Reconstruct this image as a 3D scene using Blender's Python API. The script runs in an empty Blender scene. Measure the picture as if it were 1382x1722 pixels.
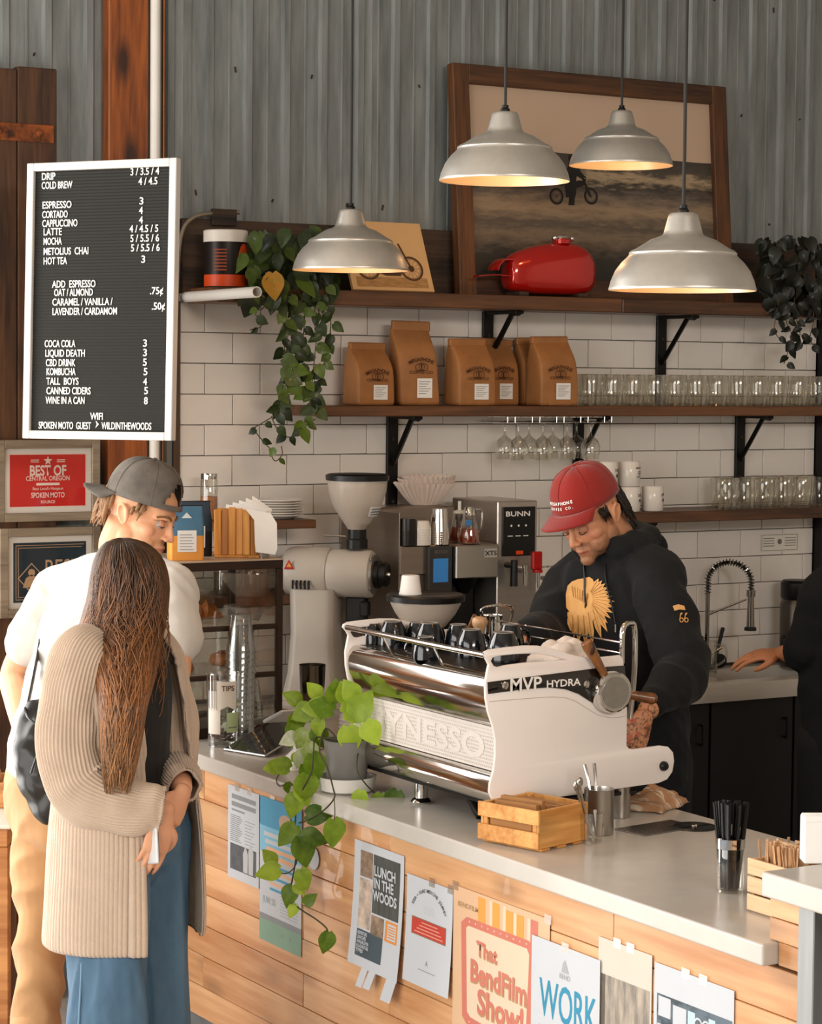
import bpy, bmesh, math, random
import numpy as np
from mathutils import Vector, Matrix

S = bpy.context.scene
COL = S.collection
R_ = random.Random(7)
pi = math.pi

# ------------------------------------------------------------------ camera
FPX, IMW, IMH = 3896.27, 1382.0, 1722.0
CAM = Vector((-3.398, -7.111, 2.066))
YAW, PITCH, ROLL = 0.53550, 0.0594, -0.0095
_f = Vector((math.sin(YAW)*math.cos(PITCH), math.cos(YAW)*math.cos(PITCH), -math.sin(PITCH)))
_r0 = Vector((math.cos(YAW), -math.sin(YAW), 0)); _d0 = _f.cross(_r0)
_r = _r0*math.cos(ROLL) + _d0*math.sin(ROLL); _d = _d0*math.cos(ROLL) - _r0*math.sin(ROLL)
cd = bpy.data.cameras.new('camera'); cam = bpy.data.objects.new('camera', cd); COL.objects.link(cam)
cd.sensor_fit = 'HORIZONTAL'; cd.sensor_width = 36.0; cd.lens = FPX/IMW*36.0
cd.clip_start = 0.05; cd.clip_end = 60
M = Matrix((( _r.x, -_d.x, -_f.x, CAM.x), (_r.y, -_d.y, -_f.y, CAM.y), (_r.z, -_d.z, -_f.z, CAM.z), (0, 0, 0, 1)))
cam.matrix_world = M
S.camera = cam

def ray(x, y): return _r*((x-IMW/2)/FPX) + _d*((y-IMH/2)/FPX) + _f
def onx(x, y, X): v = ray(x, y); return CAM + v*((X-CAM.x)/v.x)
def ony(x, y, Y): v = ray(x, y); return CAM + v*((Y-CAM.y)/v.y)
def onz(x, y, Z): v = ray(x, y); return CAM + v*((Z-CAM.z)/v.z)
def ond(x, y, D): return CAM + ray(x, y)*D

# ------------------------------------------------------------------ world, daylight, exposure
W = bpy.data.worlds.new('world'); S.world = W; W.use_nodes = True
W.node_tree.nodes['Background'].inputs[0].default_value = (0.80, 0.88, 1.0, 1)
W.node_tree.nodes['Background'].inputs[1].default_value = 0.55
def area(name, loc, look, sx, sy, power, col):
    l = bpy.data.lights.new(name, 'AREA'); l.shape = 'RECTANGLE'; l.size = sx; l.size_y = sy
    l.energy = power; l.color = col
    o = bpy.data.objects.new(name, l); COL.objects.link(o); o.location = loc
    o.rotation_euler = (Vector(look)-Vector(loc)).to_track_quat('-Z', 'Y').to_euler()
    return o
# daylight: wide doorway in the back wall left of the frame, roller door on the left wall, high windows behind the camera
area('daylight_back_doorway', (-2.5, -.02, 1.68), (-1.2, -3.2, 1.25), 2.7, 3.25, 215, (1.0, 0.965, 0.91))
area('daylight_left_door', (-4.95, -3.6, 1.75), (0, -2.6, 1.3), 4.4, 2.9, 185, (1.0, 0.955, 0.89))
area('daylight_front_window', (-1.4, -9.95, 3.75), (0.6, 0, 1.5), 3.4, .75, 190, (1.0, 0.94, 0.87))
S.view_settings.view_transform = 'Standard'; S.view_settings.look = 'None'
S.view_settings.gamma = 1.0; S.view_settings.use_curve_mapping = False
S.view_settings.exposure = 0.0
S.cycles.transparent_max_bounces = 32

# ------------------------------------------------------------------ materials
MATS = {}
def _nt(name):
    m = bpy.data.materials.new(name); m.use_nodes = True
    return m, m.node_tree, m.node_tree.nodes['Principled BSDF']
def lin(c):
    if isinstance(c, str):
        c = [int(c[i:i+2], 16)/255 for i in (0, 2, 4)]
        c = [(x/12.92 if x <= .04045 else ((x+.055)/1.055)**2.4) for x in c]
    return (*c[:3], 1.0)
def mat(name, base='808080', rough=.5, metal=0, var=0.0, scale=8.0, stretch=(1, 1, 1), bump=0.0, bscale=60.0,
        trans=0, ior=1.45, coat=0, sheen=0, emit=None, estr=0, spec=.5, alpha=1, dark=None, thr=None, aniso=0, rand=0.0):
    """plain procedural material: base colour broken up by noise, optional second colour, fine bump"""
    if name in MATS: return MATS[name]
    m, nt, b = _nt(name); N = nt.nodes; L = nt.links
    c = lin(base)
    b.inputs['Roughness'].default_value = rough; b.inputs['Metallic'].default_value = metal
    b.inputs['Transmission Weight'].default_value = trans; b.inputs['IOR'].default_value = ior
    b.inputs['Coat Weight'].default_value = coat; b.inputs['Sheen Weight'].default_value = sheen
    b.inputs['Specular IOR Level'].default_value = spec; b.inputs['Alpha'].default_value = alpha
    b.inputs['Anisotropic'].default_value = aniso
    b.inputs['Base Color'].default_value = c
    if emit: b.inputs['Emission Color'].default_value = lin(emit); b.inputs['Emission Strength'].default_value = estr
    if var or dark or bump or rand:
        tc = N.new('ShaderNodeTexCoord'); mp = N.new('ShaderNodeMapping'); L.new(tc.outputs['Object'], mp.inputs['Vector'])
        mp.inputs['Scale'].default_value = stretch
        if rand:
            oi = N.new('ShaderNodeObjectInfo'); vm = N.new('ShaderNodeVectorMath'); vm.operation = 'SCALE'
            vm.inputs[0].default_value = (7, 11, 5); L.new(oi.outputs['Random'], vm.inputs['Scale']); L.new(vm.outputs[0], mp.inputs['Location'])
        out = None
        if var or dark:
            n = N.new('ShaderNodeTexNoise'); n.inputs['Scale'].default_value = scale; n.inputs['Detail'].default_value = 6
            n.inputs['Roughness'].default_value = .62; L.new(mp.outputs[0], n.inputs['Vector'])
            cr = N.new('ShaderNodeValToRGB'); L.new(n.outputs['Fac'], cr.inputs[0])
            if dark: c0 = lin(dark)
            else: c0 = tuple(x*(1-var) for x in c[:3])+(1,)
            c1 = tuple(min(1, x*(1+var)) for x in c[:3])+(1,)
            a, z = thr or (.3, .7)
            cr.color_ramp.elements[0].position = a; cr.color_ramp.elements[1].position = z
            cr.color_ramp.elements[0].color = c0; cr.color_ramp.elements[1].color = c1
            out = cr.outputs[0]
        if rand:
            hs = N.new('ShaderNodeHueSaturation'); mr = N.new('ShaderNodeMapRange')
            mr.inputs['To Min'].default_value = 1-rand; mr.inputs['To Max'].default_value = 1+rand
            L.new(oi.outputs['Random'], mr.inputs['Value']); L.new(mr.outputs[0], hs.inputs['Value'])
            if out: L.new(out, hs.inputs['Color'])
            else: hs.inputs['Color'].default_value = c
            out = hs.outputs[0]
        if out: L.new(out, b.inputs['Base Color'])
        if bump:
            n2 = N.new('ShaderNodeTexNoise'); n2.inputs['Scale'].default_value = bscale; n2.inputs['Detail'].default_value = 4
            L.new(mp.outputs[0], n2.inputs['Vector'])
            bp = N.new('ShaderNodeBump'); bp.inputs['Strength'].default_value = bump; bp.inputs['Distance'].default_value = .004
            L.new(n2.outputs['Fac'], bp.inputs['Height']); L.new(bp.outputs[0], b.inputs['Normal'])
    MATS[name] = m; return m

def wood(name, c0, c1, axis=0, scale=3.0, rough=.55, rand=.12, ring=14.0, bump=.15, knots=0.0, coat=0.0):
    """board wood: long streaks along one axis, rings, per-board tint, optional knots"""
    if name in MATS: return MATS[name]
    m, nt, b = _nt(name); N = nt.nodes; L = nt.links
    tc = N.new('ShaderNodeTexCoord'); mp = N.new('ShaderNodeMapping'); L.new(tc.outputs['Object'], mp.inputs['Vector'])
    s = [ring]*3; s[axis] = ring*.07; mp.inputs['Scale'].default_value = s
    oi = N.new('ShaderNodeObjectInfo'); vm = N.new('ShaderNodeVectorMath'); vm.operation = 'SCALE'
    vm.inputs[0].default_value = (17, 23, 11); L.new(oi.outputs['Random'], vm.inputs['Scale']); L.new(vm.outputs[0], mp.inputs['Location'])
    n = N.new('ShaderNodeTexNoise'); n.inputs['Scale'].default_value = scale*.35; n.inputs['Detail'].default_value = 5; n.inputs['Distortion'].default_value = .8
    L.new(mp.outputs[0], n.inputs['Vector'])
    n2 = N.new('ShaderNodeTexNoise'); n2.inputs['Scale'].default_value = scale*2.4; n2.inputs['Detail'].default_value = 3; L.new(mp.outputs[0], n2.inputs['Vector'])
    mx = N.new('ShaderNodeMath'); mx.operation = 'MULTIPLY_ADD'; mx.inputs[1].default_value = .35; L.new(n2.outputs['Fac'], mx.inputs[0])
    m0 = N.new('ShaderNodeMath'); m0.operation = 'MULTIPLY'; m0.inputs[1].default_value = .72; L.new(n.outputs['Fac'], m0.inputs[0]); L.new(m0.outputs[0], mx.inputs[2])
    cr = N.new('ShaderNodeValToRGB'); L.new(mx.outputs[0], cr.inputs[0])
    cr.color_ramp.elements[0].position = .38; cr.color_ramp.elements[1].position = .66
    cr.color_ramp.elements[0].color = lin(c0); cr.color_ramp.elements[1].color = lin(c1)
    col = cr.outputs[0]
    if knots:
        mp2 = N.new('ShaderNodeMapping'); L.new(tc.outputs['Object'], mp2.inputs['Vector']); L.new(vm.outputs[0], mp2.inputs['Location'])
        s2 = [8.0]*3; s2[axis] = 3.2; mp2.inputs['Scale'].default_value = s2
        vo = N.new('ShaderNodeTexVoronoi'); vo.inputs['Scale'].default_value = 1.0; L.new(mp2.outputs[0], vo.inputs['Vector'])
        kr = N.new('ShaderNodeValToRGB'); L.new(vo.outputs['Distance'], kr.inputs[0])
        kr.color_ramp.elements[0].position = .10; kr.color_ramp.elements[1].position = .30
        kr.color_ramp.elements[0].color = (.12, .10, .08, 1); kr.color_ramp.elements[1].color = (1, 1, 1, 1)
        mm = N.new('ShaderNodeMixRGB'); mm.blend_type = 'MULTIPLY'; mm.inputs[0].default_value = knots
        L.new(col, mm.inputs[1]); L.new(kr.outputs[0], mm.inputs[2]); col = mm.outputs[0]
    hs = N.new('ShaderNodeHueSaturation'); mr = N.new('ShaderNodeMapRange'); mr.inputs['To Min'].default_value = 1-rand; mr.inputs['To Max'].default_value = 1+rand
    L.new(oi.outputs['Random'], mr.inputs['Value']); L.new(mr.outputs[0], hs.inputs['Value']); L.new(col, hs.inputs['Color'])
    L.new(hs.outputs[0], b.inputs['Base Color'])
    b.inputs['Roughness'].default_value = rough; b.inputs['Coat Weight'].default_value = coat
    bp = N.new('ShaderNodeBump'); bp.inputs['Strength'].default_value = bump; bp.inputs['Distance'].default_value = .003
    L.new(mx.outputs[0], bp.inputs['Height']); L.new(bp.outputs[0], b.inputs['Normal'])
    MATS[name] = m; return m

def thin_glass(name, tint='f4f4f0', rough=.02, refl=.06, edge=.75):
    """thin-walled clear glass: see-through, with reflection growing towards grazing angles"""
    if name in MATS: return MATS[name]
    m = bpy.data.materials.new(name); m.use_nodes = True; nt = m.node_tree; N = nt.nodes; L = nt.links
    N.remove(N['Principled BSDF']); out = N['Material Output']
    tr = N.new('ShaderNodeBsdfTransparent'); tr.inputs[0].default_value = lin(tint)
    gl = N.new('ShaderNodeBsdfGlossy'); gl.inputs['Roughness'].default_value = rough; gl.inputs[0].default_value = (1, 1, 1, 1)
    lw = N.new('ShaderNodeLayerWeight'); lw.inputs[0].default_value = .35
    mr = N.new('ShaderNodeMapRange'); mr.inputs['To Min'].default_value = refl; mr.inputs['To Max'].default_value = edge
    L.new(lw.outputs['Facing'], mr.inputs['Value'])
    mx = N.new('ShaderNodeMixShader'); L.new(mr.outputs[0], mx.inputs[0]); L.new(tr.outputs[0], mx.inputs[1]); L.new(gl.outputs[0], mx.inputs[2])
    L.new(mx.outputs[0], out.inputs[0]); MATS[name] = m; return m
def vcol(name, rough=.5, spec=.4, bump=0.0, bscale=200, sheen=0, sss=0):
    """material that takes its colour from the mesh attribute 'Col'"""
    if name in MATS: return MATS[name]
    m, nt, b = _nt(name); N = nt.nodes; L = nt.links
    a = N.new('ShaderNodeAttribute'); a.attribute_name = 'Col'; L.new(a.outputs['Color'], b.inputs['Base Color'])
    b.inputs['Roughness'].default_value = rough; b.inputs['Specular IOR Level'].default_value = spec; b.inputs['Sheen Weight'].default_value = sheen
    if sss: b.inputs['Subsurface Weight'].default_value = sss; b.inputs['Subsurface Radius'].default_value = (.012, .005, .003); b.inputs['Subsurface Scale'].default_value = .6
    if bump:
        tc = N.new('ShaderNodeTexCoord'); n2 = N.new('ShaderNodeTexNoise'); n2.inputs['Scale'].default_value = bscale; L.new(tc.outputs['Object'], n2.inputs['Vector'])
        bp = N.new('ShaderNodeBump'); bp.inputs['Strength'].default_value = bump; bp.inputs['Distance'].default_value = .002
        L.new(n2.outputs['Fac'], bp.inputs['Height']); L.new(bp.outputs[0], b.inputs['Normal'])
    MATS[name] = m; return m

# ------------------------------------------------------------------ mesh building
class MB:
    def __init__(s): s.v = []; s.f = []; s.m = []
    def add(s, vs, fs, mi=0, T=None):
        o = len(s.v)
        for p in vs:
            p = Vector(p)
            s.v.append(tuple(T @ p) if T else tuple(p))
        for f in fs: s.f.append(tuple(i+o for i in f)); s.m.append(mi)
        return s
    def box(s, x0, x1, y0, y1, z0, z1, b=0.0, mi=0, T=None):
        x0, x1 = min(x0, x1), max(x0, x1); y0, y1 = min(y0, y1), max(y0, y1); z0, z1 = min(z0, z1), max(z0, z1)
        c = ((x0+x1)/2, (y0+y1)/2, (z0+z1)/2); h = ((x1-x0)/2, (y1-y0)/2, (z1-z0)/2)
        b = min(b, .45*min(h)*2)
        if b <= 0:
            vs = [(x, y, z) for x in (x0, x1) for y in (y0, y1) for z in (z0, z1)]
            fs = [(0, 1, 3, 2), (4, 6, 7, 5), (0, 4, 5, 1), (2, 3, 7, 6), (0, 2, 6, 4), (1, 5, 7, 3)]
            return s.add(vs, fs, mi, T)
        vs = []; ix = {}
        for sx in (-1, 1):
            for sy in (-1, 1):
                for sz in (-1, 1):
                    sg = (sx, sy, sz)
                    for a in range(3):
                        p = [c[k]+sg[k]*(h[k]-(0 if k == a else b)) for k in range(3)]
                        ix[(sx, sy, sz, a)] = len(vs); vs.append(p)
        fs = []
        for a in range(3):
            u, w = (a+1) % 3, (a+2) % 3
            for sg in (-1, 1):
                q = []
                for su, sw in ((-1, -1), (1, -1), (1, 1), (-1, 1)):
                    k = [0, 0, 0]; k[a] = sg; k[u] = su; k[w] = sw; q.append(ix[(*k, a)])
                fs.append(tuple(q) if sg > 0 else tuple(reversed(q)))
            for su in (-1, 1):
                for sw in (-1, 1):
                    q = []
                    for sa in (-1, 1):
                        k = [0, 0, 0]; k[a] = sa; k[u] = su; k[w] = sw; q += [ix[(*k, u)], ix[(*k, w)]]
                    q = (q[0], q[1], q[3], q[2])
                    fs.append(q if su*sw < 0 else tuple(reversed(q)))
        for sx in (-1, 1):
            for sy in (-1, 1):
                for sz in (-1, 1):
                    t = tuple(ix[(sx, sy, sz, a)] for a in range(3)); fs.append(t if sx*sy*sz > 0 else tuple(reversed(t)))
        return s.add(vs, fs, mi, T)
    def loft(s, rings, caps=True, mi=0, closed=True, T=None):
        n = len(rings[0]); vs = [p for r in rings for p in r]; fs = []
        for i in range(len(rings)-1):
            for j in range(n if closed else n-1):
                k = (j+1) % n; fs.append((i*n+j, i*n+k, (i+1)*n+k, (i+1)*n+j))
        if caps and closed:
            fs.append(tuple(reversed(range(n)))); fs.append(tuple((len(rings)-1)*n+j for j in range(n)))
        return s.add(vs, fs, mi, T)
    def lathe(s, prof, n=24, o=(0, 0, 0), mi=0, caps=False, T=None, sx=1, sy=1):
        rings = [[(o[0]+max(r, 1e-4)*sx*math.cos(2*pi*j/n), o[1]+max(r, 1e-4)*sy*math.sin(2*pi*j/n), o[2]+z) for j in range(n)] for r, z in prof]
        return s.loft(rings, caps, mi, True, T)
    def cyl(s, p0, p1, r0, r1=None, n=16, mi=0, T=None):
        return s.tube([p0, p1], [r0, r0 if r1 is None else r1], n, mi, T)
    def tube(s, pts, r, n=10, mi=0, T=None, up=None, caps=True):
        pts = [Vector(p) for p in pts]; m = len(pts)
        if not isinstance(r, list): r = [r]*m
        tans = []
        for i in range(m):
            t = pts[min(i+1, m-1)]-pts[max(i-1, 0)]
            tans.append(t.normalized() if t.length > 1e-9 else Vector((0, 0, 1)))
        u = Vector(up) if up else (Vector((0, 0, 1)) if abs(tans[0].z) < .9 else Vector((1, 0, 0)))
        rings = []
        for i in range(m):
            t = tans[i]; u = (u-t*u.dot(t))
            if u.length < 1e-6: u = t.orthogonal()
            u.normalize(); w = t.cross(u)
            a, b = r[i] if isinstance(r[i], (list, tuple)) else (r[i], r[i])
            rings.append([pts[i]+u*(a*math.cos(2*pi*j/n))+w*(b*math.sin(2*pi*j/n)) for j in range(n)])
        return s.loft(rings, caps, mi, True, T)
    def prism(s, poly, z0, z1, mi=0, T=None):
        """polygon (x, y) extruded from z0 to z1"""
        n = len(poly)
        vs = [(x, y, z0) for x, y in poly]+[(x, y, z1) for x, y in poly]
        fs = [tuple(reversed(range(n))), tuple(range(n, 2*n))]+[(i, (i+1) % n, n+(i+1) % n, n+i) for i in range(n)]
        return s.add(vs, fs, mi, T)
    def ball(s, c, r, n=16, m=10, mi=0, T=None):
        r = r if isinstance(r, (list, tuple)) else (r, r, r)
        rings = [[(c[0]+r[0]*math.sin(a)*math.cos(2*pi*j/n), c[1]+r[1]*math.sin(a)*math.sin(2*pi*j/n), c[2]-r[2]*math.cos(a)) for j in range(n)]
                 for a in [max(.02, min(pi-.02, pi*i/m)) for i in range(m+1)]]
        return s.loft(rings, True, mi, True, T)
    def build(s, name, mats, parent=None, smooth=35, recalc=True, sub=0):
        me = mesh_of(name, s.v, s.f, mats, s.m, smooth, recalc)
        o = bpy.data.objects.new(name, me); COL.objects.link(o)
        if parent: o.parent = parent
        if sub:
            md = o.modifiers.new('sub', 'SUBSURF'); md.levels = sub; md.render_levels = sub
        return o

def mesh_of(name, v, f, mats, mi=None, smooth=35, recalc=True):
    me = bpy.data.meshes.new(name); me.from_pydata(v, [], f)
    for m in (mats if isinstance(mats, (list, tuple)) else [mats]): me.materials.append(m)
    if mi and any(mi): me.polygons.foreach_set('material_index', mi)
    if recalc:
        bm = bmesh.new(); bm.from_mesh(me); bmesh.ops.recalc_face_normals(bm, faces=bm.faces); bm.to_mesh(me); bm.free()
    if smooth:
        me.polygons.foreach_set('use_smooth', [True]*len(me.polygons))
        if smooth < 180: me.set_sharp_from_angle(angle=math.radians(smooth))
    me.update(); return me

def props(o, label=None, cat=None, group=None, kind=None):
    if label: o['label'] = label
    if cat: o['category'] = cat
    if group: o['group'] = group
    if kind: o['kind'] = kind
    return o
def thing(name, label, cat, loc=(0, 0, 0), rotz=0.0, group=None, M=None):
    o = bpy.data.objects.new(name, None); o.empty_display_size = .05; COL.objects.link(o)
    if M is not None: o.matrix_world = M
    else: o.location = loc; o.rotation_euler = (0, 0, rotz)
    return props(o, label, cat, group)
def dup(root, loc=None, rotz=None, label=None, group=None, scale=None):
    def cp(o, par):
        c = o.copy(); COL.objects.link(c); c.parent = par
        for ch in o.children: cp(ch, c)
        return c
    r = cp(root, None)
    if loc is not None: r.location = loc
    if rotz is not None: r.rotation_euler = (0, 0, rotz)
    if scale is not None: r.scale = scale
    if label: r['label'] = label
    if group: r['group'] = group
    return r
def structure(o): o['kind'] = 'structure'; return o
def frame(o, x, y, z):
    """matrix from origin and three axes"""
    return Matrix(((x[0], y[0], z[0], o[0]), (x[1], y[1], z[1], o[1]), (x[2], y[2], z[2], o[2]), (0, 0, 0, 1)))
def text(name, s, size, x, y, m, parent, z=.0006, bold=0.0, align='LEFT', xs=1.0, rot=0.0, extr=0.0, shear=0.0, T=None, fitw=None):
    cu = bpy.data.curves.new('t', 'FONT'); cu.body = s; cu.size = size; cu.align_x = align; cu.offset = bold*size; cu.extrude = extr
    cu.resolution_u = 3; cu.shear = shear
    ob = bpy.data.objects.new('t', cu)
    me = bpy.data.meshes.new_from_object(ob); me.name = name
    bpy.data.objects.remove(ob); bpy.data.curves.remove(cu)
    if fitw and len(me.vertices):
        xsv = [v.co.x for v in me.vertices]; xs = fitw/max(1e-6, max(xsv)-min(xsv))
    Q = Matrix.Translation((x, y, z)) @ Matrix.Rotation(rot, 4, 'Z') @ Matrix.Diagonal((xs, 1, 1, 1))
    if T is not None: Q = T @ Q
    me.transform(Q); me.materials.clear(); me.materials.append(m)
    o = bpy.data.objects.new(name, me); COL.objects.link(o)
    if parent: o.parent = parent
    return o
def patch(name, poly, m, parent, z=.0004, th=.0003):
    return MB().prism(poly, z, z+th).build(name, m, parent, smooth=0)
def shape(loops, z0, z1, name, m, parent=None, T=None, bev=0.0, smooth=30):
    """flat outline (first loop) with holes (further loops), given thickness and a small rounded edge"""
    cu = bpy.data.curves.new('s', 'CURVE'); cu.dimensions = '2D'; cu.fill_mode = 'BOTH'; cu.extrude = (z1-z0)/2-bev; cu.bevel_depth = bev; cu.bevel_resolution = 1; cu.offset = -bev
    for lp in loops:
        sp = cu.splines.new('POLY'); sp.points.add(len(lp)-1); sp.use_cyclic_u = True
        for p_, (x, y) in zip(sp.points, lp): p_.co = (x, y, 0, 1)
    ob = bpy.data.objects.new('s', cu)
    me = bpy.data.meshes.new_from_object(ob); me.name = name
    bpy.data.objects.remove(ob); bpy.data.curves.remove(cu)
    me.transform(Matrix.Translation((0, 0, (z0+z1)/2)))
    if T is not None: me.transform(T)
    me.materials.clear(); me.materials.append(m)
    bm = bmesh.new(); bm.from_mesh(me); bmesh.ops.remove_doubles(bm, verts=bm.verts, dist=1e-6); bmesh.ops.recalc_face_normals(bm, faces=bm.faces); bm.to_mesh(me); bm.free()
    me.polygons.foreach_set('use_smooth', [True]*len(me.polygons)); me.set_sharp_from_angle(angle=math.radians(smooth))
    o = bpy.data.objects.new(name, me); COL.objects.link(o)
    if parent: o.parent = parent
    return o
def rect(x0, y0, x1, y1): return [(x0, y0), (x1, y0), (x1, y1), (x0, y1)]
def circ(cx, cy, r, n=24, ry=None): return [(cx+r*math.cos(2*pi*i/n), cy+(ry or r)*math.sin(2*pi*i/n)) for i in range(n)]
ORD = ['first', 'second', 'third', 'fourth', 'fifth', 'sixth', 'seventh', 'eighth', 'ninth', 'tenth', 'eleventh', 'twelfth', 'thirteenth', 'fourteenth']
def spline(pts, k=6):
    """Catmull-Rom through points of any dimension"""
    P = [np.array(p, float) for p in pts]; out = []
    for i in range(len(P)-1):
        a = P[max(i-1, 0)]; b = P[i]; c = P[i+1]; d = P[min(i+2, len(P)-1)]
        for j in range(k):
            t = j/k
            out.append(.5*((2*b)+(-a+c)*t+(2*a-5*b+4*c-d)*t*t+(-a+3*b-3*c+d)*t**3))
    out.append(P[-1]); return out
# ================================================================== THE ROOM
TH, TW = .104, .104*2.02                      # tile module: row height, tile width
ZT = 2.2                                      # height of the first full joint under the top shelf
BAR, BF, BB = .94, -.468, .262                # bar top height, front edge x, back edge x
m_tile = mat('white_tile', 'e9e1d8', .16, var=.03, scale=5, bump=.04, bscale=9, rand=.03)
m_grout = mat('dark_grout', '4a443e', .9, var=.15)
m_metal = mat('weathered_galvanised_sheet', '8b8e8c', .55, metal=.3, var=.2, scale=6, stretch=(3, 3, .35), bump=.06, bscale=40, dark='696c6a')
m_screw = mat('rusty_screw', '4a3a30', .6, metal=.6)
m_floor = mat('polished_concrete_floor', 'a9a6a0', .28, var=.12, scale=2.5, bump=.03)
m_ceil = mat('pale_ceiling', 'b8aea2', .8, var=.06)
m_plain = mat('plaster_wall', 'cfc4b6', .8, var=.06)
m_dark = mat('black_laminate', '0b0a0a', .6, var=.2)

floor = structure(MB().box(-5.2, 4.7, -10.2, .2, -.1, 0).build('floor', m_floor, smooth=0))
structure(MB().box(-5.2, 4.7, -10.2, .2, 4.3, 4.4).build('ceiling', m_ceil, smooth=0))
structure(MB().box(4.6, 4.75, -10.2, .2, 0, 4.3).build('wall_right', m_plain, smooth=0))
structure(MB().box(-5.2, 4.7, -10.3, -10.1, 0, 3.3).box(-5.2, 4.7, -10.3, -10.1, 4.15, 4.3).box(-5.2, -3.2, -10.3, -10.1, 3.3, 4.15).box(.4, 4.7, -10.3, -10.1, 3.3, 4.15).build('wall_front', m_plain, smooth=0))
structure(MB().box(-5.25, -5.1, -10.2, -6.0, 0, 4.3).box(-5.25, -5.1, -.4, .2, 0, 4.3).box(-5.25, -5.1, -6.0, -.4, 3.4, 4.3).build('wall_left', m_plain, smooth=0))
wall = structure(MB().box(-1.13, 4.7, .012, .2, 0, 4.3).box(-5.2, -3.95, .012, .2, 0, 4.3).box(-3.95, -1.13, .012, .2, 3.32, 4.3).build('wall_back', m_grout, smooth=0))

# --- tiles, one by one
XL, XR = -.092, 2.676
full = mesh_of('tile', *(lambda b: (b.v, b.f))(MB().box(-TW/2+.0012, TW/2-.0012, -.011, .012, -TH/2+.0012, TH/2-.0012, .0018)), m_tile, None, 40)
cuts = {}
for k in range(-1, 12):
    zc = ZT-(k+.5)*TH
    off = 0 if k % 2 else TW/2
    i = math.floor((XL-off)/TW)
    while True:
        a, b = off+i*TW, off+(i+1)*TW; i += 1
        a, b = max(a, XL), min(b, XR)
        if a >= XR-.005: break
        if b-a < .01: continue
        w = round(b-a, 3)
        if abs(w-TW) < .002: me = full
        else:
            if w not in cuts:
                t = MB().box(-w/2+.0012, w/2-.0012, -.011, .012, -TH/2+.0012, TH/2-.0012, .0018)
                cuts[w] = mesh_of('tile', t.v, t.f, m_tile, None, 40)
            me = cuts[w]
        o = bpy.data.objects.new('tile', me); COL.objects.link(o); o.parent = wall
        o.location = ((a+b)/2, R_.uniform(-.0006, .0006), zc)
        o.rotation_euler = (R_.uniform(-.003, .003), 0, R_.uniform(-.003, .003))

# --- corrugated sheets
P = .145
prof = [(0, 0), (.042, 0), (.044, -.002), (.050, -.002), (.052, 0), (.096, 0), (.104, -.012), (.127, -.012), (.135, 0)]
def sheet(x0, n, z0, z1):
    pts = []
    for i in range(n):
        for px, py in prof: pts.append((x0+i*P+px, py))
    pts.append((x0+n*P, 0)); pts.append((x0+n*P+.018, -.004))
    b = MB(); m = len(pts)
    for th in (0,):
        b.add([(x, y, z0) for x, y in pts]+[(x, y, z1) for x, y in pts]+[(x, y+.0015, z0) for x, y in pts]+[(x, y+.0015, z1) for x, y in pts],
              [(i, i+1, m+i+1, m+i) for i in range(m-1)]+[(2*m+i+1, 2*m+i, 3*m+i, 3*m+i+1) for i in range(m-1)]+[(0, m, 3*m, 2*m), (m-1, 3*m-1, 4*m-1, 2*m-1)]
              +[(i+1, i, 2*m+i, 2*m+i+1) for i in range(m-1)]+[(m+i, m+i+1, 3*m+i+1, 3*m+i) for i in range(m-1)])
    o = b.build('metal_sheet', m_metal, wall, smooth=25); o.location = (0, .008, 0)
    sb = MB()
    z = 2.66
    row = 0
    while z < z1-.05:
        if z > z0+.05:
            for i in range(n):
                if (i+row) % 2 == 0: sb.cyl((x0+i*P+.068+R_.uniform(-.006, .006), .0, z+R_.uniform(-.02, .02)), (x0+i*P+.068, -.005, z), .0036, .003, 8)
        z += .42; row += 1
    if sb.v:
        s = sb.build('screws', m_screw, o); s['kind'] = 'stuff'
for j, (n, z0) in enumerate(((5, 0), (5, 2.3), (5, 2.3), (5, 2.3), (5, 2.3), (5, 2.3))):
    sheet(-.82+j*5*P, n, z0, 4.3)
sheet(-.82-2*P, 2, 0, 4.3)
sheet(-.82-9*P, 7, 3.34, 4.3)

# --- weathered ledger beam along the wall above the tiles
m_beam = wood('weathered_dark_timber', '1d1510', '4a3627', 0, 3.0, .8, .1, 16, .6)
o = MB().box(-.10, 1.25, -.045, -.012, 2.30, 2.578, .004).build('trim_1', m_beam); structure(o)
o = MB().box(1.253, 3.2, -.045, -.012, 2.30, 2.582, .004).build('trim_2', m_beam); structure(o)
# --- right edge of the tiled wall
m_black = mat('black_painted_steel', '0d0c0b', .45, metal=.3, var=.2)
structure(MB().box(2.678, 2.76, -.06, .012, 0, 2.30, .003).build('trim_3', m_black))
structure(MB().box(-.118, -.094, -.02, .012, 0, 2.3, .003).build('trim_4', mat('aged_brown_steel', '5b4636', .5, metal=.4, var=.2)))

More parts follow.
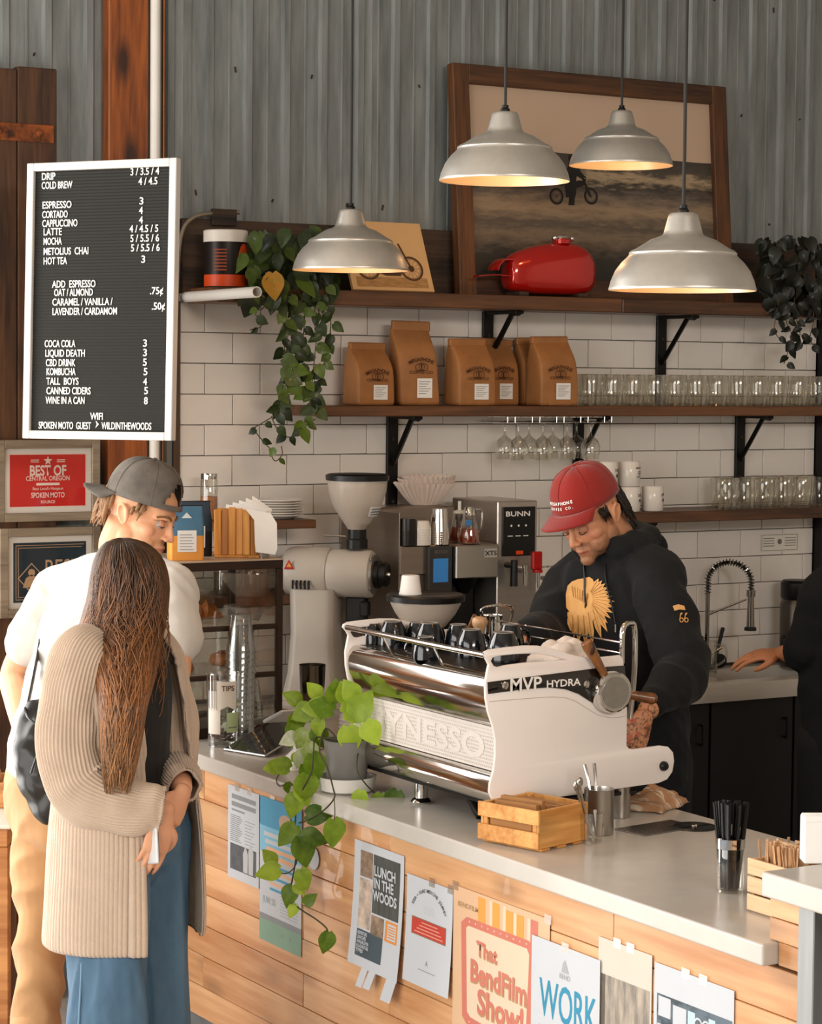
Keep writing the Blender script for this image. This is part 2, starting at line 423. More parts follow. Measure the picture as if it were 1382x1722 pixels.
# --- timber post, pipes, old door leaf on the left
m_post = wood('stained_post_timber', '5f2a0b', 'a4571b', 2, 3.0, .5, .03, 15, .25, knots=.95)
a, b = ony(183, 200, -.06), ony(250, 200, -.06)
structure(MB().box(a.x, b.x, -.06, -.004, 0, 4.3, .004).build('trim_5', m_post))
p = ony(261, 150, -.06)
t = thing('white_pipe', 'white painted vertical pipe beside the stained timber post', 'pipe', (p.x, -.06, 0))
MB().cyl((0, 0, 0), (0, 0, 4.3), .017, n=20).build('pipe', mat('white_paint', 'e2ddd5', .35, var=.04), t)
for z in (1.0, 2.55, 3.6): MB().box(-.03, .03, .0, .048, z-.012, z+.012, .002).build('clip', m_metal, t)
p = ony(275, 150, -.045)
t = thing('copper_pipe', 'thin copper pipe running up the wall next to the white pipe', 'pipe', (p.x, -.045, 0))
MB().cyl((0, 0, 0), (0, 0, 4.3), .0065, n=12).build('pipe', mat('dull_copper', '8a5a38', .4, metal=.8, var=.2), t)
for z in (1.2, 2.7, 3.5): MB().box(-.012, .012, .0, .036, z-.008, z+.008, .002).build('clip', m_metal, t)

m_old = wood('old_barn_timber', '2e1a0e', '5c3a20', 2, 3.0, .75, .1, 13, .5, knots=.5)
ph = ony(90, 120, -.035)
t = structure(bpy.data.objects.new('door_1', None)); COL.objects.link(t); t.location = (ph.x, -.035, 0)
x = 0.0
for i, w in enumerate((.135, .16, .145, .15, .16)):
    MB().box(x-w+.002, x, -.03, .02, 0, ph.z+(.004, -.006, .02, .01, .015)[i], .004).build('plank', m_old, t)
    x -= w
zz = ony(45, 225, -.035).z
MB().box(-.74, -.012, -.036, -.028, zz-.028, zz+.028, .002).build('rusted_strap', mat('rusted_iron', '9a5122', .8, metal=.2, dark='3a2012', scale=22, thr=(.35, .62), bump=.4), t)
for xx in (-.06, -.2, -.33): MB().ball((xx, -.037, zz), (.012, .008, .012), 10, 6).build('bolt', mat('rusted_iron'), t)
# ================================================================== COUNTERS
m_conc = mat('polished_concrete_top', 'c4bdb4', .22, var=.07, scale=5, bump=.03, bscale=30)
m_plank = wood('honey_maple_boards', 'b97b48', 'e0ae7e', 1, 2.2, .42, .14, 9, .12, knots=.35, coat=.15)
m_kick = mat('grey_kick_plate', '6f7375', .45, metal=.4, var=.2, scale=14)
# worktop: slab with a small notch round the end pillar
poly = [(BF, -3.56), (BB, -3.56), (BB, -.16), (BF, -.16)]
t = thing('bar_worktop', 'long polished grey concrete worktop under the white espresso machine', 'worktop', (0, 0, 0))
b = MB(); b.prism(poly, BAR-.045, BAR); o = b.build('slab', m_conc, t, smooth=0)
md = o.modifiers.new('bev', 'BEVEL'); md.width = .005; md.segments = 3; md.limit_method = 'ANGLE'
# body of the bar
t = thing('bar_counter', 'bar body clad in honey coloured maple boards under the concrete worktop', 'counter', (0, 0, 0))
MB().box(-.41, .22, -3.60, -.17, .005, BAR-.047).build('carcass', m_dark, t, smooth=0)
MB().box(-.422, -.412, -3.60, -.17, .003, .132).build('kick_plate', m_kick, t, smooth=0)
PX = -.43
zj = [.132]; 
while zj[-1] < .885: zj.append(min(zj[-1]+.0945, BAR-.047))
if zj[-1]-zj[-2] < .03: zj[-2] = zj[-1]; zj.pop()
rr = random.Random(3)
for r in range(len(zj)-1):
    ends = [-.17]+([-.93] if r % 2 else [-.93+.0])
    st = [-.915, -2.02, -3.0] if r % 2 else [-.5, -1.55, -2.55]
    ys = [-.17]+st+[-3.625]
    for i in range(len(ys)-1):
        dx = rr.uniform(-.0012, .0012)
        b = MB(); L = (ys[i]-ys[i+1])/2; H = (zj[r+1]-zj[r])/2
        b.box(-.009, .009, -L+.0006, L-.0006, -H+.0008, H-.0008, .0016)
        o = b.build('plank', m_plank, t, smooth=40); o.location = (PX+.009+dx, (ys[i]+ys[i+1])/2, (zj[r]+zj[r+1])/2)
# raised ledge nearest the camera
t = thing('raised_ledge', 'raised grey concrete ledge at the near end of the bar on a steel post', 'worktop', (0, -3.55, 0))
o = MB().box(-.468, .35, -.9, 0, 1.036, 1.086).build('slab', m_conc, t, smooth=0)
md = o.modifiers.new('bev', 'BEVEL'); md.width = .005; md.segments = 3; md.limit_method = 'ANGLE'
MB().box(-.436, -.40, -.125, -.077, 0, 1.036, .002).build('post', mat('brushed_grey_steel_post', '9a9b9a', .5, metal=.6, var=.15, stretch=(1, 1, .1), scale=20), t)
MB().box(-.3, -.28, -.9, -.1, 0, 1.036).build('shade_panel', m_dark, t, smooth=0)  # black sheet stands in for the shaded void under the ledge
# short boards that rise above the worktop to carry the raised ledge
for z0, z1 in ((BAR+.001, .9875), (.9875, 1.034)):
    b = MB().box(-.009, .009, -.046, .046, -(z1-z0)/2+.0008, (z1-z0)/2-.0008, .0016)
    o = b.build('plank', m_plank, t, smooth=40); o.location = (PX+.009, -.029, (z0+z1)/2)
o = MB().box(-.009, .009, -.0315, .0315, -.0235, .0235, .0016).build('plank', m_plank, t, smooth=40); o.location = (PX+.009, -.0435, BAR-.0225)
MB().box(-.411, .22, -.075, .016, BAR+.001, 1.034).build('upstand', m_dark, t, smooth=0)
# back counter under the tiles with the sink
t = thing('back_worktop', 'grey concrete worktop with undermount sink along the tiled wall', 'worktop', (0, 0, 0))
SX0, SX1, SY0, SY1 = 1.98, 2.55, -.36, -.1
shape([[(BB+.003, -.45), (2.675, -.45), (2.675, -.013), (BB+.003, -.013)], [(SX0, SY0), (SX0, SY1), (SX1, SY1), (SX1, SY0)]], BAR-.062, BAR+.004, 'slab', m_conc, t, None, .003)
MB().box(-.085, BB-.001, -.158, -.013, BAR-.045, BAR, .002).build('slab_end', m_conc, t)
b = MB(); m_steel = mat('brushed_steel', 'b9b6b0', .27, metal=1, var=.06, bump=.03, bscale=120)
b.box(SX0-.01, SX1+.01, SY0-.01, SY1+.01, BAR-.25, BAR-.24).box(SX0-.01, SX0-.004, SY0, SY1, BAR-.25, BAR-.063).box(SX1+.004, SX1+.01, SY0, SY1, BAR-.25, BAR-.063)
b.box(SX0, SX1, SY0-.01, SY0-.004, BAR-.25, BAR-.063).box(SX0, SX1, SY1+.004, SY1+.01, BAR-.25, BAR-.063).build('sink_bowl', m_steel, t)
t = thing('back_cabinet', 'black base cabinets under the grey worktop along the tiled wall', 'cabinet', (0, 0, 0))
MB().box(BB+.01, 2.67, -.40, -.02, .08, BAR-.255).box(BB+.01, 1.95, -.40, -.02, BAR-.255, BAR-.064).box(2.58, 2.67, -.40, -.02, BAR-.255, BAR-.064).build('carcass', m_dark, t, smooth=0)
x = BB+.02
while x < 2.6:
    d = MB().box(0, .385, -.018, 0, 0, .775, .002).build('door', m_dark, t); d.location = (x, -.401, .1)
    h = MB().cyl((.34, -.04, .62), (.34, -.04, .70), .005).cyl((.34, -.04, .625), (.34, -.018, .625), .004).cyl((.34, -.04, .695), (.34, -.018, .695), .004).build('handle', m_black, d)
    x += .395
t = thing('darkening_mat', 'black mat added to keep the floor behind the bar dark', 'mat', (0, 0, 0))
MB().box(.26, 2.6, -3.3, -.46, .001, .014, .004).build('mat', mat('darkening_black', '0e0e0e', .8), t)  # added so that the area behind the bar stays dark
# ================================================================== WALL SHELVES
m_shelf = wood('walnut_shelf_board', '38200f', '6c4425', 0, 2.6, .45, .08, 12, .2, coat=.1)
def bracket(par, x, z, dep, drop):
    """black flat steel bracket: wall bar, arm under the board, diagonal strut"""
    b = MB()
    b.box(x-.022, x+.022, -.026, -.012, z-drop, z, .002)
    b.box(x-.018, x+.018, -dep, -.026, z-.012, z-.0005, .002)
    o = b.build('bracket', m_black, par)
    d = MB(); p0 = Vector((x, -.024, z-drop*.52)); p1 = Vector((x, -dep*.78, z-.012))
    d.tube([p0, p1, p1+Vector((0, -.045, 0))], [(.008, .013)]*3, 4).build('strut', m_black, o, smooth=0)
    for k in (.25, .9): MB().cyl((x, -.03, z-drop*k), (x, -.026, z-drop*k), .006, n=8).build('bolt', m_screw, o)
def shelf(label, x0, x1, z0, z1, dep, brs, drop=.33, joint=None):
    t = thing('wall_shelf', label, 'shelf', (0, 0, 0))
    if joint:
        MB().box(x0, joint-.001, -dep, -.046, z0, z1, .003).build('board', m_shelf, t)
        MB().box(joint+.001, x1, -dep, -.046, z0, z1, .003).build('board', m_shelf, t)
    else: MB().box(x0, x1, -dep, -.014, z0, z1, .003).build('board', m_shelf, t)
    for x in brs: bracket(t, x, z0, dep-.05, drop)
    return t
US, MS, LS = 2.345, 1.957, 1.568
shelf('long top wall shelf of dark wood carrying the red fuel tank and framed photo', -.085, 2.66, US-.05, US, .28, (1.125, 1.905), .35, 1.535)
shelf('middle wall shelf of dark wood carrying kraft coffee bags and a row of glasses', .305, 2.66, MS-.036, MS, .25, (.729, 1.53, 2.292), .34)
shelf('lower wall shelf of dark wood carrying white mugs and glasses', 1.44, 2.66, LS-.04, LS, .25, (1.75,), .3)
shelf('short upper wall shelf of dark wood carrying the stack of plates', -.08, .303, 1.545, 1.574, .25, (.15,), .30)
shelf('short lower wall shelf of dark wood carrying lidded glass jars', -.08, .300, 1.292, 1.324, .25, (.15,), .30)

# ---------------------------------------------------------------- kraft coffee bags
m_kraft = mat('brown_kraft_paper', '9c683a', .62, var=.16, scale=9, bump=.25, bscale=26)
m_print = mat('dark_brown_ink', '4a2a12', .8)
m_label = mat('white_sticker', 'e8e6e2', .5, var=.02)
m_txt = mat('grey_print', '77736e', .8)
def rrect(w, d, r, n=3, cx=0, cy=0):
    pts = []
    for k, (sx, sy) in enumerate(((1, 1), (-1, 1), (-1, -1), (1, -1))):
        for j in range(n+1):
            a = pi/2*(k+j/n); pts.append((cx+sx*(w/2-r)+r*math.cos(a), cy+sy*(d/2-r)+r*math.sin(a)))
    return pts
def coffee_bag(label, loc, rz, w, d, h, fold, seed, lean=0.0):
    rd = random.Random(seed)
    t = thing('coffee_bag', label, 'coffee bag', loc, rz, 'kraft coffee bags on the middle shelf')
    rings = []
    prof = [(0, 1.0, 1.0, 0), (.015, 1.02, 1.03, 0), (.25, 1.0, 1.03, .0), (.5, 1.0, 1.0, 0), (.66, .99, .92, .004), (.78, .98, .70, .010), (.90, .975, .40, .018), (.97, .97, .17, .02), (1.0, .965, .12, .018)]
    for z, kw, kd, oy in prof:
        ring = []
        for (x, y) in rrect(w*kw, d*kd, min(.012, d*kd*.4), 3):
            j = rd.uniform(-.0018, .0018)
            ring.append((x+j+lean*z*.06, y+oy+j, z*h))
        rings.append(ring)
    MB().loft(rings).build('bag', m_kraft, t, smooth=28, sub=1)
    # rolled top
    b = MB(); b.box(-w*.48, w*.48, d*.0-.012+.018, .028, h-.016, h+.008+fold, .004)
    o = b.build('folded_top', m_kraft, t); o.rotation_euler = (0, .03*rd.uniform(-1, 1), 0); o.location = (lean*.06, 0, 0)
    F = frame((0, -d*.515-.0012, 0), (1, 0, 0), (0, 0, 1), (0, -1, 0))
    def P(nm, poly, m, z=.0): return MB().prism(poly, z, z+.0006, 0, F).build(nm, m, t, smooth=0)
    lw = w*.19
    P('label', rect(.0-lw*.9+.01, h*.10, lw*1.1+.01, h*.345), m_label)
    for k in range(6): P('label_print', rect(-lw*.7+.01, h*(.30-.03*k), lw*(.9-.3*(k % 3))+.01, h*(.307-.03*k)), m_txt, .0007)
    U = frame((0, -d*.505-.004, 0), (1, 0, 0), (0, -.0, 1), (0, -1, 0))
    word = 'MEGAPHONE'
    for i, ch in enumerate(word):
        a = (i-4)*.115
        text('lettering', ch, .017, w*.6*math.sin(a), h*.565+w*.6*(math.cos(a)-1), m_print, t, .0, .02, 'CENTER', 1.1, -a, T=U)
    text('lettering', 'COFFEE CO.', .014, 0, h*.405, m_print, t, 0, .01, 'CENTER', 1.2, T=U)
    em = MB()
    def ringp(cx, cy, r0, r1, rx=1.0):
        n = 20
        em.add([(cx+r0*rx*math.cos(2*pi*i/n), cy+r0*math.sin(2*pi*i/n), 0) for i in range(n)]+[(cx+r1*rx*math.cos(2*pi*i/n), cy+r1*math.sin(2*pi*i/n), 0) for i in range(n)],
               [(i, (i+1) % n, n+(i+1) % n, n+i) for i in range(n)], 0, U)
    ringp(-.011, h*.485, .011, .0132); ringp(.011, h*.485, .011, .0132); ringp(0, h*.49, .013, .0152, .75)
    em.add([(-.0015, h*.45, 0), (.0015, h*.45, 0), (.0015, h*.53, 0), (-.0015, h*.53, 0)], [(0, 1, 2, 3)], 0, U)
    em.build('emblem', m_print, t, smooth=0, recalc=False)
    return t
YB = -.135
for lab, px, rz, w, d, h, fold, dy, ln in (
    ('kraft coffee bag at the left end of the row, short with a slack top', 620, .10, .155, .10, .205, .004, 0, 0),
    ('tallest kraft coffee bag, leaning with its top rolled upright', 698, -.12, .150, .10, .275, .012, .0, -.3),
    ('kraft coffee bag third from left overlapping the one behind its right side', 790, .06, .160, .10, .225, .004, -.045, 0),
    ('kraft coffee bag half hidden behind the third bag from left', 834, .05, .150, .085, .228, .004, .06, 0),
    ('kraft coffee bag mostly hidden behind the rightmost bag, only its side showing', 900, .0, .150, .085, .235, .004, .065, .0),
    ('rightmost kraft coffee bag beside the row of glasses, creased at its top left', 928, .02, .165, .10, .238, .004, -.045, 0)):
    p = ony(px, 650, YB+dy); coffee_bag(lab, (p.x, YB+dy, MS), rz, w, d, h, fold, px, ln)

# ---------------------------------------------------------------- glasses and mugs
m_glass = thin_glass('clear_glass', 'f2f1ec', .03, .07, .7)
def tumbler(h, r0, r1, w=.0028, base=.012):
    return [(0, base*.8), (r0*.85, base*.8), (r0*.95, 0), (r0, .003), (r1, h-.002), (r1-.001, h), (r1-.0025, h-.001), (r1-.002, h-.004)]
g_tall = MB().lathe(tumbler(.115, .034, .0415), 20); me_glass = mesh_of('glass', g_tall.v, g_tall.f, m_glass, None, 50)
def row(me, n0, x0, x1, y, z, label, cat, group, jit=.004):
    for i in range(n0):
        o = bpy.data.objects.new('drinking_glass', me); COL.objects.link(o)
        o.location = (x0+(x1-x0)*i/(n0-1)+R_.uniform(-jit, jit), y+R_.uniform(-jit, jit), z+.0005)
        props(o, label % ORD[i], cat, group)
a = ony(995, 680, -.2).x
row(me_glass, 13, a, 2.62, -.195, MS, '%s clear tumbler from the coffee bags in the front row on the middle shelf', 'glass', 'front row of tumblers on the middle shelf')
row(me_glass, 12, a+.06, 2.60, -.09, MS, '%s clear tumbler from the coffee bags in the back row on the middle shelf', 'glass', 'back row of tumblers on the middle shelf')
a = ony(1222, 850, -.2).x
row(me_glass, 6, a, 2.55, -.195, LS, '%s clear tumbler from the white mugs in the front row on the lower shelf', 'glass', 'front row of tumblers on the lower shelf')
row(me_glass, 6, a+.05, 2.56, -.09, LS, '%s clear tumbler from the white mugs in the back row on the lower shelf', 'glass', 'back row of tumblers on the lower shelf')

m_mug = mat('white_glazed_stoneware', 'e6dfd5', .18, var=.02)
m_ink = mat('black_ink', '191613', .7)
def mug(label, loc, rz, kind):
    t = thing('mug', label, 'mug', loc, rz, 'white mugs stacked on the lower shelf')
    h, r = .092, .0405
    MB().lathe([(0, 0), (r*.9, 0), (r, .004), (r, h-.002), (r-.002, h), (r-.004, h-.002), (r-.004, .006), (0, .006)], 28).build('cup', m_mug, t, smooth=50)
    pts = [(r-.003, 0, .072), (r+.02, 0, .074), (r+.03, 0, .05), (r+.018, 0, .022), (r-.003, 0, .02)]
    MB().tube(spline(pts, 5), (.0045, .007), 8).build('handle', m_mug, t)
    def wrap(s, size, z, a0, nm='lettering'):
        for i, ch in enumerate(s):
            a = a0+(i-(len(s)-1)/2)*size*.72/r
            T = frame(((r+.0006)*math.sin(a), -(r+.0006)*math.cos(a), z), (math.cos(a), math.sin(a), 0), (0, 0, 1), (math.sin(a), -math.cos(a), 0))
            text(nm, ch, size, 0, 0, m_ink, t, 0, .03, 'CENTER', T=T)
    if kind == 0:
        wrap('MEGAPHONE', .009, .066, 0); wrap('C&B', .017, .045, 0, 'emblem'); wrap('COFFEE CO.', .007, .034, 0)
    else:
        wrap('SPOKEN', .015, .056, 0); wrap('MOTO', .017, .036, 0)
    return t
def mg(px, y, dz, lab, rz, k):
    p = ony(px, 850, y); mug(lab, (p.x, y, LS+dz), rz, k)
mg(1027, -.10, .0005, 'white mug in the lower row behind the red cap', 1.03, 1)
mg(1058, -.195, .0005, 'white mug in the middle of the lower row', 1.03, 1)
mg(1097, -.195, .0005, 'white mug at the right end of the lower row', 1.03, 1)
mg(990, -.11, .0935, 'white mug at the left end of the upper row', 1.03, 1)
mg(1019, -.20, .0935, 'white mug in the middle of the upper row', 1.03, 1)
mg(1057, -.195, .0935, 'white mug with small crest print on top of the stack', 0.75, 0)
mg(1013, -.195, .0005, 'white mug at the left end of the lower row under the stack', 1.03, 1)

# ---------------------------------------------------------------- stemware rack
m_chrome = mat('polished_chrome', 'dcdad6', .06, metal=1)
x0, x1 = ony(850, 705, -.2).x, ony(1012, 705, -.2).x
t = thing('stemware_rack', 'chrome wire stemware rack fixed under the middle shelf', 'rack', ((x0+x1)/2, 0, MS-.036))
L = (x1-x0)/2
for k in range(5):
    xx = -L+2*L*k/4
    MB().tube([(xx-.016, -.24, -.002), (xx-.016, -.24, -.022), (xx-.016, -.03, -.022), (xx+.016, -.03, -.022), (xx+.016, -.24, -.022), (xx+.016, -.24, -.002)], .0022, 6).build('rail', m_chrome, t)
MB().cyl((-L, -.08, -.004), (L, -.08, -.004), .0025, n=6).build('crossbar', m_chrome, t)
MB().cyl((-L, -.2, -.004), (L, -.2, -.004), .0025, n=6).build('crossbar', m_chrome, t)
cup = [(.033, 0), (.033, .0022), (.006, .006), (.0035, .012), (.0035, .045), (.008, .052), (.026, .066), (.036, .088), (.034, .115), (.030, .135), (.029, .134)]
wg = MB().lathe([(0, 0)]+cup, 20); me_wine = mesh_of('wine_glass', wg.v, wg.f, m_glass, None, 60)
for k in range(4):
    xx = (x0+x1)/2-L+2*L*(k+.5)/4
    for j, yy in enumerate((-.205, -.115)):
        o = bpy.data.objects.new('wine_glass', me_wine); COL.objects.link(o); o.location = (xx, yy, MS-.036-.0215); o.rotation_euler = (pi, 0, .3*k)
        props(o, '%s upturned wine glass from the left hanging in the %s of the wire rack' % (ORD[k], ('front', 'back')[j]), 'wine glass', ('front wine glasses in the rack', 'back wine glasses in the rack')[j])
# ================================================================== PENDANT LAMPS
m_alu = mat('galvanised_lamp_shade', 'c9c4bc', .38, metal=.75, var=.10, scale=9, bump=.05, bscale=60)
m_alu_in = mat('satin_shade_inside', 'd8c3a4', .4, metal=.5)
m_cord = mat('dark_cloth_cord', '2c2825', .7)
m_bulb = mat('warm_glowing_bulb', 'ffdca8', .2, emit='ffb45a', estr=6)
CE = 4.3
prof = [(.1725, 0), (.1735, .003), (.172, .007), (.168, .022), (.158, .046), (.143, .066), (.130, .078), (.126, .083), (.1265, .088), (.121, .093), (.108, .099), (.094, .108), (.076, .119), (.056, .126), (.050, .129), (.046, .134), (.0445, .140), (.036, .172), (.034, .178), (.030, .1815), (.013, .183)]
def lamp(label, loc):
    t = thing('pendant_lamp', label, 'pendant lamp', loc, 0, 'galvanised pendant lamps above the bar')
    inner = [(r-.0015, z-.0012) for r, z in prof[2:]]
    MB().lathe(prof, 56).build('shade', m_alu, t, smooth=45, recalc=False)
    MB().lathe([(.1722, .0005)]+inner, 56).build('shade_lining', m_alu_in, t, smooth=60, recalc=False)
    MB().lathe([(.013, .182), (.013, .188), (.009, .193), (.009, .200), (.0, .200)], 16).build('cord_grip', m_black, t)
    L = CE-loc[2]-.02
    MB().cyl((0, 0, .198), (0, 0, L), .0042, n=8).build('cord', m_cord, t)
    MB().lathe([(.0, L-.028), (.02, L-.026), (.055, L-.004), (.06, L+.02), (0, L+.02)], 24).build('ceiling_rose', m_alu, t)
    so = MB().lathe([(0, .165), (.02, .165), (.02, .100), (.016, .098), (0, .098)], 16).build('lamp_holder', mat('ivory_porcelain', 'd8cfc0', .3), t)
    MB().lathe([(.0, .030), (.012, .032), (.024, .042), (.029, .058), (.026, .072), (.016, .088), (.013, .098), (0, .098)], 20).build('bulb', m_bulb, so, smooth=60)
    li = bpy.data.lights.new('bulb_light', 'POINT'); li.energy = 2.0; li.color = (1.0, .56, .24); li.shadow_soft_size = .03
    lo = bpy.data.objects.new('bulb_light', li); COL.objects.link(lo); lo.parent = t; lo.location = (0, 0, .02)
for px, py, w, lab in ((848, 305, 219, 'galvanised pendant lamp hanging before the left part of the framed desert photo'),
                       (1044, 279, 174, 'smallest looking galvanised pendant lamp, hanging before the middle of the framed photo'),
                       (1147, 489, 247, 'largest looking galvanised pendant lamp, lowest on the right over the red tank'),
                       (589, 455, 194, 'leftmost galvanised pendant lamp, hanging before the small motorcycle print')):
    p = ond(px, py, FPX*.345/w); lamp(lab, (p.x, p.y, p.z))
# ================================================================== THINGS ON THE WALL AND TOP SHELF
m_paper = mat('warm_white_paper', 'e9e2d6', .7, var=.03)
# ---------------------------------------------------------------- letter board
dl, dr = 7.02, 6.815
TLp, TRp, BLp = ond(40, 276, dl), ond(288, 266, dr), ond(47, 737, dl); BRp = ond(301, 741, dr)
ux = ((BRp-BLp)+(TRp-TLp))/2; W_ = ux.length; ux.normalize(); vy = ((TLp-BLp)+(TRp-BRp))/2; H_ = vy.length
vy = (vy-ux*vy.dot(ux)).normalized(); nz = ux.cross(vy); O = (TLp+TRp+BLp+BRp)/4-ux*W_/2-vy*H_/2
t = thing('letter_board', 'large black felt letter board with the drinks menu in a white frame', 'menu board', M=frame(O, ux, vy, nz))
m_felt = None
m, nt, b_ = _nt('grooved_black_felt'); m_felt = m
tc = nt.nodes.new('ShaderNodeTexCoord'); sp = nt.nodes.new('ShaderNodeSeparateXYZ'); nt.links.new(tc.outputs['Object'], sp.inputs[0])
ma = nt.nodes.new('ShaderNodeMath'); ma.operation = 'MULTIPLY'; ma.inputs[1].default_value = 2*pi/.0095; nt.links.new(sp.outputs['Y'], ma.inputs[0])
si = nt.nodes.new('ShaderNodeMath'); si.operation = 'SINE'; nt.links.new(ma.outputs[0], si.inputs[0])
bp = nt.nodes.new('ShaderNodeBump'); bp.inputs['Strength'].default_value = .8; bp.inputs['Distance'].default_value = .002
nt.links.new(si.outputs[0], bp.inputs['Height']); nt.links.new(bp.outputs[0], b_.inputs['Normal'])
b_.inputs['Base Color'].default_value = lin('1a1914'); b_.inputs['Roughness'].default_value = .85
m_wframe = mat('white_lacquered_frame', 'cfc9c2', .4, var=.02)
fw = .024
MB().box(fw*.8, W_-fw*.8, fw*.8, H_-fw*.8, -.012, -.004).build('felt_panel', m_felt, t, smooth=0)
for nm, (x0, x1, y0, y1) in (('frame_bar', (0, fw, 0, H_)), ('frame_bar', (W_-fw, W_, 0, H_)), ('frame_bar', (fw, W_-fw, H_-fw, H_)), ('frame_bar', (fw, W_-fw, 0, fw))):
    MB().box(x0, x1, y0, y1, -.02, .008, .002).build(nm, m_wframe, t)
m_letter = mat('white_plastic_letters', 'f2efe9', .4)
def bx(px, py):
    """board coordinates of a pixel"""
    v = ray(px, py); k = (O-CAM).dot(nz)/v.dot(nz); q = CAM+v*k-O; return q.dot(ux), q.dot(vy)
ROWS = [('DRIP', 69, 301), ('COLD BREW', 69, 316), ('ESPRESSO', 70, 349), ('CORTADO', 70, 365), ('CAPPUCCINO', 70, 380), ('LATTE', 72, 394), ('MOCHA', 72, 410), ('METOLIUS  CHAI', 72, 427), ('HOT TEA', 72, 443),
        ('ADD  ESPRESSO', 87, 482), ('OAT / ALMOND', 90, 496), ('CARAMEL / VANILLA /', 87, 512), ('LAVENDER / CARDAMOM', 87, 528),
        ('COCA COLA', 74, 582), ('LIQUID DEATH', 75, 598), ('CBD DRINK', 76, 614), ('KOMBUCHA', 77, 629), ('TALL  BOYS', 77, 645), ('CANNED CIDERS', 77, 661), ('WINE IN A CAN', 76, 677),
        ('WIFI', 151, 704), ('SPOKEN MOTO  GUEST', 64, 719), ('WILDINTHEWOODS', 170, 720),
        ('3 / 3.5 / 4', 218, 293), ('4 / 4.5', 232, 309), ('3', 233, 342), ('4', 233, 358), ('4', 233, 374), ('4 / 4.5 / 5', 217, 389), ('5 / 5.5 / 6', 218, 405), ('5 / 5.5 / 6', 219, 421), ('3', 236, 440),
        ('.75\u00a2', 251, 493), ('.50\u00a2', 254, 519), ('3', 239, 581), ('3', 239, 597), ('5', 239, 613), ('5', 240, 629), ('4', 240, 646), ('5', 241, 661), ('8', 241, 678)]
for s, px, py in ROWS:
    u, v = bx(px, py)
    nch = sum(.45 if c_ in ' .' else (.7 if c_ in 'I/1' else 1) for c_ in s)
    text('lettering', s, .0305, u, v-.003, m_letter, t, -.0032, .007, 'LEFT', 1, extr=.0012, fitw=nch*(.0112 if 'GUEST' in s else .0127))
u, v = bx(160, 715); MB().prism([(u, v-.008), (u+.011, v+.003), (u, v+.014), (u+.004, v+.003)], -.0035, -.002).build('arrow', m_letter, t, smooth=0)
for yy in (.12, H_-.12): MB().cyl((W_*.55, yy, -.02), (W_*.55-.1, yy, -.24), .01, n=10).build('standoff', m_black, t)
# hanging arm of the board
t2 = thing('wall_bracket', 'bent grey conduit pipe beside the letter board', 'pipe', (0, 0, 0))
pts = [ony(402, 357, -.055), ony(345, 360, -.055), ony(322, 368, -.055), ony(308, 385, -.055), ony(301, 420, -.055), ony(298, 480, -.055), ony(295, 545, -.055)]
MB().tube(spline(pts, 6), .0075, 10).build('pipe', mat('dull_zinc_conduit', '8f8170', .45, metal=.6, var=.15), t2)
pp = ony(375, 362, -.05); MB().box(pp.x-.045, pp.x+.045, -.066, -.0465, pp.z-.035, pp.z+.02, .002).build('mounting_block', m_beam, t2)
t2 = thing('white_tube', 'white open ended metal tube sticking out below the top shelf', 'tube', (0, 0, 0))
q0 = onx(300, 503, -.088); q1 = onx(432, 491, -.088)
ax = Vector((-.088, q1.y, q1.z)); ax0 = Vector((-.088, q0.y, q1.z-.004))
MB().tube([ax0, ax], .0175, 20, caps=False).tube([ax0, ax], .0145, 20, caps=False).add([tuple(ax+Vector((r*math.cos(2*pi*i/20), 0, r*math.sin(2*pi*i/20)))) for r in (.0175, .0145) for i in range(20)], [(i, (i+1) % 20, 20+(i+1) % 20, 20+i) for i in range(20)]).build('tube', mat('white_paint'), t2)
MB().cyl((-.088, ax0.y+.005, ax0.z), (-.088, -.03, ax0.z), .009, n=10).build('holder', mat('dull_zinc_conduit'), t2)

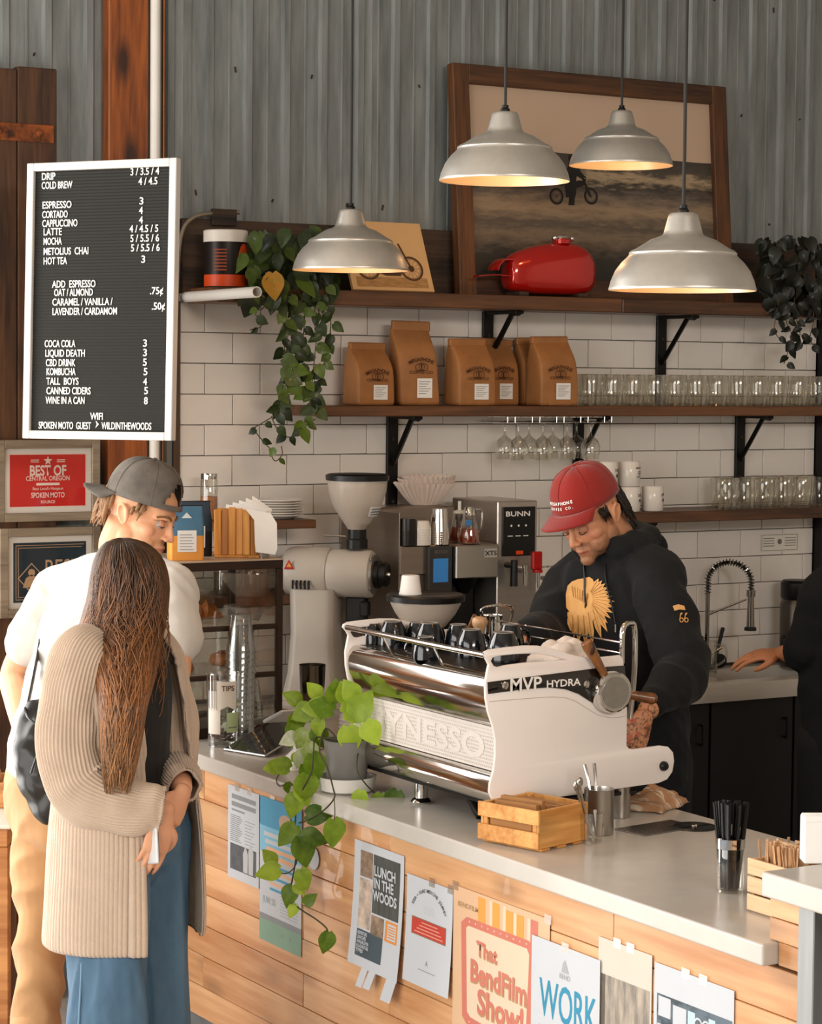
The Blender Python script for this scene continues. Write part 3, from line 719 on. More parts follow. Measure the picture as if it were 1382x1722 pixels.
# ---------------------------------------------------------------- framed certificates
m_gframe = wood('grey_washed_frame', '6b5b4a', '93836d', 0, 3, .6, .06, 14, .3)
m_red = mat('red_certificate', 'cf1d10', .45, var=.05)
m_cream = mat('cream_print', 'f0d9cc', .6)
def cert(label, px0, py0, px1, py1, red):
    a, c = ony(px0, py0, -.075), ony(px1, py1, -.075)
    w, h = c.x-a.x, a.z-c.z
    t = thing('framed_certificate', label, 'picture frame', M=frame((a.x, -.068, c.z), (1, 0, 0), (0, 0, 1), (0, -1, 0)))
    fw, mw = .028, .02
    for x0, x1, y0, y1 in ((0, fw, 0, h), (w-fw, w, 0, h), (fw, w-fw, h-fw, h), (fw, w-fw, 0, fw)):
        MB().box(x0, x1, y0, y1, .0, .02, .002).build('frame_bar', m_gframe, t)
    MB().box(fw, w-fw, fw, h-fw, .0, .008).build('mount', m_paper, t, smooth=0)
    x0, y0, x1, y1 = fw+mw, fw+mw, w-fw-mw, h-fw-mw
    cx = (x0+x1)/2; H = y1-y0
    if red:
        patch('print', rect(x0-.004, y0-.004, x1+.004, y1+.004), m_cream, t, .0084)
        patch('print', rect(x0, y0, x1, y1), m_red, t, .0088)
        st = [(cx+(.016 if i % 2 == 0 else .0065)*math.sin(pi*i/5), y0+.88*H+(.016 if i % 2 == 0 else .0065)*math.cos(pi*i/5)) for i in range(10)]
        patch('star', st, m_cream, t, .0093)
        for sx in (-1, 1):
            for k in (0, 1): patch('dash', rect(cx+sx*.045-.014, y0+.87*H-.003+k*.006, cx+sx*.045+.014, y0+.87*H+k*.006), m_cream, t, .0093)
        text('lettering', 'BEST OF', .046, cx, y0+.60*H, m_cream, t, .0093, .03, 'CENTER', 1, fitw=.125)
        text('lettering', 'CENTRAL OREGON', .021, cx, y0+.50*H, m_cream, t, .0093, .015, 'CENTER', 1, fitw=.15)
        patch('banner', rect(cx-.04, y0+.405*H, cx+.04, y0+.455*H), m_cream, t, .0093)
        text('lettering', "Best Local's Hangout", .0125, cx, y0+.32*H, m_cream, t, .0093, .01, 'CENTER', 1.0)
        text('lettering', 'SPOKEN MOTO', .0235, cx, y0+.17*H, m_cream, t, .0093, .02, 'CENTER', 1, fitw=.115)
        text('lettering', 'SOURCE', .013, cx, y0+.06*H, m_cream, t, .0093, .02, 'CENTER', 1)
    else:
        m_navy = mat('dark_teal_certificate', '22333d', .5, var=.1); m_gold = mat('gold_print', 'c9a27a', .6)
        patch('print', rect(x0, y0, x1, y1), m_navy, t, .0088)
        for k in (.008, .016):
            for r in (rect(x0+k, y1-k-.002, x1-k, y1-k), rect(x0+k, y0+k, x1-k, y0+k+.002), rect(x0+k, y0+k, x0+k+.002, y1-k)): patch('border', r, m_gold, t, .0093)
        text('lettering', 'BEST', .085, cx+.045, y1-.115, m_gold, t, .0093, .0, 'CENTER', .72)
        ex, ey = x0+.062, y1-.115
        patch('emblem', [(ex-.048, ey), (ex, ey-.05), (ex+.048, ey), (ex, ey+.05)], m_gold, t, .0093)
        patch('emblem', [(ex-.043, ey), (ex, ey-.045), (ex+.043, ey), (ex, ey+.045)], m_navy, t, .0097)
        patch('emblem', circ(ex, ey+.018, .012), m_gold, t, .0101); patch('emblem', [(ex-.03, ey-.03), (ex+.03, ey-.03), (ex+.02, ey+.0), (ex, ey+.012), (ex-.02, ey)], m_gold, t, .0101)
    MB().box(fw, w-fw, fw, h-fw, .0125, .0135).build('glazing', thin_glass('picture_glass', 'fafafa', .05, .01, .3), t, smooth=0)
cert('framed bright red best of award hanging on the old timber under the letter board', -8, 740, 166, 874, True)
cert('framed dark award with gold lettering below the red one, partly behind the man', -2, 889, 167, 1032, False)

# ---------------------------------------------------------------- large framed desert photograph, leaning
m_rustic = wood('rustic_brown_frame', '2a170b', '5f3a1c', 0, 3, .6, .1, 14, .5)
m_rustic2 = wood('rustic_brown_frame_upright', '2a170b', '6a3f1c', 1, 3, .6, .1, 14, .5)
bl = Vector((.93, -.122, US+.001)); 
wA, hA = 1.222, .822
tilt = math.atan2(.07, hA)
vyA = Vector((0, math.sin(tilt), math.cos(tilt))); nA = Vector((1, 0, 0)).cross(vyA)
def flatart(name):
    m, nt, b = _nt(name); b.inputs['Roughness'].default_value = .5; return m, nt, b
mA, nt, b = flatart('desert_photo_print'); N = nt.nodes; L = nt.links
tc = N.new('ShaderNodeTexCoord'); sp = N.new('ShaderNodeSeparateXYZ'); L.new(tc.outputs['Object'], sp.inputs[0])
mp = N.new('ShaderNodeMapping'); mp.inputs['Scale'].default_value = (5, 22, 1); L.new(tc.outputs['Object'], mp.inputs[0])
no = N.new('ShaderNodeTexNoise'); no.inputs['Scale'].default_value = 1.6; no.inputs['Detail'].default_value = 8; no.inputs['Roughness'].default_value = .7; L.new(mp.outputs[0], no.inputs['Vector'])
ad = N.new('ShaderNodeMath'); ad.operation = 'MULTIPLY_ADD'; ad.inputs[1].default_value = .16; L.new(no.outputs['Fac'], ad.inputs[0]); L.new(sp.outputs['Y'], ad.inputs[2])
cr = N.new('ShaderNodeValToRGB'); L.new(ad.outputs[0], cr.inputs[0])
els = cr.color_ramp.elements
stops = [(.14, '1d1a16'), (.24, '2c2822'), (.31, '75634f'), (.35, '4f453b'), (.41, '937b60'), (.46, '66574a'), (.50, '2f2a25'), (.53, 'ab9373'), (.56, '4b4136'), (.60, '3f372f')]
els[0].position, els[0].color = stops[0][0], lin(stops[0][1]); els[1].position, els[1].color = stops[-1][0], lin(stops[-1][1])
for p_, c_ in stops[1:-1]: e = els.new(p_); e.color = lin(c_)
n3 = N.new('ShaderNodeTexNoise'); n3.inputs['Scale'].default_value = 3.0; L.new(tc.outputs['Object'], n3.inputs['Vector'])
sky = N.new('ShaderNodeValToRGB'); L.new(n3.outputs['Fac'], sky.inputs[0]); sky.color_ramp.elements[0].color = lin('b79a80'); sky.color_ramp.elements[1].color = lin('cdb097')
hz = N.new('ShaderNodeMath'); hz.operation = 'MULTIPLY_ADD'; hz.inputs[1].default_value = .02; L.new(n3.outputs['Fac'], hz.inputs[0]); L.new(sp.outputs['Y'], hz.inputs[2])
gt = N.new('ShaderNodeMath'); gt.operation = 'GREATER_THAN'; gt.inputs[1].default_value = .54; L.new(hz.outputs[0], gt.inputs[0])
mx = N.new('ShaderNodeMixRGB'); L.new(gt.outputs[0], mx.inputs[0]); L.new(cr.outputs[0], mx.inputs[1]); L.new(sky.outputs[0], mx.inputs[2]); L.new(mx.outputs[0], b.inputs['Base Color'])
t = thing('framed_photograph', 'large framed desert photograph with a motorcycle rider leaning on the top shelf', 'picture frame', M=frame(bl, (1, 0, 0), vyA, nA))
fw = .068
for x0, x1, y0, y1, mm in ((0, fw, 0, hA, m_rustic2), (wA-fw, wA, 0, hA, m_rustic2), (fw, wA-fw, hA-fw, hA, m_rustic), (fw, wA-fw, 0, fw, m_rustic)):
    MB().box(x0, x1, y0, y1, -.02, .022, .003).build('frame_bar', mm, t)
MB().box(fw-.004, wA-fw+.004, fw-.004, hA-fw+.004, -.012, -.002).build('photo_print', mA, t, smooth=0)
m_sil = mat('photo_dark_tone', '17130f', .6); m_sil2 = mat('photo_mid_tone', '57493b', .6)
def ax2(px, py):
    v = ray(px, py); k = (bl-CAM).dot(nA)/v.dot(nA); q = CAM+v*k-bl; return q.dot(Vector((1, 0, 0))), q.dot(vyA)
def ringpatch(nm, cx, cy, r0, r1, m, par, z):
    n = 24; b = MB(); b.add([(cx+r*math.cos(2*pi*i/n), cy+r*math.sin(2*pi*i/n), z) for r in (r0, r1) for i in range(n)], [(i, (i+1) % n, n+(i+1) % n, n+i) for i in range(n)])
    return b.build(nm, m, par, smooth=0)
zA = -.0015
for px in (936, 994):
    cx, cy = ax2(px, 330); ringpatch('picture_detail', cx, cy, .023, .031, m_sil, t, zA); ringpatch('picture_detail', cx, cy, .018, .023, m_sil2, t, zA)
    patch('picture_detail', circ(cx, cy, .007, 12), m_sil2, t, zA)
patch('picture_detail', [ax2(*q) for q in ((952, 332), (950, 310), (944, 312), (930, 306), (944, 304), (958, 308), (975, 303), (985, 306), (980, 313), (970, 316), (968, 330))], m_sil, t, zA)
patch('picture_detail', [ax2(*q) for q in ((950, 318), (952, 290), (957, 272), (968, 270), (976, 288), (984, 298), (980, 302), (970, 296), (968, 312), (966, 345), (956, 345), (958, 325))], m_sil, t, zA+.0003)
patch('picture_detail', circ(*ax2(962, 266), .016, 14), m_sil, t, zA+.0003)
patch('picture_detail', [ax2(*q) for q in ((978, 300), (982, 300), (995, 330), (991, 331))], m_sil, t, zA)
patch('picture_detail', [ax2(*q) for q in ((975, 288), (985, 300), (978, 302), (985, 306), (986, 298))], m_sil, t, zA)

# ---------------------------------------------------------------- small motorcycle print, leaning
cA, cB = ony(594, 489, -.24), ony(731, 491, -.24)
wS = cB.x-cA.x; tl = .42
vyS = Vector((0, math.sin(tl), math.cos(tl))); nS = Vector((1, 0, 0)).cross(vyS); hS = .262
t = thing('motorcycle_print', 'small tan print of an old motorcycle leaning on the top shelf', 'art print', M=frame((cA.x, -.24, US+.006), (1, 0, 0), vyS, nS))
m_tan = mat('tan_poster_board', 'd2a46f', .6, var=.06, scale=4)
m_sep = mat('sepia_ink', '4b2f18', .7); m_sep2 = mat('light_sepia_ink', '8c6238', .7)
MB().box(0, wS, 0, hS, -.014, 0, .001).build('board', m_tan, t)
bp_ = .02; patch('print', rect(bp_, .012, wS-bp_, .05), mat('sepia_ground', 'a77a48', .7, var=.3, scale=30, stretch=(1, 4, 1)), t)
for cx in (.075, wS-.075): 
    ringpatch('picture_detail', cx, .085, .040, .047, m_sep, t, .001); ringpatch('picture_detail', cx, .085, .0, .012, m_sep, t, .001); ringpatch('picture_detail', cx, .085, .036, .039, m_sep2, t, .001)
    for k in range(6):
        a = k*pi/6; patch('picture_detail', [(cx+.037*math.cos(a)-.0007*math.sin(a), .085+.037*math.sin(a)+.0007*math.cos(a)), (cx-.037*math.cos(a)-.0007*math.sin(a), .085-.037*math.sin(a)+.0007*math.cos(a)), (cx-.037*math.cos(a)+.0007*math.sin(a), .085-.037*math.sin(a)-.0007*math.cos(a)), (cx+.037*math.cos(a)+.0007*math.sin(a), .085+.037*math.sin(a)-.0007*math.cos(a))], m_sep2, t)
patch('picture_detail', [(.10, .07), (.14, .055), (.20, .055), (.215, .10), (.20, .125), (.13, .13), (.10, .105)], m_sep, t, .0012)
patch('picture_detail', [(.115, .13), (.15, .145), (.21, .15), (.225, .135), (.17, .125)], m_sep2, t, .0016)
patch('picture_detail', [(wS-.078, .085), (wS-.072, .085), (wS-.105, .18), (wS-.112, .178)], m_sep, t, .0016)
patch('picture_detail', [(.05, .135), (.11, .145), (.11, .133), (.05, .125)], m_sep, t, .0016)

# ---------------------------------------------------------------- red fuel tank
p0 = ony(788, 490, -.19); p1 = ony(993, 490, -.19)
LT = p1.x-p0.x
t = thing('fuel_tank', 'glossy red motorcycle fuel tank with chrome filler cap on the top shelf', 'fuel tank', (p0.x, -.212, US))
m_candy = mat('candy_red_paint', 'b3130a', .12, metal=.35, coat=1.0, var=.05)
rings = []
#      x/L   z low  z high  half width
secs = [(.27, .040, .118, .055), (.275, .026, .134, .075), (.31, .016, .150, .090), (.42, .010, .172, .102), (.55, .008, .188, .108), (.70, .008, .198, .110), (.82, .009, .196, .105), (.91, .014, .182, .090), (.965, .030, .155, .066), (.99, .055, .125, .035), (.998, .075, .105, .012)]
for k, z0, z1, hw in secs:
    hw *= .55
    ring = []; zc = (z0+z1)/2; hz = (z1-z0)/2
    for j in range(36):
        a = 2*pi*j/36; c, s = math.cos(a), math.sin(a)
        e = .72
        y = hw*math.copysign(abs(c)**e, c); z = zc+hz*math.copysign(abs(s)**e, s)
        if s > 0: y *= 1-.30*s**2
        ring.append((k*LT, y, z))
    rings.append(ring)
MB().loft(rings).build('tank_shell', m_candy, t, smooth=60, sub=1)
b = MB().tube(spline([(.30*LT, 0, .128), (.22*LT, 0, .125), (.18*LT, 0, .105), (.17*LT, 0, .088)], 5), (.006, .035), 10).tube(spline([(.27*LT, 0, .07), (.15*LT, 0, .072), (.03*LT, 0, .066)], 5), [(.004, .03)]*6+[(.004, .022)]*5, 10)
b.build('mounting_tongue', m_candy, t)
MB().lathe([(0, 0), (.033, 0), (.034, .014), (0, .014)], 24, (.72*LT, 0, .192)).build('filler_neck', m_candy, t)
b = MB().lathe([(0, .012), (.03, .012), (.036, .018), (.032, .026), (.012, .030), (0, .03)], 24, (.72*LT, 0, .193))
o = b.build('filler_cap', m_chrome, t)
for sx in (-1, 1): MB().ball((.72*LT+sx*.036, -.01, .211), (.012, .014, .011), 12, 8).build('cap_lug', m_chrome, o)
for xx in (.36*LT, .85*LT): MB().box(xx-.02, xx+.02, -.05, .05, .0005, .016, .003).build('foot_block', m_beam, t)

# ---------------------------------------------------------------- tin beside the plant
p = ony(379, 487, -.17)
t = thing('storage_tin', 'round tin with white lid and orange band beside the hanging plant', 'tin', (p.x, -.17, US), -.3)
MB().lathe([(0, 0), (.069, 0), (.07, .002), (.07, .15), (0, .15)], 36).build('body', mat('dark_printed_tin', '1f1713', .4, metal=.3, var=.2), t)
MB().lathe([(.0705, .004), (.0712, .004), (.0712, .042), (.0705, .042)], 36).build('orange_band', mat('orange_red_print', 'd2460f', .45, var=.05), t)
MB().lathe([(0, .19), (.069, .19), (.0735, .187), (.0735, .15), (.0, .15)], 36).build('lid', mat('worn_white_enamel', 'e3dbd0', .4, dark='b29a80', scale=7, thr=(.12, .35)), t)
for k, zz in enumerate(range(7)):
    pts = [(.0708*math.sin(a), -.0708*math.cos(a)) for a in np.linspace(-.75, -.1, 6)]
    z = .055+k*.011
    MB().loft([[(x, y, z) for x, y in pts], [(x, y, z+.005) for x, y in pts]], caps=False, closed=False).build('print_line', mat('rust_brown_print', '8c3a14', .6), t, recalc=False)
T = [(.0712*math.sin(a), -.0712*math.cos(a)) for a in np.linspace(.5, 1.25, 8)]
MB().loft([[(x, y, .06+.045-.04*math.sqrt(max(0, 1-((i-3.5)/3.6)**2))) for i, (x, y) in enumerate(T)], [(x, y, .105+.04*math.sqrt(max(0, 1-((i-3.5)/3.6)**2))) for i, (x, y) in enumerate(T)]], caps=False, closed=False).build('round_badge', mat('orange_red_print'), t, recalc=False)

# ---------------------------------------------------------------- notices on the tiles
def notice(label, px0, py0, px1, py1, title, Y=-.0125):
    a, c = ony(px0, py0, Y), ony(px1, py1, Y); w, h = c.x-a.x, a.z-c.z
    t = thing('wall_notice', label, 'notice', M=frame((a.x, Y-.0012, c.z), (1, 0, 0), (0, 0, 1), (0, -1, 0)))
    MB().box(0, w, 0, h, 0, .0008).build('sheet', m_paper, t, smooth=0)
    return t, w, h
t, w, h = notice('white printed notice taped to the tiles beside the steel water boiler', 903, 945, 962, 1030, '')
text('lettering', 'Did you wash your hands?', .0135, .006, h-.022, m_ink, t, .001, .02, 'LEFT', .62)
for k in range(9): patch('print_line', rect(.045, h-.045-.011*k, w-.02-.01*(k % 3), h-.041-.011*k), m_txt, t, .001)
for k in range(3): patch('print_mark', circ(.024, h-.06-.045*k, .012, 14, .008), m_txt, t, .001)
t, w, h = notice('small pale permit card taped to the tiles above the sink', 1279, 898, 1341, 926, '')
for r in (rect(.004, .004, w-.004, .006), rect(.004, h-.006, w-.004, h-.004), rect(.004, .004, .006, h-.004), rect(w-.006, .004, w-.004, h-.004)): patch('border', r, m_txt, t, .001)
patch('emblem', circ(w*.5, h*.55, .011, 16), m_txt, t, .001)
for k in range(4):
    patch('print_line', rect(.012, h*(.72-.14*k), w*.36, h*(.76-.14*k)), m_txt, t, .001); patch('print_line', rect(w*.64, h*(.72-.14*k), w-.012, h*(.76-.14*k)), m_txt, t, .001)
# ================================================================== POSTERS TAPED TO THE BAR FRONT
XP = PX-.0025
m_white = mat('white_poster_paper', 'c3c6cb', .6, var=.015)
m_tape = thin_glass('clear_tape', 'fbf8f2', .3, .16, .45)
def poster(label, TL, TR, BL, m=m_white, cat='poster', curl=.0, skew=0.0, tapes=(.3, .7), h=None, lift=0.0):
    a, b, c = onx(*TL, XP), onx(*TR, XP), onx(*BL, XP)
    w = a.y-b.y; H = h or (a.z-c.z)
    t = thing('poster', label, cat, M=frame((XP-lift, a.y, a.z-H), (0, -1, 0), (0, 0, 1), (-1, 0, 0)))
    n = 8; mb = MB()
    for s_ in (0, .0005):
        pass
    rows = []
    for i in range(n+1):
        v = H*i/n; z = curl*(1-i/n)**2
        rows.append([(skew*(1-i/n), v, z), (w+skew*(1-i/n), v, z), (w+skew*(1-i/n), v, z+.0006), (skew*(1-i/n), v, z+.0006)])
    mb.loft(rows).build('sheet', m, t, smooth=40)
    t['_'] = 0; del t['_']
    for k in tapes:
        MB().box(w*k-.014, w*k+.014, H-.012, H+.010, .0007, .0010).build('tape', m_tape, t, smooth=0)
    t.update_tag()
    def Z(v): return curl*(1-v/H)**2+.0009
    return t, w, H, Z
def pp(t, nm, poly, m, Z, dz=0.0):
    """print that follows the sheet"""
    b = MB()
    b.add([(x, y, Z(y)+dz) for x, y in poly], [tuple(range(len(poly)))])
    return b.build(nm, m, t, smooth=0, recalc=False)
def band(t, nm, x0, y0, x1, y1, m, Z, dz=0.0, k=4):
    b = MB(); vs = []
    for i in range(k+1):
        y = y0+(y1-y0)*i/k; vs += [(x0, y, Z(y)+dz), (x1, y, Z(y)+dz)]
    b.add(vs, [(2*i, 2*i+1, 2*i+3, 2*i+2) for i in range(k)])
    return b.build(nm, m, t, smooth=0, recalc=False)
m_g1 = mat('grey_ink', '8a8c8e', .7); m_g2 = mat('dark_grey_ink', '55565a', .7, var=.3, scale=30); m_g3 = mat('charcoal_ink', '34383c', .7)
# 1 flyer with grey headings
t, w, H, Z = poster('narrow white flyer with grey headings and a figure, leftmost on the bar front', (384, 1318), (436, 1338), (384, 1473))
for k, (y0, y1) in enumerate(((.865, .915), (.785, .835), (.735, .755))): band(t, 'heading', w*.12, H*y0, w*(.9 if k < 2 else .55), H*y1, m_g1, Z)
for k in range(14): band(t, 'print_line', w*.08, H*(.68-.021*k), w*(.42+.05*math.sin(k)), H*(.69-.021*k), m_g1, Z, 0, 1)
for k in range(8): band(t, 'print_line', w*.55, H*(.66-.035*k), w*(.88-.06*(k % 3)), H*(.667-.035*k), m_g1, Z, 0, 1)
band(t, 'picture', w*.08, H*.10, w*.92, H*.38, m_g2, Z)
for cx, hh in ((.58, .30), (.75, .36)): pp(t, 'picture_figure', [(w*(cx-.07), H*.11), (w*(cx+.07), H*.11), (w*(cx+.08), H*(.1+hh*.7)), (w*cx, H*(.1+hh)), (w*(cx-.08), H*(.1+hh*.7))], mat('pale_grey_ink', 'b9bbbc', .7), Z, .0002)
# 2 blue poster
m_blue = mat('sky_blue_print', '4496bb', .6, var=.04); m_grn = mat('sage_green_print', '809f88', .6, var=.08)
t, w, H, Z = poster('tall poster with blue top and pale green foot behind the trailing vine', (438, 1337), (508, 1362), (438, 1578))
band(t, 'print', 0, H*.62, w, H, mat('blue_to_white_print', '7dbcd8', .6, var=.06, scale=6), Z)
band(t, 'print', 0, H*.80, w, H, m_blue, Z, .0002); band(t, 'print', 0, 0, w, H*.15, m_grn, Z)
band(t, 'print', 0, H*.15, w, H*.19, m_g1, Z, .0002)
pp(t, 'picture', circ(w*.62, H*.86, w*.16, 14, w*.10), mat('tan_print', 'c0a184', .6), Z, .0004)
for k in range(4): band(t, 'heading', w*(.1+.03*k), H*(.735-.05*k), w*(.85-.05*(k % 2)), H*(.765-.05*k), m_white if k < 2 else mat('pale_orange_print', 'e8b186', .6), Z, .0005, 1)
for k in range(5): band(t, 'print', w*.25, H*(.53-.04*k), w*(.95-.03*k), H*(.548-.04*k), mat('pale_orange_print') if k % 2 else m_blue, Z, .0004, 1)
text('lettering', 'JUN 25', .026, w*.08, H*.27, mat('soft_grey_ink', 'a9adb0', .7), t, Z(H*.27)+.0003, .02)
for k in range(7): band(t, 'print_line', w*.5, H*(.35-.022*k), w*.92, H*(.356-.022*k), mat('soft_grey_ink'), Z, 0, 1)
for cx in (.55, .75): pp(t, 'print_mark', circ(w*cx, H*.085, .006, 10), m_g1, Z, .0004)
# 3 lunch in the woods, with tear-off strips
t, w, H, Z = poster('white lunch in the woods flyer with torn paper strips at its foot', (597, 1410), (680, 1440), (590, 1612), curl=.02, tapes=())
m_wd = mat('dark_wood_photo', '4c4f4b', .7, var=.4, scale=8, stretch=(14, 1, 1)); m_food = mat('food_photo', '8d7663', .7, var=.5, scale=40); m_food2 = mat('pale_food_photo', 'b9a696', .7, var=.5, scale=28)
m_or = mat('orange_print', 'd98d45', .6, var=.04); m_sl = mat('slate_print', '46525a', .6)
x0, x1, xm = w*.13, w*.93, w*.40
band(t, 'picture', x0, H*.72, xm-.004, H*.93, m_food, Z); band(t, 'picture', xm, H*.46, x1, H*.93, m_wd, Z); band(t, 'picture', x0, H*.31, xm-.004, H*.705, m_food2, Z)
band(t, 'picture', xm, H*.28, w*.66, H*.445, m_food, Z); band(t, 'print', w*.69, H*.28, x1, H*.445, m_or, Z); band(t, 'print', w*.735, H*.30, w*.90, H*.425, m_white, Z, .0002)
band(t, 'print', x0, H*.08, w*.66, H*.295, m_sl, Z)
for k in range(5): band(t, 'print_line', w*.745, H*(.315+.021*k), w*.885, H*(.325+.021*k), m_or, Z, .0004, 1)
for k, s_ in enumerate(('LUNCH', 'IN THE', 'WOODS')): text('lettering', s_, .037, xm+.006, H*(.765-.098*k), m_white, t, Z(H*(.765-.098*k))+.0016, .03, fitw=(x1-xm)*(.80, .74, .90)[k])
for k, s_ in enumerate(('ADVENTURE', 'LUNCHES', 'AVAILABLE FOR', 'ALL ADVENTURE', 'TYPES!')): text('lettering', s_, .013, x0+.008, H*(.255-.035*k), m_white, t, Z(H*(.25-.035*k))+.0014, .03, fitw=(.05, .045, .062, .062, .036)[k])
for xa, xb, L in ((.30, .42, .15), (.45, .58, .14), (.80, .99, .17)):
    rows = [[(w*xa-.012*q, -H*L*q, .02+.012*q), (w*xb-.012*q, -H*L*q, .02+.012*q), (w*xb-.012*q, -H*L*q, .0206+.012*q), (w*xa-.012*q, -H*L*q, .0206+.012*q)] for q in (0, .35, .7, 1)]
    MB().loft(rows).build('tear_strip', m_white, t, smooth=0)
# 4 yoga flyer
t, w, H, Z = poster('white yoga flyer with a red band between two larger posters', (685, 1468), (762, 1494), (680, 1643), curl=.012, tapes=(.55, .95))
word = 'YOGA + PLANT MEDICINE JOURNEY'
for i, ch in enumerate(word):
    a = (i-(len(word)-1)/2)*.072; text('lettering', ch, .0125, w*.5+w*.40*math.sin(a), H*.56+w*.40*math.cos(a)*1.0, m_g2, t, Z(H*.7)+.001, .01, 'CENTER', 1, -a)
band(t, 'print', w*.13, H*.46, w*.88, H*.625, mat('brown_border_print', '8a6a55', .6), Z); band(t, 'print', w*.145, H*.47, w*.865, H*.615, mat('brick_red_print', 'bd3f33', .6, var=.05), Z, .0003)
for k in range(4): band(t, 'print_line', w*(.35-.05*k), H*(.585-.032*k), w*(.70+.04*k), H*(.595-.032*k), mat('salmon_print', 'e09a86', .6), Z, .0006, 1)
for k in range(4): band(t, 'print_line', w*.38, H*(.75-.02*k), w*.62, H*(.754-.02*k), mat('pale_grey_ink'), Z, .0002, 1)
pp(t, 'emblem', [(w*.47, H*.2), (w*.5, H*.26), (w*.53, H*.2), (w*.5, H*.22)], m_g1, Z, .0003); band(t, 'print_line', w*.32, H*.15, w*.7, H*.157, m_g1, Z, 0, 1)
# 5 film show
m_peach = mat('peach_poster_paper', 'd8b08c', .6, var=.03); m_co = mat('coral_print', 'c97462', .6, var=.05); m_pale = mat('pale_peach_print', 'dcc4aa', .6); m_am = mat('amber_print', 'dc9a46', .6, var=.04); m_ol = mat('khaki_outline_print', 'b08d62', .6)
t, w, H, Z = poster('large peach film show poster with retro orange lettering', (763, 1487), (925, 1548), (760, 1722), m_peach, h=.50, tapes=(.02, .98))
for k, (xx, m_) in enumerate(((.27, m_am), (.39, m_pale), (.42, m_am), (.53, m_pale), (.56, m_am), (.64, m_pale), (.67, m_am), (.78, m_pale), (.81, m_co))): band(t, 'stripe', w*xx, H*.02, w*(xx+(.075 if m_ is not m_pale else .03)), H*(.985 if k < 4 else .97), m_, Z, 0, 1)
text('lettering', 'BENDFILM', .017, w*.05, H*.905, m_ol, t, Z(H)+.0004, .02, fitw=w*.22)
fr = [(w*.09, H*.83), (w*.15, H*.865), (w*.80, H*.865), (w*.86, H*.83), (w*.83, H*.33), (w*.77, H*.29), (w*.17, H*.33), (w*.11, H*.37)]
fi = [(w*.145, H*.81), (w*.17, H*.825), (w*.78, H*.825), (w*.805, H*.80), (w*.775, H*.365), (w*.745, H*.345), (w*.20, H*.38), (w*.165, H*.40)]
pp(t, 'marquee', fr, m_co, Z, .0003); pp(t, 'marquee_face', fi, m_pale, Z, .0006)
for k in range(10):
    pp(t, 'marquee_dot', circ(w*(.18+.066*k), H*.846, .0024, 8), m_pale, Z, .0006); pp(t, 'marquee_dot', circ(w*(.19+.063*k), H*(.355-.0037*k), .0024, 8), m_pale, Z, .0006)
for s_, sz, x_, y_, fw_ in (('That', .050, .26, .70, .22), ('BendFilm', .075, .19, .565, .585), ('Show!', .085, .27, .42, .48)):
    text('lettering', s_, sz, w*x_+.003, H*y_-.003, m_ol, t, Z(H)+.0008, .045, fitw=w*fw_, rot=-.02); text('lettering', s_, sz, w*x_, H*y_, m_co, t, Z(H)+.0012, .025, fitw=w*fw_, rot=-.02)
# 6 work where you
t, w, H, Z = poster('white poster with big blue work lettering', (897, 1571), (1012, 1607), (897, 1722), m_white, h=.43, tapes=(.5,), lift=.004)
m_bl = mat('bright_blue_print', '2b87a8', .6, var=.08); m_dk = mat('dark_slate_blue_print', '3c5a66', .6)
text('lettering', 'WORK', .122, w*.13, H*.59, m_bl, t, Z(H)+.0002, .012, fitw=w*.84)
text('lettering', 'WHERE YOU', .062, w*.13, H*.43, m_dk, t, Z(H)+.0002, .02, fitw=w*.84)
pp(t, 'emblem', [(w*.45, H*.86), (w*.47, H*.91), (w*.5, H*.93), (w*.53, H*.90), (w*.56, H*.86)], mat('grey_logo_print', 'a3a6a8', .6), Z, .0002); text('lettering', 'BEND', .017, w*.5, H*.825, mat('grey_logo_print'), t, Z(H)+.0002, .02, 'CENTER')
band(t, 'print', w*.15, H*.30, w*.95, H*.38, mat('pale_orange_print'), Z)
# 7 faded photograph
m_fade = mat('faded_interior_photo', 'b3a595', .6, dark='7d756c', scale=9, stretch=(6, 1.2, 1), thr=(.35, .65)); m_off = mat('cream_poster_paper', 'c9c2b4', .6, var=.02)
t, w, H, Z = poster('cream poster with a faded interior photograph', (1007, 1574), (1097, 1603), (1007, 1722), m_off, h=.40, tapes=(.35, .6))
band(t, 'picture', w*.06, 0, w*.97, H*.80, m_fade, Z); band(t, 'picture', w*.06, 0, w*.14, H*.80, mat('dark_photo_edge', '5c5349', .7, var=.3, scale=20), Z, .0003); band(t, 'picture', w*.5, H*.45, w*.85, H*.55, mat('tan_print'), Z, .0003)
for k in range(3): pp(t, 'picture', circ(w*.62, H*(.35-.1*k), .02, 10, .012), m_g1, Z, .0004)
# 8 collage poster
m_col = mat('blue_grey_collage', '5c6b76', .6, dark='31393f', scale=13, thr=(.4, .55)); m_lb = mat('pale_blue_print', 'b6d0de', .6)
t, w, H, Z = poster('rightmost poster, white with a dark blue collage and infinity sign', (1101, 1617), (1235, 1662), (1101, 1722), m_white, h=.43, tapes=(.4, .62))
band(t, 'picture', w*.04, 0, w*.985, H*.85, m_col, Z)
for k, (xa, xb, ya, yb, mm) in enumerate(((.06, .22, .74, .84, m_white), (.25, .42, .72, .82, m_white), (.44, .53, .70, .82, m_lb), (.70, .78, .70, .82, m_lb), (.52, .95, .55, .66, m_white), (.05, .30, .64, .70, m_white), (.30, .62, .60, .68, m_lb), (.25, .9, .47, .50, m_white), (.1, .6, .40, .44, m_lb))): band(t, 'picture', w*xa, H*ya, w*xb, H*yb, mm, Z, .0003)
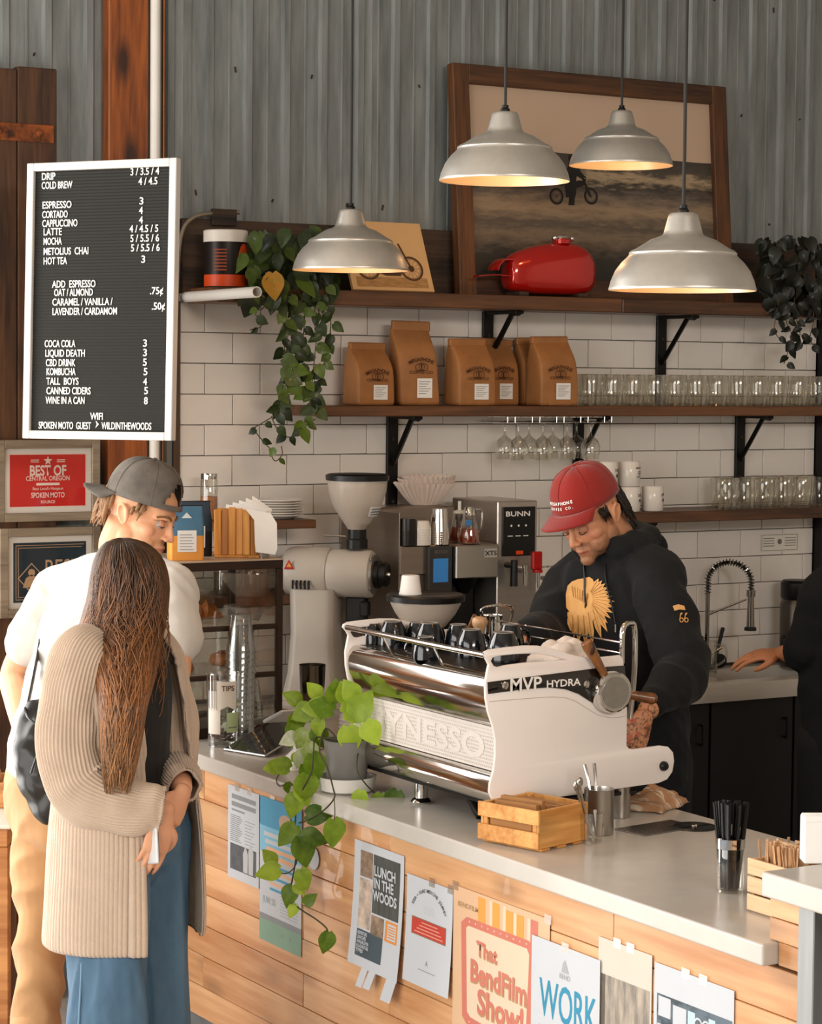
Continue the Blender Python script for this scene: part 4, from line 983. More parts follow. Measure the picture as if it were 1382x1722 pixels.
for sx in (-1, 1): ringp = ringpatch('infinity_sign', w*.62+sx*.0135, H*.77, .010, .0145, m_white, t, Z(H)+.0006)
pp(t, 'picture', circ(w*.13, H*.52, .022, 16, .03), m_or, Z, .0006); pp(t, 'picture', circ(w*.13, H*.52, .010, 12, .018), m_white, Z, .0009)
for k in range(4): pp(t, 'picture', circ(w*(.45+.05*k), H*.56-.004*k, .008, 8, .012), m_or, Z, .0006)
# round white disc half hidden by the vine
q = onx(527, 1443, XP)
t = thing('round_white_disc', 'round white disc on the bar front under the vine leaves', 'sticker', M=frame((XP, q.y, q.z), (0, -1, 0), (0, 0, 1), (-1, 0, 0)))
MB().prism(circ(0, 0, .032, 28), 0, .0012).build('disc', m_white, t, smooth=0)
# ================================================================== ESPRESSO MACHINE
YN, YF = -2.375, -1.672                       # near and far side panels
m_mwhite = mat('white_powder_coat', 'e7ddd6', .38, var=.015)
m_bglass = mat('black_mirror_glass', '15100d', .05, spec=.8, coat=.5)
m_chrome2 = mat('mirror_steel', 'cfcac4', .09, metal=1, bump=.01, bscale=4)
m_blk = mat('black_plastic', '0c0c0c', .4)
m_walnut = wood('oiled_walnut_handle', '4c2a12', '8a5529', 2, 4, .35, .05, 30, .1, coat=.3)
def ps(px, py): q = ony(px, py, YN); return (q.x, q.z)
t = thing('espresso_machine', 'white and chrome two group espresso machine standing on the bar', 'espresso machine', (0, 0, 0))
out = [(812, 1103), (814, 1097), (822, 1093), (850, 1089), (880, 1086), (905, 1086), (930, 1091), (955, 1099), (985, 1106), (1015, 1105), (1043, 1102), (1047, 1106), (1050, 1122), (1054, 1155), (1055, 1195), (1054, 1240), (1054, 1254), (1058, 1259), (1066, 1260), (1110, 1254), (1124, 1256), (1132, 1265), (1134, 1280), (1131, 1298), (1122, 1311), (1108, 1317), (1050, 1325), (990, 1334), (900, 1346), (850, 1352), (838, 1352), (828, 1345), (823, 1333), (824, 1318), (830, 1296), (833, 1270), (833, 1245), (829, 1222), (821, 1198), (817, 1175), (816, 1150), (819, 1133), (822, 1118), (818, 1110)]
hole = [(826, 1112), (829, 1106), (840, 1103), (870, 1100), (900, 1099), (925, 1103), (953, 1110), (925, 1112), (880, 1115), (850, 1119), (837, 1122), (831, 1120)]
T = frame((0, YN, 0), (1, 0, 0), (0, 0, 1), (0, -1, 0))
O2 = [ps(*q) for q in out]; H2 = [ps(*q) for q in hole]
shape([O2, H2], -.010, .0, 'side_panel', m_mwhite, t, T, .0025)
TF = frame((0, YF, 0), (1, 0, 0), (0, 0, 1), (0, -1, 0))
shape([O2, H2], -.010, .0, 'side_panel', m_mwhite, t, TF, .0025)
# dark glass band with lettering
band_px = [(819, 1147), (880, 1139), (960, 1129), (1020, 1121), (1049, 1119), (1053, 1155), (1054, 1188), (1035, 1193), (1012, 1191), (992, 1180), (972, 1167), (950, 1159), (920, 1156), (880, 1159), (850, 1163), (820, 1167)]
o = shape([[ps(*q) for q in band_px]], .0004, .003, 'glass_band', m_bglass, t, T, .0006)
# fine seam below the band
seam = [(822, 1180), (880, 1175), (930, 1172), (960, 1176), (985, 1190), (1005, 1202), (1030, 1207), (1053, 1204)]
q = [ps(*s_) for s_ in seam]; MB().tube([(x, YN-.0006, z) for x, z in spline(q, 4)], .0007, 6).build('panel_seam', mat('seam_grey', 'b3a79e', .6), t)
m_wl = mat('white_lettering', 'e9e4de', .35)
def side_text(s_, px0, px1, py, size, fw):
    a = ps(px0, py); b = ps(px1, py); c = ps(px1, py-(px1-px0)*.128)
    rot = math.atan2(c[1]-a[1], c[0]-a[0])*0
    text('lettering', s_, size, a[0], a[1], m_wl, t, .0036, .02, fitw=abs(b[0]-a[0]), T=T)
side_text('MVP', 855, 908, 1163, .047, 0); side_text('HYDRA', 917, 974, 1156, .025, 0)
for px in (847, 984):
    x, z = ps(px, 1152 if px < 900 else 1150); MB().lathe([(0, 0), (.0095, 0), (.0095, .004), (.006, .007), (0, .007)], 16, T=frame((x, YN-.003, z), (1, 0, 0), (0, 0, 1), (0, -1, 0))).build('screw_cap', m_chrome, t)
x, z = ps(1115, 1288); MB().lathe([(0, 0), (.0125, 0), (.0125, .006), (.009, .012), (0, .013)], 20, T=frame((x, YN, z), (1, 0, 0), (0, 0, 1), (0, -1, 0))).build('bolt_cap', m_blk, t)
# steam lever disc and walnut paddle
x, z = ps(1022, 1162)
kb = MB().lathe([(0, .03), (.047, .03), (.051, .027), (.053, .02), (.054, -.0), (0, 0)], 40, T=frame((x, YN-.004, z), (1, 0, 0), (0, 0, 1), (0, -1, 0))).build('steam_knob', m_chrome, t)
MB().lathe([(0, .0), (.040, .0), (.040, .0012), (0, .0012)], 36, T=frame((x, YN-.0345, z), (1, 0, 0), (0, 0, 1), (0, -1, 0))).build('brushed_face', mat('spun_steel', 'b9b7b3', .3, metal=1, var=.1, scale=30), kb)
a = Vector((x-.018, YN-.02, z+.035)); b = ony(984, 1078, YN-.02)
MB().tube([a, a.lerp(b, .12), a.lerp(b, .5), a.lerp(b, .85), a.lerp(b, .97), b], [.009, .0095, .0125, .0155, .014, .007], 14).build('paddle', m_walnut, kb)
MB().ball(a.lerp(b, .8)+Vector((0, -.011, 0)), (.008, .006, .016), 10, 8).build('knot', mat('dark_wood_knot', '3a200d', .4), kb)
# portafilter with walnut handle
p0, p1 = Vector((.055, -2.24, 1.214)), ond(1104, 1176, 5.13)
p1 = ony(1104, 1176, -2.30)
pf = MB().lathe([(.0, .0), (.034, 0), (.036, .028), (.0, .028)], 28, (-.02, -2.24, 1.20)).build('portafilter', m_chrome, t)
p0 = ony(1052, 1167, -2.27)
MB().tube([p0-(p1-p0)*.3, p0, p0.lerp(p1, .1), p0.lerp(p1, .5), p0.lerp(p1, .9), p1], [.008, .009, .0125, .0135, .0155, .009], 14).build('handle', m_walnut, pf)
MB().lathe([(0, 0), (.037, 0), (.037, .1), (.03, .12), (0, .12)], 28, (-.02, -2.24, 1.229)).build('group_head', m_chrome, t)
MB().lathe([(0, 0), (.037, 0), (.037, .1), (.03, .12), (0, .12)], 28, (-.02, -1.88, 1.229)).build('group_head', m_chrome, t)
# chrome body between the panels
def ext(prof, name, m, y0=YN+.0005+.010, y1=YF-.0005, par=t, smooth=40, thick=None):
    b = MB(); n = len(prof)
    b.add([(x, y0, z) for x, z in prof]+[(x, y1, z) for x, z in prof], [(i, (i+1) % n, n+(i+1) % n, n+i) for i in range(n)]+[tuple(range(n)), tuple(range(2*n-1, n-1, -1))])
    return b.build(name, m, par, smooth=smooth)
up = [(-.338, 1.333), (-.350, 1.331), (-.360, 1.322), (-.366, 1.305), (-.367, 1.285), (-.363, 1.262), (-.355, 1.240), (-.345, 1.220), (-.338, 1.205)]
ext([(-.20, 1.331), (-.30, 1.331)]+up+[(-.325, 1.200), (-.20, 1.200)], 'upper_chrome', m_chrome2, smooth=50)
ext([(-.3265, 1.199), (-.326, 1.17), (-.326, 1.13), (-.326, 1.09), (-.20, 1.09), (-.20, 1.199)], 'mesh_panel', mat('white_perforated_steel', 'ddd4cc', .5, metal=.1, var=.05, scale=6), smooth=40)
# rows of perforations, flat squares in the shade colour of the holes
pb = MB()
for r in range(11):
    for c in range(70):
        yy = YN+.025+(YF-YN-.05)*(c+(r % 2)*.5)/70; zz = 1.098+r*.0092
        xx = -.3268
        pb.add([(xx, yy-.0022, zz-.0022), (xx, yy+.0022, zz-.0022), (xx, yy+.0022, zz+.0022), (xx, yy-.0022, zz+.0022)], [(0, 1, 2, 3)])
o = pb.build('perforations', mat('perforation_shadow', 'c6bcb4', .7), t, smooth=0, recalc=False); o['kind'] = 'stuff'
lo = [(-.325, 1.088), (-.336, 1.086), (-.345, 1.078), (-.350, 1.062), (-.349, 1.040), (-.343, 1.022), (-.333, 1.012)]
ext(lo+[(-.20, 1.008), (-.20, 1.088)], 'lower_chrome', m_chrome2, smooth=50)
text('lettering', 'SYNESSO', .085, 0, 0, mat('ghost_lettering', 'd8cfc7', .5), t, 0, .03, fitw=.55, T=frame((-.3271, YF-.08, 1.115), (0, -1, 0), (0, 0, 1), (-1, 0, 0)))
MB().box(-.20, .02, YN+.012, YF-.001, 1.02, 1.326, .004).build('boiler_housing', m_mwhite, t)
MB().box(-.325, .10, YN+.014, YF-.004, 1.0005, 1.0115, .002).build('base_tray', m_blk, t)
MB().box(.03, .195, YN+.012, YF-.012, 1.03, 1.05, .002).build('drip_tray', m_steel, t)
MB().box(-.33, .03, YN+.012, YF-.001, 1.3315, 1.333, .0005).build('cup_tray', m_blk, t)
for yy in (-2.30, -1.93):
    for xx in ((-.17 if yy < -2 else -.285), .06):
        MB().lathe([(0, 0), (.026, 0), (.028, .004), (.022, .012), (.017, .014), (.017, .06), (0, .06)], 20, (xx, yy, BAR+.0005)).build('foot', m_chrome, t)
# front and rear cup rails
b = MB(); xr, zr = ps(818, 1102)[0]-.004, ps(818, 1102)[1]
b.tube([(xr, YN+.001, zr), (xr, YF-.011, zr)], .0075, 14); b.build('cup_rail', m_chrome, t)
for yy in (YN+.25, YF-.2): MB().tube([(xr, yy, zr), (xr+.03, yy, 1.331)], .004, 8).build('rail_post', m_chrome, t)
MB().tube(spline([(.09, -2.30, 1.33), (.09, -2.30, 1.40), (.10, -2.295, 1.425), (.12, -2.29, 1.43), (.14, -2.285, 1.415), (.145, -2.28, 1.30), (.14, -2.27, 1.18)], 6), .0075, 12).build('steam_wand', m_chrome, t)
for zz in (1.365, 1.392): MB().tube([(.045, YN+.02, zz), (.05, YF-.01, zz)], .0025, 8).build('rear_rail', m_chrome, t)
MB().tube(spline([(-.24, -2.07, 1.005), (-.25, -2.11, .99), (-.255, -2.16, .955), (-.255, -2.18, .945)], 6), .013, 12).build('drain_hose', m_blk, t)
rb = MB()
for i in range(16):
    k = i/15; rb.lathe([(.0135, 0), (.0155, .001), (.0135, .002)], 12, (-.24-.015*k, -2.07-.11*k, 1.0-.055*k))
rb.build('hose_ribs', mat('dark_grey_rubber', '2a2a2a', .5), t)
MB().tube(spline([(-.20, -2.1, 1.005), (-.215, -2.15, .98), (-.225, -2.19, .946)], 6), .006, 10).build('water_line', m_steel, t)
MB().prism(circ(-.24, -2.19, .035, 24, .028), BAR+.0002, BAR+.0016).build('grommet', m_blk, t)

# ---------------------------------------------------------------- cups warming upside down on top
m_cup = mat('dark_blue_black_glaze', '0d1218', .12, coat=.6, var=.2, scale=7)
m_foot = mat('raw_grey_foot_ring', '8a8078', .6, var=.2)
def make_cup(r, h):
    t = thing('espresso_cup', '', 'cup', (0, 0, 0), 0, 'dark cups upside down on the espresso machine')
    MB().lathe([(r-.003, .0005), (r, 0), (r, .004), (r*.97, h*.35), (r*.84, h*.7), (r*.64, h*.92), (r*.60, h*.97), (r*.5, h*.965), (0, h*.94)], 28).build('bowl', m_cup, t, smooth=60)
    MB().lathe([(r*.60, h*.965), (r*.60, h), (r*.53, h), (r*.50, h*.967)], 28).build('foot_ring', m_foot, t)
    MB().prism(circ(0, 0, r*.5, 20), h*.955, h*.962).build('base_disc', mat('dark_base_glaze', '3a3632', .35, var=.3), t)
    MB().tube(spline([(r*.93, 0, h*.2), (r*1.4, 0, h*.24), (r*1.5, 0, h*.5), (r*1.25, 0, h*.72), (r*.8, 0, h*.72)], 5), (.004, .007), 8).build('handle', m_cup, t)
    return t
cups = [(627, 1082, 0, .029, .056, 'small dark cup at the far left end of the cup tray', 1.2), (660, 1085, 0, .041, .066, 'dark cup second from the far end of the tray', -1.9),
        (701, 1084, 0, .033, .062, 'dark cup in the back row just left of the middle of the tray', 1.6), (722, 1092, 0, .041, .072, 'large dark cup in the middle of the tray', .4),
        (714, 1108, 0, .034, .058, 'dark cup lowest behind the chrome rail near the middle', 2.3), (770, 1092, 0, .036, .068, 'dark cup half hidden behind the middle front cup', 1.0),
        (792, 1104, 0, .041, .072, 'dark cup with pale foot ring in the front right of the tray', .2),
        (846, 1112, 0, .044, .076, 'largest dark cup nearest the white side panel', .3), (858, 1094, 0, .038, .072, 'dark cup behind the largest one beside the folded cloth', .0)]
for i, (px, py, _, r, h, lab, rz) in enumerate(cups):
    q = onz(px, py, 1.3335); c = make_cup(r, h); c.location = (q.x, q.y, 1.3336); c.rotation_euler = (0, 0, rz); c['label'] = lab
# folded cloth on the tray
def cloth(label, loc, rz, lx, ly, hz, seed, m, layers=2, name='bar_cloth'):
    rd = np.random.RandomState(seed); t = thing(name, label, 'cloth', loc, rz)
    n = 22
    for L in range(layers):
        ph = rd.rand(6)*6; vs = []; fs = []
        for i in range(n+1):
            for j in range(n+1):
                u, v = i/n*2-1, j/n*2-1
                ed = max(abs(u), abs(v)); 
                z = hz*(.55+.45*L/max(1, layers-1))*(1-ed**10)*(.8+.14*math.sin(3.1*u+ph[0])*math.cos(2.3*v+ph[1])+.10*math.sin(7*u+4*v+ph[2])+.025*math.sin(9*v-5*u+ph[5]))
                rx = 1+.08*math.sin(4*v+ph[3]); ry = 1+.08*math.sin(5*u+ph[4]); k = 1-.22*L
                vs.append((u*lx/2*rx*k+.01*L, v*ly/2*ry*k, max(.001, z)+.0004))
        for i in range(n):
            for j in range(n): a = i*(n+1)+j; fs.append((a, a+1, a+n+2, a+n+1))
        b = MB(); b.add(vs, fs); o = b.build('fold', m, t, smooth=180, recalc=False)
        md = o.modifiers.new('s', 'SOLIDIFY'); md.thickness = .0025
    return t
m_cloth = mat('off_white_terry_cloth', 'd9c9bd', .95, var=.06, sheen=.3, bump=.6, bscale=260)
q = onz(925, 1092, 1.353); cloth('folded off white cloth lying on top of the espresso machine', (-.05, -2.23, 1.3336), .4, .16, .11, .06, 4, m_cloth)
# tamper
q = onz(806, 1088, 1.3335)
t = thing('tamper', 'coffee tamper with pale wooden knob standing on the espresso machine', 'tamper', (q.x, q.y, 1.3336))
MB().lathe([(0, 0), (.029, 0), (.029, .012), (.012, .018), (.009, .03), (0, .03)], 24).build('base', m_chrome, t)
MB().lathe([(0, .03), (.009, .03), (.012, .045), (.02, .06), (.0215, .07), (.019, .078), (.010, .082), (0, .082)], 24).build('knob', wood('pale_beech', 'a5794f', 'cba27a', 2, 4, .4, .03, 30, .1), t)
# small milk pitcher with wire handle
q = onz(826, 1080, 1.3335)
t = thing('milk_pitcher', 'steel milk pitcher with looped handle behind the cups on the machine', 'pitcher', (q.x, q.y, 1.3336))
MB().lathe([(0, 0), (.036, 0), (.036, .03), (.030, .06), (.032, .075), (.0305, .075), (.029, .06), (.034, .03), (.034, .002), (0, .002)], 28).build('jug', m_chrome, t)
MB().tube(spline([(-.03, -.01, .07), (-.045, -.02, .095), (.0, -.03, .105), (.05, -.02, .095), (.055, -.01, .06), (.034, 0, .03)], 6), .004, 10).build('handle', m_chrome, t)
t = thing('wooden_brush', 'short wooden brush handle lying behind the dark cups', 'brush', (-.02, -1.735, 1.3336))
MB().tube([(0, .03, .012), (0, .0, .03), (0, -.02, .055), (0, -.03, .075)], [.006, .008, .0085, .006], 10).build('handle', m_walnut, t)
MB().box(-.012, .012, .02, .06, .0, .02, .004).build('bristles', m_blk, t)
# ================================================================== EQUIPMENT ON THE BACK COUNTER
BW = BAR+.0045
m_plas = mat('pale_grey_enamel', 'bdb4a9', .35, var=.03)
m_smoke = mat('frosted_clear_plastic', 'cdbfb0', .3, alpha=.62, var=.06)
m_beans = mat('coffee_residue', '6b5a48', .7, var=.4, scale=40)
# ---------------------------------------------------------------- tall shop grinder
H0 = Vector((.398, -.36, 0)); ang = math.radians(-45)
t = thing('shop_grinder', 'tall white shop grinder with big clear hopper in front of the tiles', 'coffee grinder', (H0.x, H0.y, BW), ang)
# local: +x = towards the front of the grinding head
MB().lathe([(0, 0), (.13, 0), (.135, .012), (.12, .03), (0, .03)], 36, (-.12, 0, 0), sx=1.2).build('base', m_plas, t)
rings = [rrect(a, b_, .03, 4, -.14, 0) for a, b_ in ((.20, .19), (.165, .165), (.15, .15), (.155, .16))]
MB().loft([[(x, y, z) for x, y in r] for r, z in zip(rings, (.028, .12, .25, .40))]).build('column', m_plas, t)
AX = .452
Tx = frame((0, 0, AX), (0, 1, 0), (0, 0, 1), (1, 0, 0))
MB().lathe([(0, -.26), (.055, -.255), (.08, -.238), (.087, -.215), (.087, -.10), (.082, -.09), (0, -.09)], 40, T=Tx).build('motor', m_plas, t)
MB().lathe([(.0, -.09), (.078, -.09), (.081, -.08), (.081, .045), (.077, .055), (.06, .06), (0, .06)], 40, T=Tx).build('grinding_head', m_plas, t)
MB().lathe([(0, .058), (.066, .058), (.066, .066), (0, .066)], 36, T=Tx).build('front_ring', mat('cast_aluminium', 'a7a39c', .4, metal=.8), t)
kn = MB().lathe([(0, .066), (.046, .066), (.046, .082), (.040, .085), (.040, .105), (.034, .11), (0, .11)], 30, T=Tx).build('dial', m_blk, t)
MB().lathe([(0, .11), (.009, .11), (.008, .117), (0, .118)], 14, T=Tx).build('dial_bolt', m_chrome, kn)
for a in range(4):
    MB().lathe([(0, .06), (.006, .06), (.006, .064), (0, .064)], 10, T=Tx @ Matrix.Translation((.068*math.cos(a*pi/2+.7), .068*math.sin(a*pi/2+.7), 0))).build('bolt', mat('cast_aluminium'), t)
for k in range(5): MB().box(-.20+k*.014, -.194+k*.014, -.0895, -.084, AX-.05, AX-.02, .001).build('vent_slot', m_blk, t)
tri = [(-.018, -.014), (.018, -.014), (0, .018)]
MB().prism(tri, 0, .001, T=frame((-.21, -.0875, AX+.03), (1, 0, 0), (0, 0, 1), (0, -1, 0))).build('warning_sign', mat('red_warning_sign', 'b3161a', .5), t, smooth=0)
MB().prism([(x*.5, y*.5) for x, y in tri], .001, .0015, T=frame((-.21, -.0875, AX+.03), (1, 0, 0), (0, 0, 1), (0, -1, 0))).build('warning_mark', mat('amber_print'), t, smooth=0)
MB().box(-.03, .035, -.03, .03, AX-.16, AX-.075, .006).build('spout', m_blk, t)
MB().box(.02, .05, -.035, .0, AX-.14, AX-.09, .004).tube([(.03, -.02, AX-.13), (.03, -.02, AX-.19)], [.012, .004], 8).build('bag_clamp', m_blk, t)
MB().lathe([(0, .085), (.036, .085), (.036, .115), (.031, .12), (.031, .15), (0, .15)], 28, (0, 0, AX)).build('throat', m_blk, t)
MB().tube([(-.11, -.02, AX+.128), (-.035, -.01, AX+.125)], .003, 8).build('slide_gate', m_steel, t)
hp = MB().lathe([(.03, .148), (.034, .155), (.058, .19), (.082, .23), (.097, .275), (.101, .315), (.1005, .316)], 44, (0, 0, AX)).build('hopper', m_smoke, t, smooth=60)
MB().lathe([(.0, .17), (.04, .166), (.03, .152), (0, .152)], 30, (0, 0, AX)).build('leftover_beans', m_beans, hp)
MB().lathe([(.101, .313), (.106, .314), (.107, .331), (.095, .336), (0, .338)], 44, (0, 0, AX)).build('lid', m_blk, t)
# handwritten label round the cone
arc = [(.0745, a) for a in np.linspace(-.75, .25, 9)]
b = MB(); b.loft([[((r-.007)*math.cos(a), (r-.007)*math.sin(a), AX+.195) for r, a in arc], [((r+.009)*math.cos(a), (r+.009)*math.sin(a), AX+.228) for r, a in arc]], caps=False, closed=False)
b.build('paper_label', m_label, t, recalc=False)
for k in range(3):
    b = MB(); z0 = AX+.219-.009*k; rr_ = .0835-.0045*k
    b.loft([[(rr_*math.cos(a), rr_*math.sin(a), z0+.0012*math.sin(40*a)) for a in np.linspace(-.68, .1-.1*k, 30)], [(rr_*math.cos(a), rr_*math.sin(a), z0+.0022+.0012*math.sin(40*a)) for a in np.linspace(-.68, .1-.1*k, 30)]], caps=False, closed=False)
    b.build('handwriting', m_ink, t, recalc=False)

# ---------------------------------------------------------------- batch brewer
x0, x1 = ony(676, 930, -.45).x, ony(835, 930, -.45).x
t = thing('coffee_brewer', 'steel batch coffee brewer with blue screen behind the espresso machine', 'coffee brewer', ((x0+x1)/2, -.45, BW))
hw = (x1-x0)/2; dk = 1.49-BW; tw = 1.605-BW
m_bst = mat('warm_brushed_steel', '9b8f84', .32, metal=.9, var=.1, scale=5, stretch=(.3, .3, 8), bump=.05)
MB().box(-hw, hw, .27, .42, 0, tw, .006).build('tower', m_bst, t)
MB().box(-hw, -hw+.004, .02, .27, 0, tw-.004, .001).build('side_plate', m_bst, t)
MB().box(-hw+.004, hw, .02, .27, dk-.10, dk, .004).build('warmer_deck', m_bst, t)
MB().box(-hw+.004, -.02, .03, .27, .0, dk-.101).build('housing', m_bst, t)
MB().box(-.02, hw, .15, .27, .0, dk-.101).build('rear_housing', m_blk, t)
xs_ = ony(721, 940, -.45).x-(x0+x1)/2; xe_ = ony(761, 940, -.45).x-(x0+x1)/2
pn = MB().box(xs_, xe_, .0, .03, dk-.165, dk-.004, .003).build('control_panel', mat('charcoal_panel', '3a3735', .45), t)
MB().box(xs_+.018, xe_-.018, -.0015, .0, dk-.125, dk-.045).build('screen', mat('blue_lcd', '2c6ea8', .3, emit='3c86c8', estr=.25), pn, smooth=0)
text('lettering', 'FETCO', .014, (xs_+xe_)/2, dk-.027, mat('dim_grey_print', '6d6a66', .6), pn, .0, .02, 'CENTER', 1.2, T=frame((0, -.0004, 0), (1, 0, 0), (0, 0, 1), (0, -1, 0)))
bx_ = MB().box(xe_+.002, hw-.004, -.02, .05, dk-.115, dk-.002, .004).build('brew_basket', m_steel, t)
MB().box(hw-.062, hw-.012, -.0215, -.02, dk-.045, dk-.015).build('name_plate', mat('pale_plate', 'c9c5be', .4, metal=.5), bx_, smooth=0)
text('lettering', 'XTS', .022, hw-.037, dk-.038, m_ink, bx_, .0, .02, 'CENTER', 1.2, T=frame((0, -.0222, 0), (1, 0, 0), (0, 0, 1), (0, -1, 0)))
MB().lathe([(0, 0), (.02, 0), (.05, .05), (.055, .055), (0, .056)], 24, ((xe_+hw)/2, .07, dk-.172)).build('funnel', m_blk, t)
MB().lathe([(0, 0), (.07, 0), (.075, .01), (.075, .20), (.06, .225), (0, .23)], 30, ((xe_+hw)/2, .075, .02)).build('thermal_server', m_bst, t)
DK = BW+dk+.0005
# stacks on the deck
def stack(name, label, px, Y, n, r0, r1, h, dz, m, cat='cup', mi=None, z=DK, inv=True):
    q = ony(px, 910, Y)
    for i in range(n):
        tt = bpy.data.objects.new(name, mi); COL.objects.link(tt); tt.location = (q.x, Y, z+i*dz)
        props(tt, label % ORD[i], cat, label.split(', ')[1])
def nest(r0, r1, h, m, th=.0012):
    b = MB().lathe([(r0-th, .0), (r0, 0), (r0, .004), (r0*.97+r1*.03, .006), (r1, h), (r1-.004, h+.001), (0, h+.001)], 24)
    return mesh_of('nested_cup', b.v, b.f, m, None, 50)
stack('black_cup', '%s black cup from below, in the left stack on the brewer', 683, -.40, 6, 0, 0, .05, .009, m_blk, 'cup', nest(.04, .037, .045, mat('dark_glazed_cup', '17130f', .25)))
stack('saucer_cup', '%s pale rimmed cup from below, in the middle stack on the brewer', 706, -.405, 7, 0, 0, .05, .0085, m_steel, 'cup', nest(.038, .03, .03, m_mug))
stack('steel_cup', '%s steel cup from below, in the tall stack on the brewer', 739, -.405, 6, 0, 0, .05, .0075, m_steel, 'cup', nest(.036, .027, .082, m_chrome2))
# syrup bottles
def syrup(label, px, Y, k, metal=True):
    q = ony(px, 912, Y); t = thing('syrup_bottle', label, 'bottle', (q.x, Y, DK), -.5)
    MB().lathe([(0, 0), (.036*k, 0), (.038*k, .006), (.036*k, .03), (.026*k, .075), (.022*k, .098), (.0215*k, .099)], 28).build('glass', thin_glass('clear_glass'), t, smooth=60)
    MB().lathe([(0, .003), (.035*k, .003), (.0365*k, .008), (.035*k, .03), (.0305*k, .052), (0, .052)], 28).build('syrup', mat('amber_syrup', 'a33c08', .1, trans=.4, ior=1.36), t, smooth=60)
    if metal:
        c = MB().lathe([(0, .125), (.015, .124), (.021, .115), (.024, .098), (.0, .098)], 24).build('cap', m_chrome, t)
        MB().tube(spline([(.02, 0, .115), (.042, 0, .110), (.04, 0, .06), (.033, 0, .035)], 5), (.004, .007), 8).build('handle', m_chrome, t)
        MB().box(-.014, .006, -.030, -.028, .062, .082).build('blue_star', mat('star_blue', '2f6ea5', .5), t, smooth=0)
    else:
        MB().lathe([(0, .14), (.006, .14), (.006, .11), (.02, .106), (.023, .098), (0, .098)], 20).build('pourer', mat('white_paint'), t)
    return t
syrup('syrup dispenser with chrome lid and handle on the brewer deck', 789, -.415, 1.0)
syrup('amber bottle with white pourer behind the chrome lidded dispenser', 772, -.33, .95, False)
# paper filters on the tower
q = ony(713, 862, -.10)
rd = random.Random(5)
for k in range(3):
    t = thing('paper_filter_stack', '%s nest of fluted paper coffee filters on top of the brewer' % ('lowest', 'middle', 'topmost')[k], 'coffee filter', (q.x+.008*(k-1), -.115, BW+tw+.0005+.012*k), .3*k, 'fluted paper filters on the brewer')
    n = 120; rr = []
    for z, r, f in ((0, .048, .0), (.004, .052, .3), (.035, .078, .8), (.075, .108, 1.0), (.08, .111, 1.0)):
        rr.append([((r+f*.006*math.cos(30*2*pi*j/n))*math.cos(2*pi*j/n), (r+f*.006*math.cos(30*2*pi*j/n))*math.sin(2*pi*j/n)*.8, z+f*.003*math.sin(30*2*pi*j/n+k)) for j in range(n)])
    b = MB().loft(rr, caps=False); b.f.append(tuple(range(n-1, -1, -1))); b.m.append(0)
    b.build('filter', mat('white_filter_paper', 'ead9cd', .8), t, smooth=60)

# ---------------------------------------------------------------- hot water boiler
x0, x1 = ony(836, 930, -.42).x, ony(903, 930, -.42).x; hb = 1.632-BW
t = thing('water_boiler', 'tall steel hot water boiler with black panel beside the barista', 'water boiler', ((x0+x1)/2, -.42, BW)); hw = (x1-x0)/2
m_bs2 = mat('light_brushed_steel', 'c2bbb3', .3, metal=.85, var=.08, scale=5, stretch=(.3, .3, 8))
MB().box(-hw, hw, 0, .30, .02, hb, .004).build('case', m_bs2, t)
MB().box(-hw-.01, hw+.01, -.08, .30, 0, .02, .003).build('base', m_blk, t)
bp2 = MB().box(-hw+.018, hw-.012, -.006, .0, hb-.19, hb-.02, .002).build('panel', m_blk, t)
TT = frame((0, -.0065, 0), (1, 0, 0), (0, 0, 1), (0, -1, 0))
text('lettering', 'BUNN', .024, -hw+.028, hb-.052, m_wl, bp2, 0, .02, fitw=hw*1.2, T=TT)
for k in range(3): MB().prism(circ(-.03+.03*k, hb-.085, .004, 8), 0, .0006, T=TT).build('button', m_wl, bp2, smooth=0)
for k in range(3): MB().prism(rect(-.045+.032*k, hb-.122, -.024+.032*k, hb-.119), 0, .0006, T=TT).build('button_mark', m_wl, bp2, smooth=0)
MB().prism(rect(-.01, hb-.185, .02, hb-.172), 0, .0006, T=TT).build('hot_warning', mat('orange_red_print'), bp2, smooth=0)
fc = MB().tube([(.0, 0, hb-.235), (0, -.05, hb-.235)], .013, 14).tube([(0, -.05, hb-.22), (0, -.05, hb-.29)], [.012, .009], 14).build('faucet', m_chrome, t)
MB().box(.02, .06, -.07, -.05, hb-.235, hb-.172, .004).tube([(.045, -.06, hb-.235), (.045, -.06, hb-.245)], .018, 12).build('red_lever', mat('red_lever_plastic', 'a8120f', .3), fc)
MB().tube([(.045, -.06, hb-.245), (.045, -.06, hb-.30)], [.011, .008], 12).build('nozzle', m_chrome, fc)
MB().tube([(-.045, -.05, hb-.20), (-.045, -.05, hb-.29)], [.012, .014], 12).tube([(-.045, 0, hb-.22), (-.045, -.05, hb-.22)], .01, 10).build('sight_gauge', m_blk, fc)

